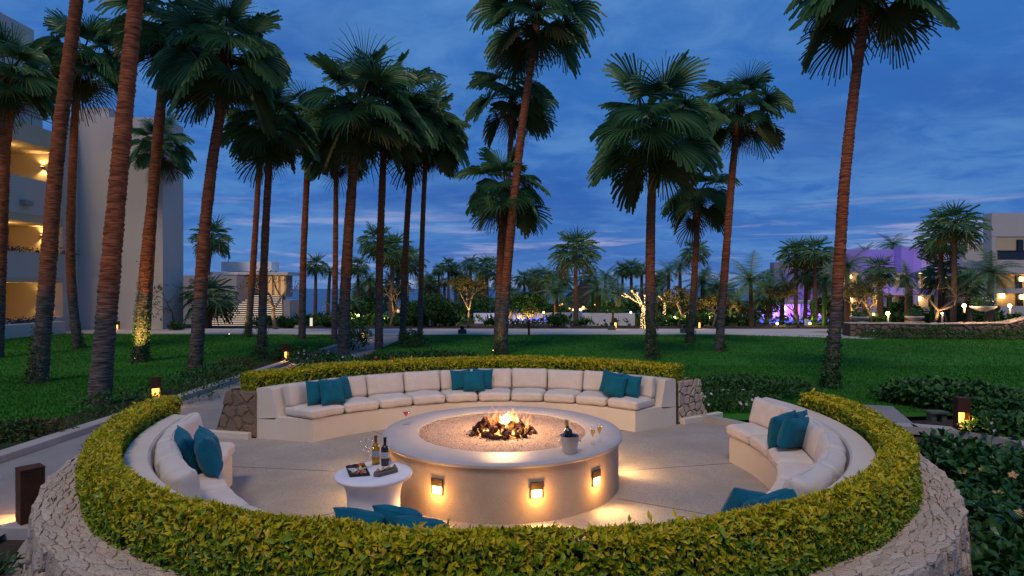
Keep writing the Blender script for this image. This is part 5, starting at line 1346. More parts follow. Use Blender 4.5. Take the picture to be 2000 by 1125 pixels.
FARP = [(414, 466, None, 44, 36, 'palm leaning over the white pavilion roof', 0, 0, 14), (411, 582, 640, 34, 46, 'young palm at the foot of the glowing stairs', 0, 0, 0),
 (617, 518, None, 56, 21, 'small palm above the sea right of the white pavilion', 0, 0, 0), (645, 528, None, 52, 24, 'bushy small palm just right of the pavilion palm', 1, 0, 6),
 (699, 522, None, 54, 22, 'thin palm seen between grove trunks left of the path end', 0, 0, 0), (738, 474, None, 44, 36, 'palm crown rising behind the central grove trunk', 0, 0, 0),
 (722, 545, None, 52, 26, 'low palm behind the path end', 1, 0, 0), (768, 492, None, 43, 38, 'shaggy palm crown between two grove trunks', 0, 0, 4), (795, 512, None, 47, 34, 'dark palm crown at the right side of the grove', 0, 0, 0),
 (838, 549, None, 58, 14, 'tiny palm beside the outermost grove trunk', 0, 0, 0), (857, 528, None, 60, 13, 'very thin palm over the sea, first of the trio', 0, 0, 0), (876, 519, None, 57, 17, 'tallest palm of the trio over the sea', 0, 0, 0), (890, 528, None, 58, 15, 'last palm of the trio over the sea', 0, 0, 0), (868, 552, None, 60, 12, 'lowest palm under the trio over the sea', 0, 0, 0),
 (919, 517, None, 55, 18, 'palm above the pale flowering tree', 0, 0, 0), (951, 524, None, 50, 26, 'broad palm left of the tall leaning trunk', 0, 0, 0), (938, 560, None, 52, 24, 'low shaggy palm left of the tall leaning trunk', 1, 0, 0),
 (1024, 545, None, 58, 20, 'palm right of the tall leaning trunk', 0, 0, 0), (1042, 548, None, 60, 18, 'second small palm right of the tall leaning trunk', 0, 0, 0),
 (1070, 536, None, 52, 28, 'yellow-lit palm with a light wrapped stem', 1, 60, 2), (1096, 548, None, 55, 24, 'palm between the yellow-lit palm and the big central one', 0, 0, 0),
 (1124, 492, 640, 37, 45, 'big palm with orange trunk standing centrally behind the promenade', 0, 60, 0), (1150, 545, None, 56, 22, 'small palm tucked behind the thatched roof', 0, 0, 0), (1108, 588, None, 46, 26, 'low feathery palm beside the thatched roof', 1, 0, 0),
 (1182, 540, None, 52, 28, 'dark palm right of the thatched roof', 1, 0, 0), (1196, 556, None, 49, 24, 'low dark palm right of the thatched roof', 1, 0, 0), (1216, 528, None, 56, 18, 'palm above the fairy light tree, outer one', 0, 0, 0), (1233, 524, None, 56, 20, 'palm above the fairy light tree, taller one', 0, 0, 0), (1253, 528, None, 58, 15, 'small palm close beside the large lawn palm', 0, 0, 0),
 (1292, 545, None, 56, 18, 'thin palm just right of the large lawn palm', 0, 0, 0), (1306, 528, None, 50, 26, 'feathery palm right of the large lawn palm', 1, 20, 0), (1328, 520, None, 48, 28, 'pale feathery palm before the small promenade palm', 1, 25, 0), (1358, 493, None, 45, 26, 'palm crown behind the small promenade palm trunk', 0, 0, 0), (1372, 552, None, 47, 36, 'low bushy palm behind the ivy sleeved trunk', 1, 0, 0), (1398, 560, None, 47, 30, 'low bushy palm by the right-leaning trunk', 1, 0, 0),
 (1466, 548, 642, 36, 56, 'squat date palm with a wide blurred crown', 1, 0, 0), (1500, 575, None, 44, 30, 'dark low palm next to the squat date palm', 0, 0, 0), (1530, 552, None, 46, 30, 'dark palm in front of the violet pool bar', 1, 0, 0),
 (1554, 497, None, 42, 32, 'tall palm left of the purple hotel wing', 0, 0, 0), (1592, 494, None, 41, 34, 'dense tall palm left of the great right trunk', 0, 0, 0), (1575, 535, None, 42, 30, 'lower palm between the two dense ones', 0, 0, 0), (1612, 545, None, 43, 34, 'shadowy palm crown touching the great right trunk', 1, 0, 0),
 (1655, 520, None, 36, 48, 'wind-blown palm just right of the great right trunk', 1, 0, 0), (1690, 560, None, 38, 38, 'low palm before the purple wing corner', 1, 18, 0), (1718, 530, None, 38, 30, 'palm before the purple wing sconces', 0, 0, 0), (1772, 543, None, 35, 32, 'palm in front of the purple wing balconies', 1, 0, 0),
 (1838, 470, None, 36, 42, 'shaggy tall palm left of the lone high palm', 0, 0, 0), (1865, 440, None, 33, 48, 'lone high palm near the right edge', 0, 30, 0), (1842, 535, None, 37, 40, 'dark lower palm beneath the shaggy tall one', 0, 0, 0), (1888, 560, None, 35, 34, 'palm between the high palm and the right hotel', 0, 0, 0), (1936, 532, None, 31, 50, 'palm in front of the right-hand hotel balconies', 1, 0, 0),
 (1742, 478, None, 66, 30, 'palm tops showing over the purple wing roof', 1, 0, 0), (1690, 490, None, 66, 20, 'palm top over the purple wing roof by the great trunk', 1, 0, 0), (1416, 575, None, 52, 26, 'small palm right of the pale footed trunk', 0, 0, 0), (1440, 590, None, 46, 24, 'low palm behind the promenade left of the date palm', 1, 0, 0),
 (1086, 572, None, 44, 36, 'feathery palm screening the left side of the thatched roof', 1, 0, 0), (1168, 568, None, 43, 34, 'feathery palm screening the right side of the thatched roof', 1, 0, 0), (1206, 575, None, 44, 30, 'low feathery palm left of the fairy light tree', 1, 0, 0), (1280, 575, None, 44, 28, 'low feathery palm between the fairy light trees', 1, 0, 0), (980, 548, None, 56, 22, 'palm crown peeping left of the tall leaning trunk', 0, 0, 0), (688, 590, None, 48, 22, 'short lit palm left of the path end', 1, 20, 0), (770, 560, None, 46, 30, 'low dark palm within the grove gap', 0, 0, 0), (1000, 580, None, 50, 22, 'low palm hidden by the tall leaning trunk', 0, 0, 0)]
FARP = [(a[0], a[1], a[2], a[3], a[4] * 1.18, *a[5:]) for a in FARP]
_fr = random.Random(77)
for i in range(34):
    px = _fr.choice((_fr.uniform(690, 960), _fr.uniform(1015, 1430), _fr.uniform(1015, 1430), _fr.uniform(1480, 1620)))
    FARP.append((px, _fr.uniform(535, 580), None, _fr.uniform(50, 78), _fr.uniform(17, 28), 'one of the indistinct palms crowded together behind the promenade garden', _fr.random() < .5, 0, _fr.uniform(-4, 4)))
for a in FARP: far_palm(a[0], a[1], a[2], a[3], a[4], a[5], bool(a[6]), a[7] or None, a[8])
# ------------------------------------------------------------------ shrubs and small trees
def shrub(name, label, cat, c, rx, ry, rz, n, size, mats, mi=None, big=False, group=None, wid=.5, flowers=None, stems=7, shell=.55):
    c = Vector(c); t = thing(name, label, cat, c, group)
    mb = MB()
    for i in range(stems):
        a = rnd.uniform(0, 6.28); e = c + Vector((math.cos(a) * rx * .7, math.sin(a) * ry * .7, rz * rnd.uniform(.8, 1.5)))
        mb.tube([c + Vector((rnd.uniform(-.05, .05), rnd.uniform(-.05, .05), -.05)), c + (e - c) * .5 + Vector((0, 0, rz * .2)), e], [.012, .009, .005], 5)
    mb.build('stems', twig_m, t)
    U = unit(n); U[:, 2] = np.abs(U[:, 2]) * np.where(rng.uniform(0, 1, n) < .85, 1, -.3)
    rr = (shell + (1 - shell) * rng.uniform(0, 1, n) ** .5)
    lump = np.array([1 + .34 * noise.noise((u[0] * 2.1 + c.x, u[1] * 2.1 + c.y, u[2] * 2.1)) for u in U])
    P = np.array(c) + U * rr[:, None] * lump[:, None] * np.array([rx, ry, rz * 1.0]) + np.array([0, 0, rz * .45])
    P[:, 2] = np.maximum(P[:, 2], c.z + .02)
    D = U * .8 + unit(n) * .7 + np.array([0, 0, .1]); Nn = U * .6 + unit(n) * .5 + np.array([0, 0, .7])
    Ln = rng.uniform(.65, 1.25, n) * size
    o = leaf_object('foliage', P, D, Nn, Ln, wid, mats if isinstance(mats, list) else [mats], mi, t, big); o['kind'] = 'stuff'
    if flowers:
        nf, fs, fm = flowers; mb = MB()
        for i in range(nf):
            u = Vector(U[rnd.randrange(n)]); u.z = abs(u.z) + .25; u.normalize(); p = c + Vector((u.x * rx, u.y * ry, u.z * rz + rz * .5)) * 1.03
            for k in range(5):
                a = k * 1.2566 + rnd.uniform(-.2, .2); s = u.orthogonal().normalized(); s = Matrix.Rotation(a, 3, u) @ s; w = u.cross(s)
                mb.add([p, p + s * fs * .55 + w * fs * .35 + u * fs * .25, p + s * fs + u * fs * .3, p + s * fs * .55 - w * fs * .35 + u * fs * .25], [(0, 1, 2, 3)])
        mb.build('blossoms', fm, t)['kind'] = 'stuff'
    return t
def bare_tree(label, base, h, spread, seed, leaves=0, lmat=olive_l, lit=None, group=None, bulbs=0, m=None, lsize=.14, levels=4, r0=.07, lcol=(1, .62, .2)):
    rn = random.Random(seed); base = Vector(base); t = thing('small_tree', label, 'tree', base, group); mb = MB(); tips = []; segs = []
    def grow(p, d, L_, r, lv):
        q = p; pts = [p]; k = 3
        for i in range(k):
            d = (d + Vector((rn.gauss(0, .16), rn.gauss(0, .16), .05))).normalized(); q = q + d * L_ / k; pts.append(q)
        mb.tube(pts, [r, r * .88, r * .78, r * .68], 6 if lv < 2 else 4); segs.append((pts, r))
        if lv >= levels: tips.append((q, d)); return
        for i in range(rn.choice((2, 3, 3)) if lv < 3 else 2):
            a = rn.uniform(0, 6.28); o_ = d.orthogonal().normalized(); o_ = Matrix.Rotation(a, 3, d) @ o_
            grow(q, (d * .7 + o_ * spread * rn.uniform(.6, 1.2) + Vector((0, 0, .12))).normalized(), L_ * rn.uniform(.62, .82), r * .62, lv + 1)
    grow(base, Vector((rn.uniform(-.15, .15), rn.uniform(-.15, .15), 1)), h * .34, r0, 0)
    mb.build('branches', m or bark_m, t, True)
    if leaves:
        P = []; D = []
        for _ in range(int(leaves * (2.2 if lit and leaves > 190 else 1.3))):
            q, d = rn.choice(tips); P.append(q + Vector((rn.gauss(0, .10), rn.gauss(0, .10), rn.gauss(0, .08))) * (h / 2.5)); D.append(d)
        n = len(P); P = np.array([tuple(p) for p in P]); D = np.array([tuple(p) for p in D])
        o = leaf_object('foliage', P, D + unit(n) * .8, unit(n) + np.array([0, 0, .6]), rng.uniform(.6, 1.3, n) * lsize, .42, [lmat], None, t); o['kind'] = 'stuff'
    if bulbs:
        mb = MB()
        for pts, r in segs:
            if r < r0 * .22: continue
            for i in range(len(pts) - 1):
                L_ = (pts[i + 1] - pts[i]).length
                for j in range(max(2, int(L_ * bulbs))):
                    a = rn.uniform(0, 6.28); p = pts[i] + (pts[i + 1] - pts[i]) * rn.random() + Vector((math.cos(a), math.sin(a), 0)) * (r + .012); s = .013
                    mb.add([p + Vector(v) * s for v in ((1, 0, 0), (-1, 0, 0), (0, 1, 0), (0, -1, 0), (0, 0, 1), (0, 0, -1))], [(0, 2, 4), (2, 1, 4), (1, 3, 4), (3, 0, 4), (2, 0, 5), (1, 2, 5), (3, 1, 5), (0, 3, 5)])
        mb.build('fairy_lights', bulb_m, t)['kind'] = 'stuff'
    if lit: lamp('uplight', 'SPOT', Vector((base.x - .35, base.y - .9, max(base.z, .04) + .22)), lit * 3.4, lcol, t, .06, (.3, .8, 1.6), 95, .8)
    return t
def TB(px, by, d=None):
    if d is None: return G(px, by, .0)
    p = W(px, by, d); return p

# bed of flowering shrubs between the path and the back hedge
bg_ = 'dark flowering shrubs behind the back hedge'
for i, (px, d, w, hgt, lab) in enumerate(((612, 17.0, .8, .34, 'white flowering low shrub by the bollard in the palm bed'), (650, 15.6, .9, .36, 'leafy shrub in front of the stout grove palm'), (700, 15.2, .8, .30, 'low shrub beside the foot of the path gap'), (745, 16.0, .9, .34, 'shrub with a few red blossoms behind the hedge'), (795, 16.6, .9, .32, 'dark shrub right of the red blossomed one'), (845, 17.5, .9, .28, 'outermost dark shrub of the palm bed toward the lawn'), (575, 18.6, .6, .3, 'small shrub left of the white flowering one'), (890, 18.0, .8, .2, 'low ground shrub merging into the lawn'))):
    p = W(px, CY, d); shrub('shrub', lab, 'shrub', (p.x, p.y, 0), w, w * .7, hgt, 900, .085, shrub_d, None, False, bg_, .6, (14, .035, wflower) if i in (0, 1) else (5, .05, redbud) if i == 3 else None)
for i, (px, d, lab) in enumerate(((805, 22.5, 'bright green shrub at the feet of the grove palms near the path'), (690, 21.5, 'shrub hugging the stout grove palm'), (700, 26, 'leafy shrub beside the far lit bollard'))):
    p = W(px, CY, d); shrub('shrub', lab, 'shrub', (p.x, p.y, 0), .55, .5, .45, 700, .10, shrub_l, None, False, 'leafy shrubs among the grove palms', .6)
# strip along the path on the west side
for i, (px, py, w, h_, lab) in enumerate(((345, 775, .9, .26, 'dark groundcover shrub behind the lit bollard'), (395, 748, .8, .25, 'dark groundcover shrub below the leaning palm'), (430, 735, .8, .22, 'dark groundcover shrub where the path bends from view'), (462, 722, .6, .25, 'small pale green shrub near the path curb'), (520, 702, .6, .26, 'small shrub below the upright palm'), (238, 800, .8, .28, 'dark groundcover shrub beside the thick leaning trunk'), (60, 848, .5, .18, 'small yellow green shrub at the left lawn edge'), (-5, 855, .5, .2, 'small shrub cut by the left picture edge'))):
    p = G(px, py, .05); shrub('shrub', lab, 'shrub', (p.x, p.y, .0), w, w * .8, h_, 620, .075, shrub_d if i not in (3, 6) else olive_l, None, False, 'low shrubs along the path curb', .55)
flat('soil_bed', [(-7.9, 3.0), (-6.87, 3.0), (-6.87, 19), (-7.6, 19)], 0.028, soil, 0, 'strip of bare soil along the path curb', 'soil')
flat('soil_bed', [(-4.9, 13.2), (-4.9, 18.6), (-1.6, 19.0), (-1.2, 17), (-3.2, 13.0)], 0.028, soil, 0, 'soil of the shrub bed behind the back hedge', 'soil')
# white flowers between tan pier and east bench, shrubs behind
for i, (px, py, w, lab) in enumerate(((1395, 812, .42, 'white flowering plant beside the tan stone pier'), (1430, 812, .42, 'pale lilac flowering plant in the middle of the curb bed'), (1468, 812, .40, 'cream flowering plant next to the east bench'))):
    p = G(px, py, .0) + Vector((0, .35, 0)); shrub('flowering_plant', lab, 'plant', (p.x, p.y, .0), w, .35, .26, 520, .06, shrub_d, None, False, 'flowering plants behind the short curb', .5, (15, .028, wflower))
for i, (px, d, w, h_, lab) in enumerate(((1400, 12.6, .8, .22, 'dark shrub behind the white flowers, pier side'), (1470, 12.4, .9, .24, 'dark shrub behind the white flowers, middle'), (1530, 12.2, .8, .26, 'dark shrub by the great right palm'), (1440, 13.6, .8, .16, 'low dark shrub spreading into the lawn behind the flowers'))):
    p = W(px, CY, d); shrub('shrub', lab, 'shrub', (p.x, p.y, 0), w, w * .7, h_, 800, .085, shrub_d, None, False, 'dark shrubs behind the white flowers', .55)
# tall leafy shrubs behind the east bollard
for i, (px, d, w, h_, lab) in enumerate(((1800, 11.6, .8, .30, 'broad dark shrub on the lawn behind the green stone seat'), (1860, 11.2, .85, .32, 'broad dark shrub directly behind the amber bollard'), (1920, 10.8, .85, .30, 'broad dark shrub right of the amber bollard'), (1985, 10.4, .9, .28, 'dark shrub at the right picture edge behind the curb'), (1975, 8.9, .6, .22, 'shrub with small white flowers at the right picture edge'))):
    p = W(px, CY, d); shrub('shrub', lab, 'shrub', (p.x, p.y, 0), w, w * .75, h_, 1300, .12, shrub_d, None, True, 'broad shrubs behind the amber bollard', .55, (12, .03, wflower) if i == 4 else None)
# hibiscus in the right foreground
hb = [(1850, 7.4, -.15, .5, .36, 'hibiscus closest to the slab path'), (1925, 7.0, -.15, .6, .36, 'hibiscus below the amber bollard'), (1995, 6.4, -.25, .6, .44, 'hibiscus at the right edge below the curb'), (1885, 5.9, -.38, .5, .44, 'hibiscus against the stone wall'), (1965, 5.3, -.38, .6, .52, 'hibiscus with apricot flowers at the right edge'), (1940, 4.4, -.55, .55, .58, 'hibiscus low in the right corner'), (2040, 4.4, -.45, .6, .7, 'hibiscus spilling in from the right edge'), (1990, 3.6, -.6, .5, .62, 'nearest hibiscus in the bottom right corner')]
for i, (px, d, z, w, h_, lab) in enumerate(hb):
    p = W(px, CY, d); shrub('hibiscus_bush', lab, 'shrub', (p.x, p.y, z), w, w * .9, h_, 1000, .10, [shrub_d, shrub_l], (rng.uniform(0, 1, 1000) < .75).astype(int), True, 'hibiscus bushes outside the stone wall', .62, (7, .05, yflower) if i in (4, 2) else (2, .045, yflower), 9, .45)
flat('soil_bed', [(4.3, 2.0), (16, 2.0), (16, 10.0), (8.2, 9.3), (5.6, 8.4), (4.75, 6)], -.02, soil, 0, 'dark soil of the hibiscus bed', 'soil')
# plants in the bottom left corner
for i, (px, d, z, w, h_, n, sz, lab) in enumerate(((20, 3.75, -.30, .26, .30, 150, .085, 'low leafy plant with a red bud in the bottom left corner'), (95, 3.05, -.32, .22, .20, 110, .08, 'small green plant below the stone wall at the left'), (190, 2.75, -.36, .24, .26, 90, .12, 'pointed leaf plant at the bottom edge before the stone wall'), (-20, 4.6, -.25, .3, .3, 160, .08, 'small leafy plant at the left edge by the bollard'))):
    p = W(px, CY, d); shrub('leafy_plant', lab, 'plant', (p.x, p.y, z), w, w, h_, n, sz, shrub_l, None, True, None, .5, (1, .03, redbud) if i == 0 else None, 6, .4)
tg_ = W(1685, CY, 2.9)
# clipped shrub on stems, dark round tree, flowering trees beyond the promenade
def ball(label, px, by, d, rx, rz, zc, mats, n, size, lit=None, grp=None):
    p = W(px, by, d); t = shrub('round_tree', label, 'tree', (p.x, d, p.z + zc - rz * .9), rx, rx * .8, rz, n, size, mats, None, False, grp, .55, None, 3, .35)
    mb = MB(); mb.tube([(p.x, d, p.z - .1), (p.x + .05, d, p.z + zc)], [.09, .06], 8); mb.build('trunk', bark_m, t)
    if lit: lamp('uplight', 'SPOT', (p.x - .6, d - 1.6, max(p.z, .04) + .25), lit * 5, (1, .62, .2), t, .06, (.6, 1.0, 1.2), 90, .8)
ball('dense dark round tree behind the promenade, right of the tall leaning palm', 1032, 642, 36, 1.15, 1.0, 1.7, shrub_d, 3600, .16, 50)
ball('dark spreading shrub behind the outermost grove palms', 845, 645, 36, 1.5, 1.1, 1.5, shrub_d, 3400, .17)
ball('dark shrub left of the spreading one behind the grove', 800, 645, 38, .8, .9, 1.3, shrub_d, 1800, .17)
ball('flat-topped clipped green tree in front of the low white wall', 1196, 642, 35, .78, .26, 1.15, shrub_l, 1800, .10, 18)
ball('dark yucca-like shrub before the low white wall', 1090, 645, 35, .62, .5, .7, shrub_d, 1100, .16)
for i, (px, d, rx, zt, lab) in enumerate(((690, 50, 1.6, 585, 'dark bushy tree behind the far end of the path'), (730, 52, 1.8, 575, 'dark bushy tree behind the central grove trunk'), (885, 50, 1.7, 590, 'dark bushy tree under the trio of thin palms'), (945, 48, 1.6, 580, 'dark bushy tree left of the tall leaning trunk'), (1080, 49, 1.3, 592, 'dark bushy tree left of the thatched bar'), (1178, 48, 1.5, 585, 'dark bushy tree right of the thatched bar'), (1225, 50, 1.5, 580, 'dark bushy tree behind the fairy light tree'), (1300, 48, 1.6, 582, 'dark bushy tree right of the large lawn palm'), (1345, 46, 1.7, 575, 'dark bushy tree behind the golden-lit bushy trees'), (1410, 47, 1.7, 580, 'dark bushy tree behind the pale footed palm'), (1475, 48, 1.6, 585, 'dark bushy tree behind the squat date palm'), (1625, 42, 1.5, 580, 'dark bushy tree hidden by the great right trunk'), (1760, 40, 1.3, 590, 'dark bushy tree before the purple balconies'), (1900, 38, 1.4, 585, 'dark bushy tree before the right hotel'))):
    p = W(px, zt, d); zg = terrain_z(0, d); hh = p.z - zg
    t = shrub('bushy_tree', lab, 'tree', (p.x, d, zg + hh * .25), rx, rx * .8, hh * .46, 1100, .30, shrub_d, None, False, 'dark bushy trees in the hotel garden', .5, None, 4, .3)
    mb = MB(); mb.tube([(p.x, d, zg - .1), (p.x, d, zg + hh * .6)], [.1, .06], 6); mb.build('trunk', bark_m, t)
bt = 'bare frangipani trees'
bare_tree('bare pale frangipani in front of the pavilion roof', TB(538, 645, 32), 3.6, .85, 3, 120, olive_l, 70, bt, r0=.13)
bare_tree('thin bare tree with small leaves at the foot of the hotel end wall', TB(340, 641, 32.0), 2.9, .7, 5, 160, olive_l, None, bt, r0=.05, m=twig_m)
bare_tree('uplit bare frangipani behind the central grove palms', TB(762, 642, 36), 3.0, .6, 8, 130, olive_l, 90, bt, r0=.10)
bare_tree('little uplit frangipani right of the bare pavilion tree', TB(628, 640, 40), 1.7, .7, 9, 60, olive_l, 60, bt, r0=.06)
bare_tree('pale uplit flowering tree leaning left of the tall palm', TB(915, 642, 34.5), 3.2, .62, 12, 900, olive_l, 160, bt, r0=.075)
bare_tree('lit yellow frangipani under the dark round tree', TB(1046, 645, 34.5), 1.5, .9, 14, 200, olive_l, 90, bt, r0=.07)
bare_tree('crooked lit frangipani just right of the tall leaning palm', TB(1000, 645, 35), 1.3, .8, 15, 80, olive_l, 60, bt, r0=.09)
def fairy_tree(label, d, limbs, r0, dens):
    P = [[W(px, py, d + dd) for px, py, dd in l] for l in limbs]; t = thing('small_tree', label, 'tree', P[0][0], None); mb = MB(); fl_ = MB()
    for k, l in enumerate(P):
        n = len(l); r = r0 * (1 if k == 0 else .62); mb.tube(l, [r * (1 - .55 * i / (n - 1)) for i in range(n)], 8)
        for i in range(n - 1):
            for _ in range(int((l[i + 1] - l[i]).length * dens * (1 if k == 0 else .8))):
                f = rnd.random(); a = rnd.uniform(0, 6.28); rr = r * (1 - .55 * (i + f) / (n - 1)) + .012; c = l[i] + (l[i + 1] - l[i]) * f + Vector((math.cos(a) * rr, math.sin(a) * rr, 0)); q = .013
                fl_.add([c + Vector(v) * q for v in ((1, 0, 0), (-1, 0, 0), (0, 1, 0), (0, -1, 0), (0, 0, 1), (0, 0, -1))], [(0, 2, 4), (2, 1, 4), (1, 3, 4), (3, 0, 4), (2, 0, 5), (1, 2, 5), (3, 1, 5), (0, 3, 5)])
    mb.build('branches', bark_m, t, True); fl_.build('fairy_lights', bulb_m, t)['kind'] = 'stuff'
    tips = [l[-1] for l in P] * 22; n = len(tips); Q = np.array([tuple(p) for p in tips]) + rng.normal(0, .16, (n, 3))
    leaf_object('foliage', Q, unit(n), unit(n), rng.uniform(.1, .18, n), .4, [olive_l], None, t)['kind'] = 'stuff'
    for l in P[:3]: lamp('string_glow', 'POINT', l[len(l) // 2] + Vector((0, -.3, 0)), 9, (1, .66, .26), t, .15)
fairy_tree('tree wrapped in golden fairy lights beside the large lawn palm', 33.4, [[(1256, 641, 0), (1255, 622, 0), (1257, 604, 0), (1250, 592, 0)], [(1250, 592, 0), (1240, 588, .1), (1229, 580, .2), (1219, 572, .3)], [(1254, 600, 0), (1247, 582, -.2), (1237, 573, -.3), (1233, 567, -.3)], [(1229, 580, .2), (1222, 580, .3), (1215, 577, .4)], [(1257, 604, 0), (1262, 588, .2), (1259, 576, .3)], [(1250, 592, 0), (1243, 579, .3), (1245, 571, .4)]], .11, 120)
fairy_tree('small fairy light tree right of the large lawn palm', 40, [[(1298, 628, 0), (1297, 612, 0), (1299, 598, 0), (1296, 588, 0)], [(1296, 588, 0), (1290, 582, 0), (1286, 578, .2)], [(1297, 592, 0), (1302, 582, .2), (1308, 578, .2)], [(1296, 588, 0), (1299, 580, .3), (1297, 573, .3)]], .08, 60)
bare_tree('golden-lit bushy tree left of the ivy sleeved trunk', TB(1325, 642, 35), 2.4, .85, 25, 1300, olive_l, 130, bt, r0=.07)
bare_tree('golden-lit bushy tree right of the ivy sleeved trunk', TB(1392, 642, 35), 2.3, .85, 27, 1200, olive_l, 130, bt, r0=.07)
bare_tree('olive toned tree before the violet pool bar', TB(1560, 640, 33), 2.6, .8, 31, 800, olive_l, 70, bt, r0=.06)
bare_tree('lit pale tree behind the great right trunk', TB(1660, 640, 33), 2.7, .9, 33, 600, olive_l, 90, bt, r0=.08)
bare_tree('lit pale tree right of the stone bowl', TB(1700, 636, 32), 2.6, .9, 35, 500, olive_l, 80, bt, r0=.07)
bare_tree('tangled bare tree in front of the purple wing', TB(1826, 640, 31), 3.0, 1.0, 37, 120, olive_l, 60, bt, r0=.10)
bare_tree('second tangled bare tree beside the lone high palm', TB(1850, 640, 34), 2.7, 1.0, 39, 80, olive_l, None, bt, r0=.09)
bare_tree('golden-lit shrubby tree behind the date palm', TB(1428, 640, 38), 1.9, .8, 41, 500, olive_l, 80, bt, r0=.05)
# small beds and agaves along the promenade
for i, (px, d, lab) in enumerate(((345, 31.4, 'agave at the foot of the hotel end wall'), (560, 33, 'agave tuft beside the bare pavilion tree'), (640, 34, 'agave tuft beyond the promenade before the lit garden'), (960, 36, 'agave clump left of the tall leaning palm foot'), (1140, 36, 'grassy clump before the low white wall'), (1100, 35.5, 'grey agave clump before the low white wall'))):
    p = W(px, CY, d); n = 60; t = thing('agave', lab, 'plant', (p.x, d, -.05), 'agave tufts along the promenade'); P = np.tile(np.array([[p.x, d, .0]]), (n, 1)) + rng.normal(0, .12, (n, 3)) * np.array([1, 1, 0]); D = unit(n); D[:, 2] = np.abs(D[:, 2]) + .4
    leaf_object('spikes', P, D, unit(n), rng.uniform(.4, .75, n), .10, [shrub_d], None, t)['kind'] = 'stuff'
# undergrowth massed beyond the promenade
n = 26000; X = rng.uniform(-16, 42, n); Y = 36.2 + 30 * rng.uniform(0, 1, n) ** 1.7; PX = 1000 + X / Y * 1150; kp = ~((PX > 900) & (PX < 1260) & (Y < 47)) & ~((PX > 1470) & (PX < 1640) & (Y < 50)) | (rng.uniform(0, 1, n) < .10); X, Y = X[kp], Y[kp]; n = len(X); H = np.array([.15 + .62 * max(0, .5 + noise.noise((x * .23, y * .23, 3))) for x, y in zip(X, Y)]); Zg = np.array([terrain_z(0, y) for y in Y])
P = np.stack([X, Y, Zg + H * rng.uniform(.05, 1, n)], 1)
tag(leaf_object('undergrowth', P, unit(n) + np.array([0, 0, .3]), unit(n) + np.array([0, 0, .5]), rng.uniform(.25, .55, n), .45, [shrub_d], None, None), 'dark mass of low planting beyond the promenade', 'undergrowth', kind='stuff')
# columnar cacti
for i, (px, y0, y1, d, w) in enumerate(((1588, 585, 640, 38, 10), (1737, 575, 625, 38, 9), (1776, 555, 612, 38, 12), (1820, 575, 632, 36, 8), (1610, 570, 640, 37, 9), (905, 612, 640, 42, 5), (1158, 570, 640, 38, 6), (1172, 575, 640, 38, 6))):
    a, b = W(px, y1, d), W(px, y0, d); r = w / FOC * d / 2; mb = MB(); n = 20; vs = []; fs = []
    hs = [0, .04, .5, .9, .97, 1.0]; rs = [.9, 1, 1, 1, .75, .2]
    for h_, k in zip(hs, rs):
        for j in range(n):
            q = 2 * math.pi * j / n; rr = r * k * (1 if j % 2 else .78); vs.append((a.x + rr * math.cos(q), d + rr * math.sin(q), a.z + (b.z - a.z) * h_))
    for q in range(len(hs) - 1):
        for j in range(n): fs.append((q * n + j, q * n + (j + 1) % n, (q + 1) * n + (j + 1) % n, (q + 1) * n + j))
    fs.append([(len(hs) - 1) * n + j for j in range(n)]); mb.add(vs, fs)
    t = thing('column_cactus', ['ribbed column cactus before the violet pool bar', 'ribbed column cactus left of the white stone bowl', 'tallest ribbed column cactus before the purple balconies', 'dark ribbed cactus beside the tangled bare tree', 'ribbed cactus close to the great right trunk', 'thin cactus left of the tall leaning palm', 'thin cactus beside the thatched roof, left one of its pair', 'thin cactus beside the thatched roof, right one of its pair'][i], 'cactus', (a.x, d, a.z), 'column cacti'); mb.build('ribbed_stem', shrub_d if i != 2 else shrub_l, t, True)

# ------------------------------------------------------------------ hotel on the left
ht = thing('hotel', 'three storey plaster hotel wing with lit balconies and a blank end wall', 'building', (-22, 30, 0))
mb = MB(); p0 = W(127, CY, 32); p1 = W(318, CY, 32); mb.box((p0.x, 32, -.1), (p1.x, 34.0, 11.55)); mb.build('end_wall', bwall, ht)
p2 = W(355, CY, 33); 
a, b = W(152, 205, 34), W(212, 230, 34); mb = MB(); mb.box((a.x, 34.01, -.1), (b.x, 36, 12.7)); mb.build('roof_box', bwall, ht)
xf = -23.6
mb = MB(); mb.box((-40, 12, 10.3), (xf - 1.9, 31.99, 13.1)); mb.build('top_storey', bwall, ht)
mb = MB(); mb.box((-40, 12, 13.103), (xf - .9, 30.2, 15.5)); mb.build('roof_parapet', bwall, ht, bevel=.03)
mb = MB(); mb.box((xf - 1.899, 26.2, 10.35), (xf - 1.86, 28.4, 12.6)); dr = mb.build('window', black_m, ht)
mb = MB(); mb.box((xf - 1.858, 26.3, 10.45), (xf - 1.85, 28.3, 12.5)); mb.build('pane', dglass, dr)
mb = MB(); mb.box((-27.2, 12, -.1), (-26.9, 31.99, 10.3)); bwf = mb.build('rear_wall', bwall_w, ht)
FL = [(-.1, .75, 2.55), (2.75, 4.05, 5.5), (5.85, 7.65, 9.35)]
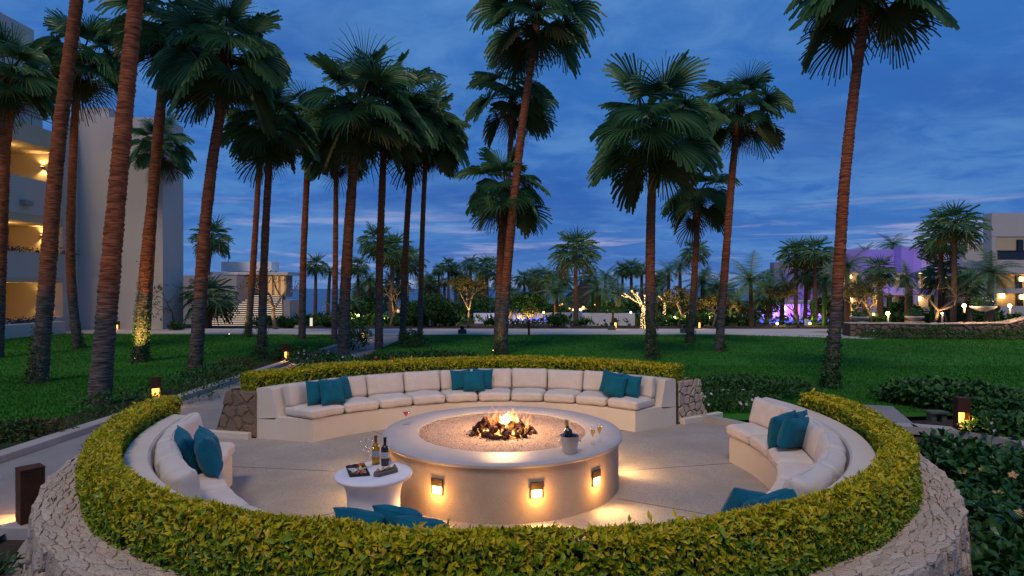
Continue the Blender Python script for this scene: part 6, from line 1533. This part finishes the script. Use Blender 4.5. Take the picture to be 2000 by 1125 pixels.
for k, (z0, z1, z2) in enumerate(FL):
    mb = MB(); mb.box((xf - .25, 12, z0), (xf + .02, 31.98, z1)); par = mb.build('balcony_parapet', bwall, ht, bevel=.02)
    mb = MB(); mb.box((-26.9, 12, z1 - .9), (xf - .253, 31.97, z1 - .7)); mb.build('balcony_floor', bwall_w, ht)
    nz_ = FL[k + 1][0] if k < 2 else 10.3
    mb = MB(); mb.box((-26.9, 12, z2), (xf + .0, 31.96, nz_ - .003)); mb.build('ceiling_slab', bwall_w, ht)
    mb = MB(); mb.box((-26.89, 31.0, z1 - .7), (xf - .4, 31.3, z2 - .003)); mb.build('partition', bwall_w, ht)
    mb = MB(); mb.box((-26.89, 24.0, z1 - .7), (xf - .4, 24.3, z2 - .003)); mb.build('partition', bwall_w, ht)
    mb = MB(); mb.box((-26.895, 26.6, z1 - .7), (-26.84, 28.6, z2 - .25)); dr = mb.build('window', black_m, ht)
    mb = MB(); mb.box((-26.838, 26.68, z1 - .62), (-26.83, 28.52, z2 - .33)); mb.build('pane', dglass, dr)
    # wall lamp facing the camera
    c = Vector((W(82, CY, 30.95).x + .05, 30.95, z1 + .95)); mb = MB(); mb.box((c.x - .06, c.y - .12, c.z - .04), (c.x + .06, c.y + .04, c.z + .04)); w_ = mb.build('wall_lamp', black_m, ht)
    mb = MB(); mb.box((c.x - .045, c.y - .105, c.z + .042), (c.x + .045, c.y - .02, c.z + .05)); mb.build('lens', sconce_m, w_)
    lamp('sconce_up', 'SPOT', c + Vector((0, -.10, .09)), 42, (1, .62, .22), ht, .03, (0, .12, 1), 125, .7); lamp('sconce_down', 'SPOT', c + Vector((0, -.10, -.07)), 42, (1, .62, .22), ht, .03, (0, .12, -1), 125, .7)
    lamp('balcony_glow', 'POINT', (xf - 1.3, 28.9, z2 - .35), 24, (1, .62, .2), ht, .1)
    lamp('balcony_glow', 'POINT', (xf - 1.3, 22.5, z2 - .35), 24, (1, .62, .2), ht, .1)
mb = MB(); q = W(126, CY, 31.9); mb.box((xf - .39, 30.9, -.1), (xf + .035, 31.995, 10.3)); mb.build('corner_pier', bwall, ht)
mb = MB()
for zz in (10.9, 10.72): mb.tube([(xf + .02, 12, zz), (xf + .02, 31.9, zz)], .02, 6)
for yy in np.arange(12, 32, 1.3): mb.tube([(xf + .02, yy, 10.3), (xf + .02, yy, 10.9)], .015, 6)
mb.build('railing', black_m, ht)
a = W(62, 394, 28.5); mb = MB(); mb.box((xf + .021, 28.2, a.z - .18), (xf + .30, 28.7, a.z + .06)); mb.build('light_box', curb_m, ht, bevel=.02)
mb = MB(); mb.box((xf + .03, 12, -.1), (xf + 1.3, 29.4, .62)); plb = mb.build('ground_planter', bwall, ht, bevel=.02)
def trailing(label, x, y0, y1, z, n):
    t = thing('bougainvillea', label, 'plant', (x, (y0 + y1) / 2, z), 'bougainvillea on the hotel balconies'); P = np.stack([x + rng.normal(0, .16, n), rng.uniform(y0, y1, n), z + np.abs(rng.normal(.04, .11, n))], 1)
    leaf_object('blossoms', P, unit(n), unit(n), rng.uniform(.07, .14, n), .7, [flower_m, shrub_d], (rng.uniform(0, 1, n) < .45).astype(int), t)['kind'] = 'stuff'
trailing('purple bougainvillea along the middle balcony parapet', xf - .05, 20, 31.9, 4.05, 900)
trailing('purple bougainvillea along the ground floor planter', xf + .6, 18, 29.3, .64, 1200)

# ------------------------------------------------------------------ white pavilion with glowing stairs
pv = thing('pavilion', 'white pavilion with a flat roof at the top of glowing stairs', 'building', W(470, 641, 42))
def wbox(mb, px0, px1, y0, y1, d0, d1):
    a, b = W(px0, y1, d0), W(px1, y0, d0); mb.box((a.x, d0, a.z), (b.x, d1, b.z))
mb = MB(); wbox(mb, 352, 462, 538, 645, 43, 45.9); mb.build('wall', MATS['limestone'], pv)
mb = MB(); wbox(mb, 462, 560, 538, 580, 46, 47.2); mb.build('wall', limestone, pv)
mb = MB(); wbox(mb, 408, 562, 531, 536.5, 44.2, 47.4); mb.build('roof_slab', pmat('white_paint', (.80, .80, .79), (.74, .74, .74), .6, .8), pv)
mb = MB(); wbox(mb, 432, 530, 511, 530, 46, 47.5); 
mb.build('roof_room', MATS['white_paint'], pv)
mb = MB(); a, b = W(465, 577, 45.95), W(472, 548, 45.95); mb.box((a.x, 45.9, a.z), (b.x, 45.95, b.z)); mb.build('lit_door', emat('lit_doorway', (1, .62, .30), 1.1), pv)
mb = MB(); a, b = W(508, 577, 45.95), W(560, 540, 45.95); mb.box((a.x, 45.9, a.z), (b.x, 45.95, b.z)); mb.build('lit_window', emat('lit_window', (1, .55, .22), .55), pv)
for k in range(5):
    x = W(508 + k * 12, 560, 45.7); mb = MB(); a, b = W(507 + k * 12, 578, 45.6), W(510 + k * 12, 537, 45.6); mb.box((a.x, 45.6, a.z), (b.x, 45.8, b.z)); mb.build('column', limestone, pv)
mb = MB(); mb.tube([W(446, 512, 47), W(446, 470, 47)], .03, 6); mb.build('mast', black_m, pv)
lamp('porch_glow', 'POINT', W(545, 562, 45), 14, (1, .55, .22), pv, .2)
st = thing('stairs', 'broad outdoor stairs with glowing strips under each tread', 'stairs', W(475, 642, 38))
ns = 16; pmat('step_stone', (.17, .15, .14), (.13, .115, .105), 3, .9)
for i in range(ns):
    f = i / (ns - 1); yb = 641 - 62 * f; d = 37.5 + 8 * f; x0 = 400 + 62 * f; x1 = 553 - 2 * f
    h = 62 / ns / FOC * 41; a, b = W(x0, yb, d), W(x1, yb, d)
    mb = MB(); mb.box((a.x, d, a.z - .02), (b.x, d + .65, a.z + h * .86)); s_ = mb.build('step', pier_i if False else MATS['step_stone'], st)
    mb = MB(); mb.box((a.x + .02, d - .012, a.z + h * .22), (b.x - .02, d - .004, a.z + h * .50)); mb.build('light_strip', strip_m, s_)
mb = MB(); wbox(mb, 553.5, 566, 586, 645, 37.6, 39.2); mb.build('side_wall', limestone, st)
# low white garden walls, pool edge, thatched bar
gw = thing('garden_wall', 'low white garden wall behind the promenade, below the thatched bar', 'wall', W(1145, 640, 36.5))
mb = MB(); wbox(mb, 1138, 1154, 612, 645, 36.4, 36.9); wbox(mb, 1072, 1137, 611, 645, 40.4, 40.8); wbox(mb, 1155, 1240, 612, 645, 37.5, 37.9); mb.build('wall', MATS['white_paint'], gw); lamp('wall_wash', 'SPOT', W(1120, 640, 37.4), 50, (.75, .8, 1), gw, .2, (0, 1, .4), 140, .9)
gw2 = thing('garden_wall', 'low white pool wall seen left of the tall leaning palm', 'wall', W(930, 640, 44)); mb = MB(); wbox(mb, 925, 1072, 612, 640, 46, 46.5); mb.build('wall', MATS['white_paint'], gw2); lamp('pool_wash', 'AREA', W(990, 625, 44), 60, (.2, .3, 1), gw2, 3, (0, 1, 0))
for i, (x0, x1, y, lab) in enumerate(((852, 910, 634, 'blue-lit swimming pool behind the outermost grove palms'), (1010, 1068, 622, 'blue-lit pool edge right of the tall leaning palm'))):
    a, b = W(x0, y, 46 - i), W(x1, y, 46 - i); mb = MB(); mb.box((a.x, 46 - i - .5, a.z - .18), (b.x, 46 - i + .02, a.z + .0)); o = mb.build('swimming_pool', blue_e, None, False, a); tag(o, lab, 'pool')
pal = thing('thatched_bar', 'open bar under a pointed thatched roof with glowing lanterns', 'bar', W(1140, 632, 52))
thatch = pmat('thatch', (.035, .03, .026), (.02, .017, .015), 8, .95, .8, 20, stretch=(4, 4, .5))
c = W(1143, 600, 55); mb = MB(); mb.lathe([(3.0, 0), (3.05, .05), (2.2, .75), (1.1, 1.65), (.35, 2.25), (.05, 2.5)], (c.x, 55, c.z), 28); mb.build('roof', thatch, pal)
for k in range(8):
    a = k * .7854 + .3; mb = MB(); mb.tube([(c.x + 2.9 * math.cos(a), 55 + 2.9 * math.sin(a), c.z + .1), (c.x + 2.9 * math.cos(a), 55 + 2.9 * math.sin(a), c.z - 2.2)], .09, 8); mb.build('post', bark_m, pal)
mb = MB(); mb.box((c.x - 2.2, 53.6, c.z - 2.0), (c.x + 2.2, 54.1, c.z - .95)); mb.build('counter', limestone, pal)
LANT = ['left of the biggest globe', 'the biggest globe of the left cluster', 'touching the right of the biggest globe', 'between the left cluster and the palm trunk', 'nearest the orange palm trunk on its left', 'right beside the orange palm trunk', 'large one right of the palm trunk', 'small one ending the second cluster', 'single high one by the thin cacti']
for k, (px, py, s) in enumerate(((1090, 605, .13), (1097, 601, .20), (1104, 606, .12), (1112, 606, .12), (1120, 607, .10), (1134, 607, .12), (1140, 604, .15), (1147, 607, .1), (1164, 597, .16), (1083, 607, .09), (1218, 590, .08), (1300, 606, .1))):
    p = W(px, py, 51); t = thing('lantern', ('glowing orange lantern under the thatched bar roof, ' + LANT[k]) if k < 9 else ['', 'small lantern left of the thatched bar lights', 'small lantern glowing near the fairy light tree', 'small lantern glowing between the lawn palm and golden trees'][k - 8], 'lantern', p, 'lanterns at the thatched bar' if k < 9 else 'small garden lanterns')
    mb = MB(); mb.lathe([(.001, 0), (s * .7, .0), (s, s * .5), (s * .9, s * 1.3), (s * .5, s * 1.8), (.001, s * 1.8)], p, 12, False); mb.build('globe', orange_e, t, True)
    mb = MB(); mb.tube([p + Vector((0, 0, s * 1.75)), p + Vector((0, 0, s * 1.75 + .5))], .012, 5); mb.build('hook', black_m, t)
GL = [(700, 618, 38, 'by the far path end'), (752, 625, 38, 'behind the central grove trunk'), (895, 627, 39, 'under the trio of thin palms'), (958, 622, 40, 'left of the tall leaning trunk'), (1062, 612, 44, 'left of the thatched bar lanterns'), (1186, 606, 44, 'right of the thatched bar'), (1232, 612, 42, 'behind the fairy light tree'), (1318, 622, 38, 'under the golden tree left of the ivy sleeved trunk'), (1345, 612, 41, 'behind the ivy sleeved trunk'), (1386, 622, 38, 'under the golden tree right of the ivy sleeved trunk'), (1432, 618, 40, 'left of the squat date palm'), (1518, 634, 37, 'before the violet pool bar, left one'), (1582, 634, 37, 'before the violet pool bar, right one'), (1652, 622, 38, 'just right of the great right trunk'), (1706, 616, 36, 'before the purple wing corner')]
for i, (px, py, d, wh) in enumerate(GL):
    p = W(px, py, d); zg = terrain_z(0, d); t = thing('path_light', 'small warm garden light ' + wh, 'lamp', (p.x, d, zg), 'small warm lights in the far garden')
    mb = MB(); mb.tube([(p.x, d, zg), (p.x, d, p.z)], .03, 6); mb.build('post', black_m, t)
    mb = MB(); mb.lathe([(.001, -.06), (.06, -.05), (.07, .02), (.05, .07), (.001, .08)], p + Vector((0, 0, .06)), 10, False); mb.build('lens', lens_m, t, True)
    lamp('garden_glow', 'POINT', p + Vector((0, -.25, .25)), 45, (1, .58, .2), t, .08)
lamp('bar_glow', 'POINT', W(1118, 603, 53), 300, (1, .45, .16), pal, .3)
# small garden signs and panels
for i, (px, y0, y1, w, d, lab) in enumerate(((608, 621, 645, 5, 34, 'glowing white information post on the promenade left of the grove'), (778, 605, 614, 5, 36, 'small pale notice panel behind the grove palms'), (855, 629, 640, 5, 38, 'small pale notice post behind the outermost grove palms'), (840, 625, 642, 4, 36, 'thin white post beside the grove'), (1575, 623, 642, 8, 36, 'small white table sign before the violet bar'))):
    a = W(px, y1, d); b = W(px, y0, d); hw = w / FOC * d / 2; t = thing('notice_post', lab, 'sign', a); mb = MB(); mb.box((a.x - .02, d, a.z), (a.x + .02, d + .04, b.z)); mb.build('post', black_m, t); mb = MB(); mb.box((a.x - hw, d - .03, a.z + (b.z - a.z) * .35), (a.x + hw, d - .003, b.z)); mb.build('panel', emat('panel_glow', (1, .85, .7), .9) if i == 0 else MATS['white_paint'], t)
for i, (px, py, lab) in enumerate(((903, 652, 'small grey utility box on the promenade left of the tall palm'), (1195, 644, 'small grey utility box on the promenade before the clipped tree'), (1337, 650, 'dark utility post near the ivy sleeved palm'))):
    p = G(px, py, .04); t = thing('utility_box', lab, 'box', p, 'utility boxes along the promenade'); mb = MB(); mb.box((p.x - .2, p.y - .12, .03), (p.x + .2, p.y + .12, .26)); mb.build('case', gst, t, bevel=.02); mb = MB(); mb.box((p.x - .09, p.y - .08, .26), (p.x + .09, p.y + .08, .42)); mb.build('head', black_m, t, bevel=.01)
bo = G(952, 642, 0); 
mb = MB(); o = link('boulder', rock_mesh(31, limestone), None, W(1102, 637, 35)); o.scale = (.32, .25, .22); tag(o, 'pale boulder behind the promenade before the low white wall', 'boulder')
o = link('boulder', rock_mesh(33, stone_m), None, W(572, 641, 33.5)); o.scale = (.55, .3, .22); tag(o, 'flat brown boulder beside the bare pavilion tree', 'boulder')

# ------------------------------------------------------------------ violet bar and purple wing
purp = (.20, .09, 1.0)
vb = thing('pool_bar', 'low violet-lit pool bar pavilion with warm wall lamps', 'building', W(1540, 640, 50))
mb = MB(); wbox(mb, 1482, 1625, 594, 632, 52, 54); mb.build('wall', MATS['white_paint'], vb)
mb = MB(); wbox(mb, 1478, 1630, 588, 593, 50.4, 55); mb.build('roof', limestone, vb)
mb = MB(); a, b = W(1482, 623, 50.2), W(1580, 632, 50.2); mb.box((a.x, 49.4, b.z), (b.x + 2, 50.2, b.z + .35)); mb.build('pool_edge', blue_e, vb)
for px in (1496, 1516, 1535, 1555, 1575, 1600):
    p = W(px, 602, 51.8); mb = MB(); mb.box((p.x - .05, 51.85, p.z - .12), (p.x + .05, 51.99, p.z + .12)); wl = mb.build('wall_lamp', sconce_m, vb); lamp('sconce_down', 'SPOT', p + Vector((0, -.1, -.15)), 26, (1, .6, .3), vb, .05, (0, .15, -1), 90, .7)
for px in (1487, 1525, 1565, 1605): a, b = W(px, 632, 50.6), W(px + 3, 593, 50.6); mb = MB(); mb.box((a.x, 50.6, a.z), (b.x, 50.8, b.z)); mb.build('column', MATS['white_paint'], vb)
lamp('violet_wash', 'AREA', W(1545, 612, 50.9), 190, (.20, .05, 1), vb, 6, (0, 1, .05), size_y=.5)
bw2 = pmat('purple_lit_plaster', (.33, .29, .40), (.29, .255, .36), .5, .9)  # purple of the wash lamps partly put into the plaster colour, darkened too
hw_ = thing('purple_wing', 'two storey hotel wing washed in purple light', 'building', W(1740, 640, 50))
mb = MB(); wbox(mb, 1512, 1632, 512, 600, 60, 61); mb.build('far_block', bw2, hw_)
mb = MB(); wbox(mb, 1632, 1760, 487, 532, 52, 53); mb.build('upper_wall', bw2, hw_)
mb = MB(); wbox(mb, 1760.5, 1800, 482, 532, 51, 52); mb.build('upper_wall', bw2, hw_)
mb = MB(); wbox(mb, 1640, 1870, 532.5, 640, 56.5, 60); mb.build('rear_wall', bwall_w, hw_)
mb = MB(); wbox(mb, 1880, 1938, 476, 640, 47, 48.6); mb.build('end_block', bwall, hw_)
mb = MB(); wbox(mb, 1800.5, 1879, 480, 533, 50, 51); mb.build('upper_wall', bwall, hw_)
for k, px in enumerate((1640, 1700, 1742, 1790, 1840, 1870)): mb = MB(); wbox(mb, px - 4, px + 4, 532.5, 640, 51, 52); mb.build('fin_wall', bwall, hw_)
mb = MB(); wbox(mb, 1640, 1870, 562, 576, 51.3, 56.3); mb.build('balcony_floor', bwall, hw_)
mb = MB(); wbox(mb, 1640, 1875, 600, 640, 51.5, 52); mb.build('base_wall', bwall, hw_)
for k, (px, py) in enumerate(((1662, 540), (1724, 540), (1800, 532), (1846, 531), (1721, 583), (1797, 583), (1663, 585), (1848, 583))):
    p = W(px, py, 56.2); mb = MB(); mb.box((p.x - .09, 56.2, p.z - .16), (p.x + .09, 56.45, p.z + .16)); mb.build('wall_lamp', sconce_m, hw_); lamp('sconce_glow', 'POINT', p + Vector((0, -.3, 0)), 30, (1, .6, .22), hw_, .06)
for k, (px, py) in enumerate(((1682, 548), (1766, 548), (1822, 548), (1682, 590), (1766, 590), (1822, 590))):
    a, b = W(px - 8, py + 14, 56.4), W(px + 8, py - 11, 56.4); mb = MB(); mb.box((a.x, 56.4, a.z), (b.x, 56.46, b.z)); w_ = mb.build('window', black_m, hw_); mb = MB(); mb.box((a.x + .05, 56.38, a.z + .05), (b.x - .05, 56.396, b.z - .05)); mb.build('pane', dglass, w_)
lamp('purple_wash', 'SPOT', W(1690, 600, 44), 1900, purp, hw_, .3, W(1700, 500, 52) - W(1690, 600, 44), 62, .8)
lamp('purple_wash', 'SPOT', W(1780, 600, 44), 1700, purp, hw_, .3, W(1780, 500, 51) - W(1780, 600, 44), 56, .8)
lamp('purple_wash', 'SPOT', W(1575, 600, 54), 2400, purp, hw_, .3, W(1570, 515, 60) - W(1575, 600, 52), 70, .8)
rh = thing('hotel', 'pale hotel block cut by the right edge with balconies and warm wall lamps', 'building', W(1970, 640, 38))
a = W(1937, 412, 38); X0 = a.x
mb = MB(); wbox(mb, 1937, 2120, 416, 462, 38, 38.7); mb.build('upper_wall', bwall, rh)
mb = MB(); wbox(mb, 1937, 1946, 462.5, 660, 38.0, 38.7); mb.build('end_wall', bwall, rh)
mb = MB(); wbox(mb, 1946.5, 2120, 462.5, 660, 41, 42); mb.build('rear_wall', bwall_w, rh)
mb = MB(); wbox(mb, 1946.5, 2120, 508, 534, 38.0, 40.9); mb.build('balcony_slab', bwall, rh)
mb = MB(); wbox(mb, 1946.5, 2120, 563, 573, 38.0, 40.9); mb.build('balcony_slab', bwall, rh)
mb = MB(); wbox(mb, 1946.5, 2120, 598, 660, 38.0, 38.3); mb.build('base_wall', bwall, rh)
mb = MB(); wbox(mb, 1949, 2120, 491, 507.5, 38.05, 38.08); rp_ = mb.build('railing_glass', dglass, rh); mb = MB(); wbox(mb, 1949, 2120, 489, 491, 38.0, 38.1); mb.build('handrail', black_m, rh)
for k, (px, py, e) in enumerate(((1964, 530, 1), (1959, 578, 1), (1995, 545, 1), (1996, 580, 1))):
    p = W(px, py, 40.8); mb = MB(); mb.box((p.x - .07, 40.75, p.z - .14), (p.x + .07, 40.98, p.z + .14)); mb.build('wall_lamp', sconce_m, rh); lamp('sconce_glow', 'POINT', p + Vector((0, -.3, 0)), 14, (1, .6, .22), rh, .06)
for (px, py) in ((1992, 482), (1990, 552), (1991, 588)): a, b = W(px - 5, py + 24, 40.9), W(px + 7, py - 14, 40.9); mb = MB(); mb.box((a.x, 40.9, a.z), (b.x, 40.985, b.z)); w_ = mb.build('window', black_m, rh); mb = MB(); mb.box((a.x + .04, 40.88, a.z + .04), (b.x - .04, 40.896, b.z - .04)); mb.build('pane', dglass, w_)

# ------------------------------------------------------------------ retaining wall, bowls, globe lamps on the right
rw = thing('retaining_wall', 'curving rubble retaining wall at the back of the right lawn', 'wall', (19, 28, 0))
RPATH = [(15.6, 27.2, .62), (19, 26.6, .62), (22.2, 26.3, .68), (23.8, 26.0, 1.15), (27, 25.5, 1.15), (31, 25.0, 1.15)]
def rpt(s):
    k = min(int(s), len(RPATH) - 2); f = s - k; a, b = RPATH[k], RPATH[k + 1]; return [a[q] + (b[q] - a[q]) * f for q in range(3)]
mb = MB()
for i in range(len(RPATH) - 1):
    (x0, y0, h0), (x1, y1, h1) = RPATH[i], RPATH[i + 1]
    mb.add([(x0, y0, -.1), (x1, y1, -.1), (x1, y1, h1), (x0, y0, h0), (x0, y0 + .6, -.1), (x1, y1 + .6, -.1), (x1, y1 + .6, h1), (x0, y0 + .6, h0)], [(0, 1, 2, 3), (3, 2, 6, 7), (5, 4, 7, 6), (0, 3, 7, 4), (1, 5, 6, 2)])
mb.build('mortar_core', grout, rw)
rl = [0]
for i in range(len(RPATH) - 1): rl.append(rl[-1] + math.hypot(RPATH[i + 1][0] - RPATH[i][0], RPATH[i + 1][1] - RPATH[i][1]))
def rmap(u, v, h):
    k = 0
    while k < len(rl) - 2 and rl[k + 1] < u: k += 1
    f = (u - rl[k]) / (rl[k + 1] - rl[k]); p = rpt(k + min(max(f, 0), .999)); return Vector((p[0], p[1] - h - .003, min(v, p[2])))
lay_stones(rw, rmap, rl[-1], 1.15, .27, .19, .03, .05, 'stone', pier_m, pier_i, 300, None, keep=lambda u, v: v < rmap(u, 9, 0).z - .05, rough=.06)
def rcap(u, v, h): p = rmap(u, 9, 0); return Vector((p.x, p.y + v, p.z + h))
lay_stones(rw, rcap, rl[-1], .6, .42, .3, .03, .05, 'coping_stone', capst_m, capst_i, 120)
for i, (px, py, d, lab) in enumerate(((1920, 607, 27, 'big white stone bowl of flowers on the right retaining wall'), (1786, 621, 29, 'white stone bowl of shrubs left of the bright globe lamp'), (1678, 629, 29, 'white stone bowl close to the great right trunk'), (1800, 618, 30.5, 'white stone bowl half hidden behind its neighbour'))[:3]):
    p = W(px, py + 6, d); p.z = max(p.z, .62) if i else 1.2; t = thing('stone_bowl', lab, 'planter', p, 'stone bowls on the retaining wall'); R0 = .52 if i == 0 else .42
    mb = MB(); mb.lathe([(.14, 0), (.18, .03), (R0 * .8, .12), (R0, .2), (R0, .24), (R0 * .9, .24), (.12, .16)], p, 28); mb.build('bowl', limestone, t, True)
    if p.z < 1: mb = MB(); mb.box((p.x - .3, p.y - .3, -.1), (p.x + .3, p.y + .3, p.z + .005)); mb.build('pedestal', stone_i, t)
    shrub('bowl_plant', ['pale flowers spilling from the big stone bowl', 'green shrub growing in the middle stone bowl', 'green shrub growing in the stone bowl near the great trunk'][i], 'plant', p + Vector((0, 0, .2)), R0 * .8, R0 * .8, .34 if i == 0 else .28, 420, .09, shrub_l, None, False, None, .5, (18, .045, wflower) if i == 0 else None)
for i, (px, py, d, s, lab) in enumerate(((1883, 597, 27, .085, 'brightest globe lamp on a short post on the retaining wall'), (1972, 597, 26.3, .075, 'globe lamp near the right picture edge on the retaining wall'), (1734, 612, 29, .09, 'square lit lamp post between the stone bowls'), (1840, 612, 30, .05, 'small globe lamp behind the tangled bare tree'))):
    p = W(px, py, d); zb = 1.15 if i < 2 else .0; t = thing('garden_lamp', lab, 'lamp', (p.x, p.y, zb), 'lamps on the retaining wall')
    mb = MB(); mb.tube([(p.x, p.y, zb - .02), (p.x, p.y, p.z - s * .7)], .045, 8); mb.build('post', curb_m, t)
    mb = MB(); mb.lathe([(.001, -s), (s * .6, -s * .8), (s, 0), (s * .6, s * .8), (.001, s)], p, 14, False); mb.build('globe', lens_w, t, True)
    mb = MB(); mb.lathe([(s * .3, s * .9), (s * .9, s * .95), (s * .2, s * 1.35)], p, 12); mb.build('cap', bronze, t)
    lamp('globe_light', 'POINT', p - Vector((0, s * 1.6, 0)), (40, 36, 26, 10)[i], (1, .62, .28), t, .05)
for i in range(12):
    u = .7 + i * 1.28; p = rmap(min(u, rl[-1] - .2), .0, .35); shrub('shrub', ['dark', 'low', 'leafy', 'loose'][i % 4] + f' shrub, {ORD[i]} from the great trunk along the foot of the retaining wall', 'shrub', (p.x, p.y - .25, 0), .7, .4, .26 + .08 * (i % 3), 560, .10, shrub_d, None, False, 'shrubs along the retaining wall foot', .5, (5, .035, wflower) if i % 3 == 0 else None, 5)
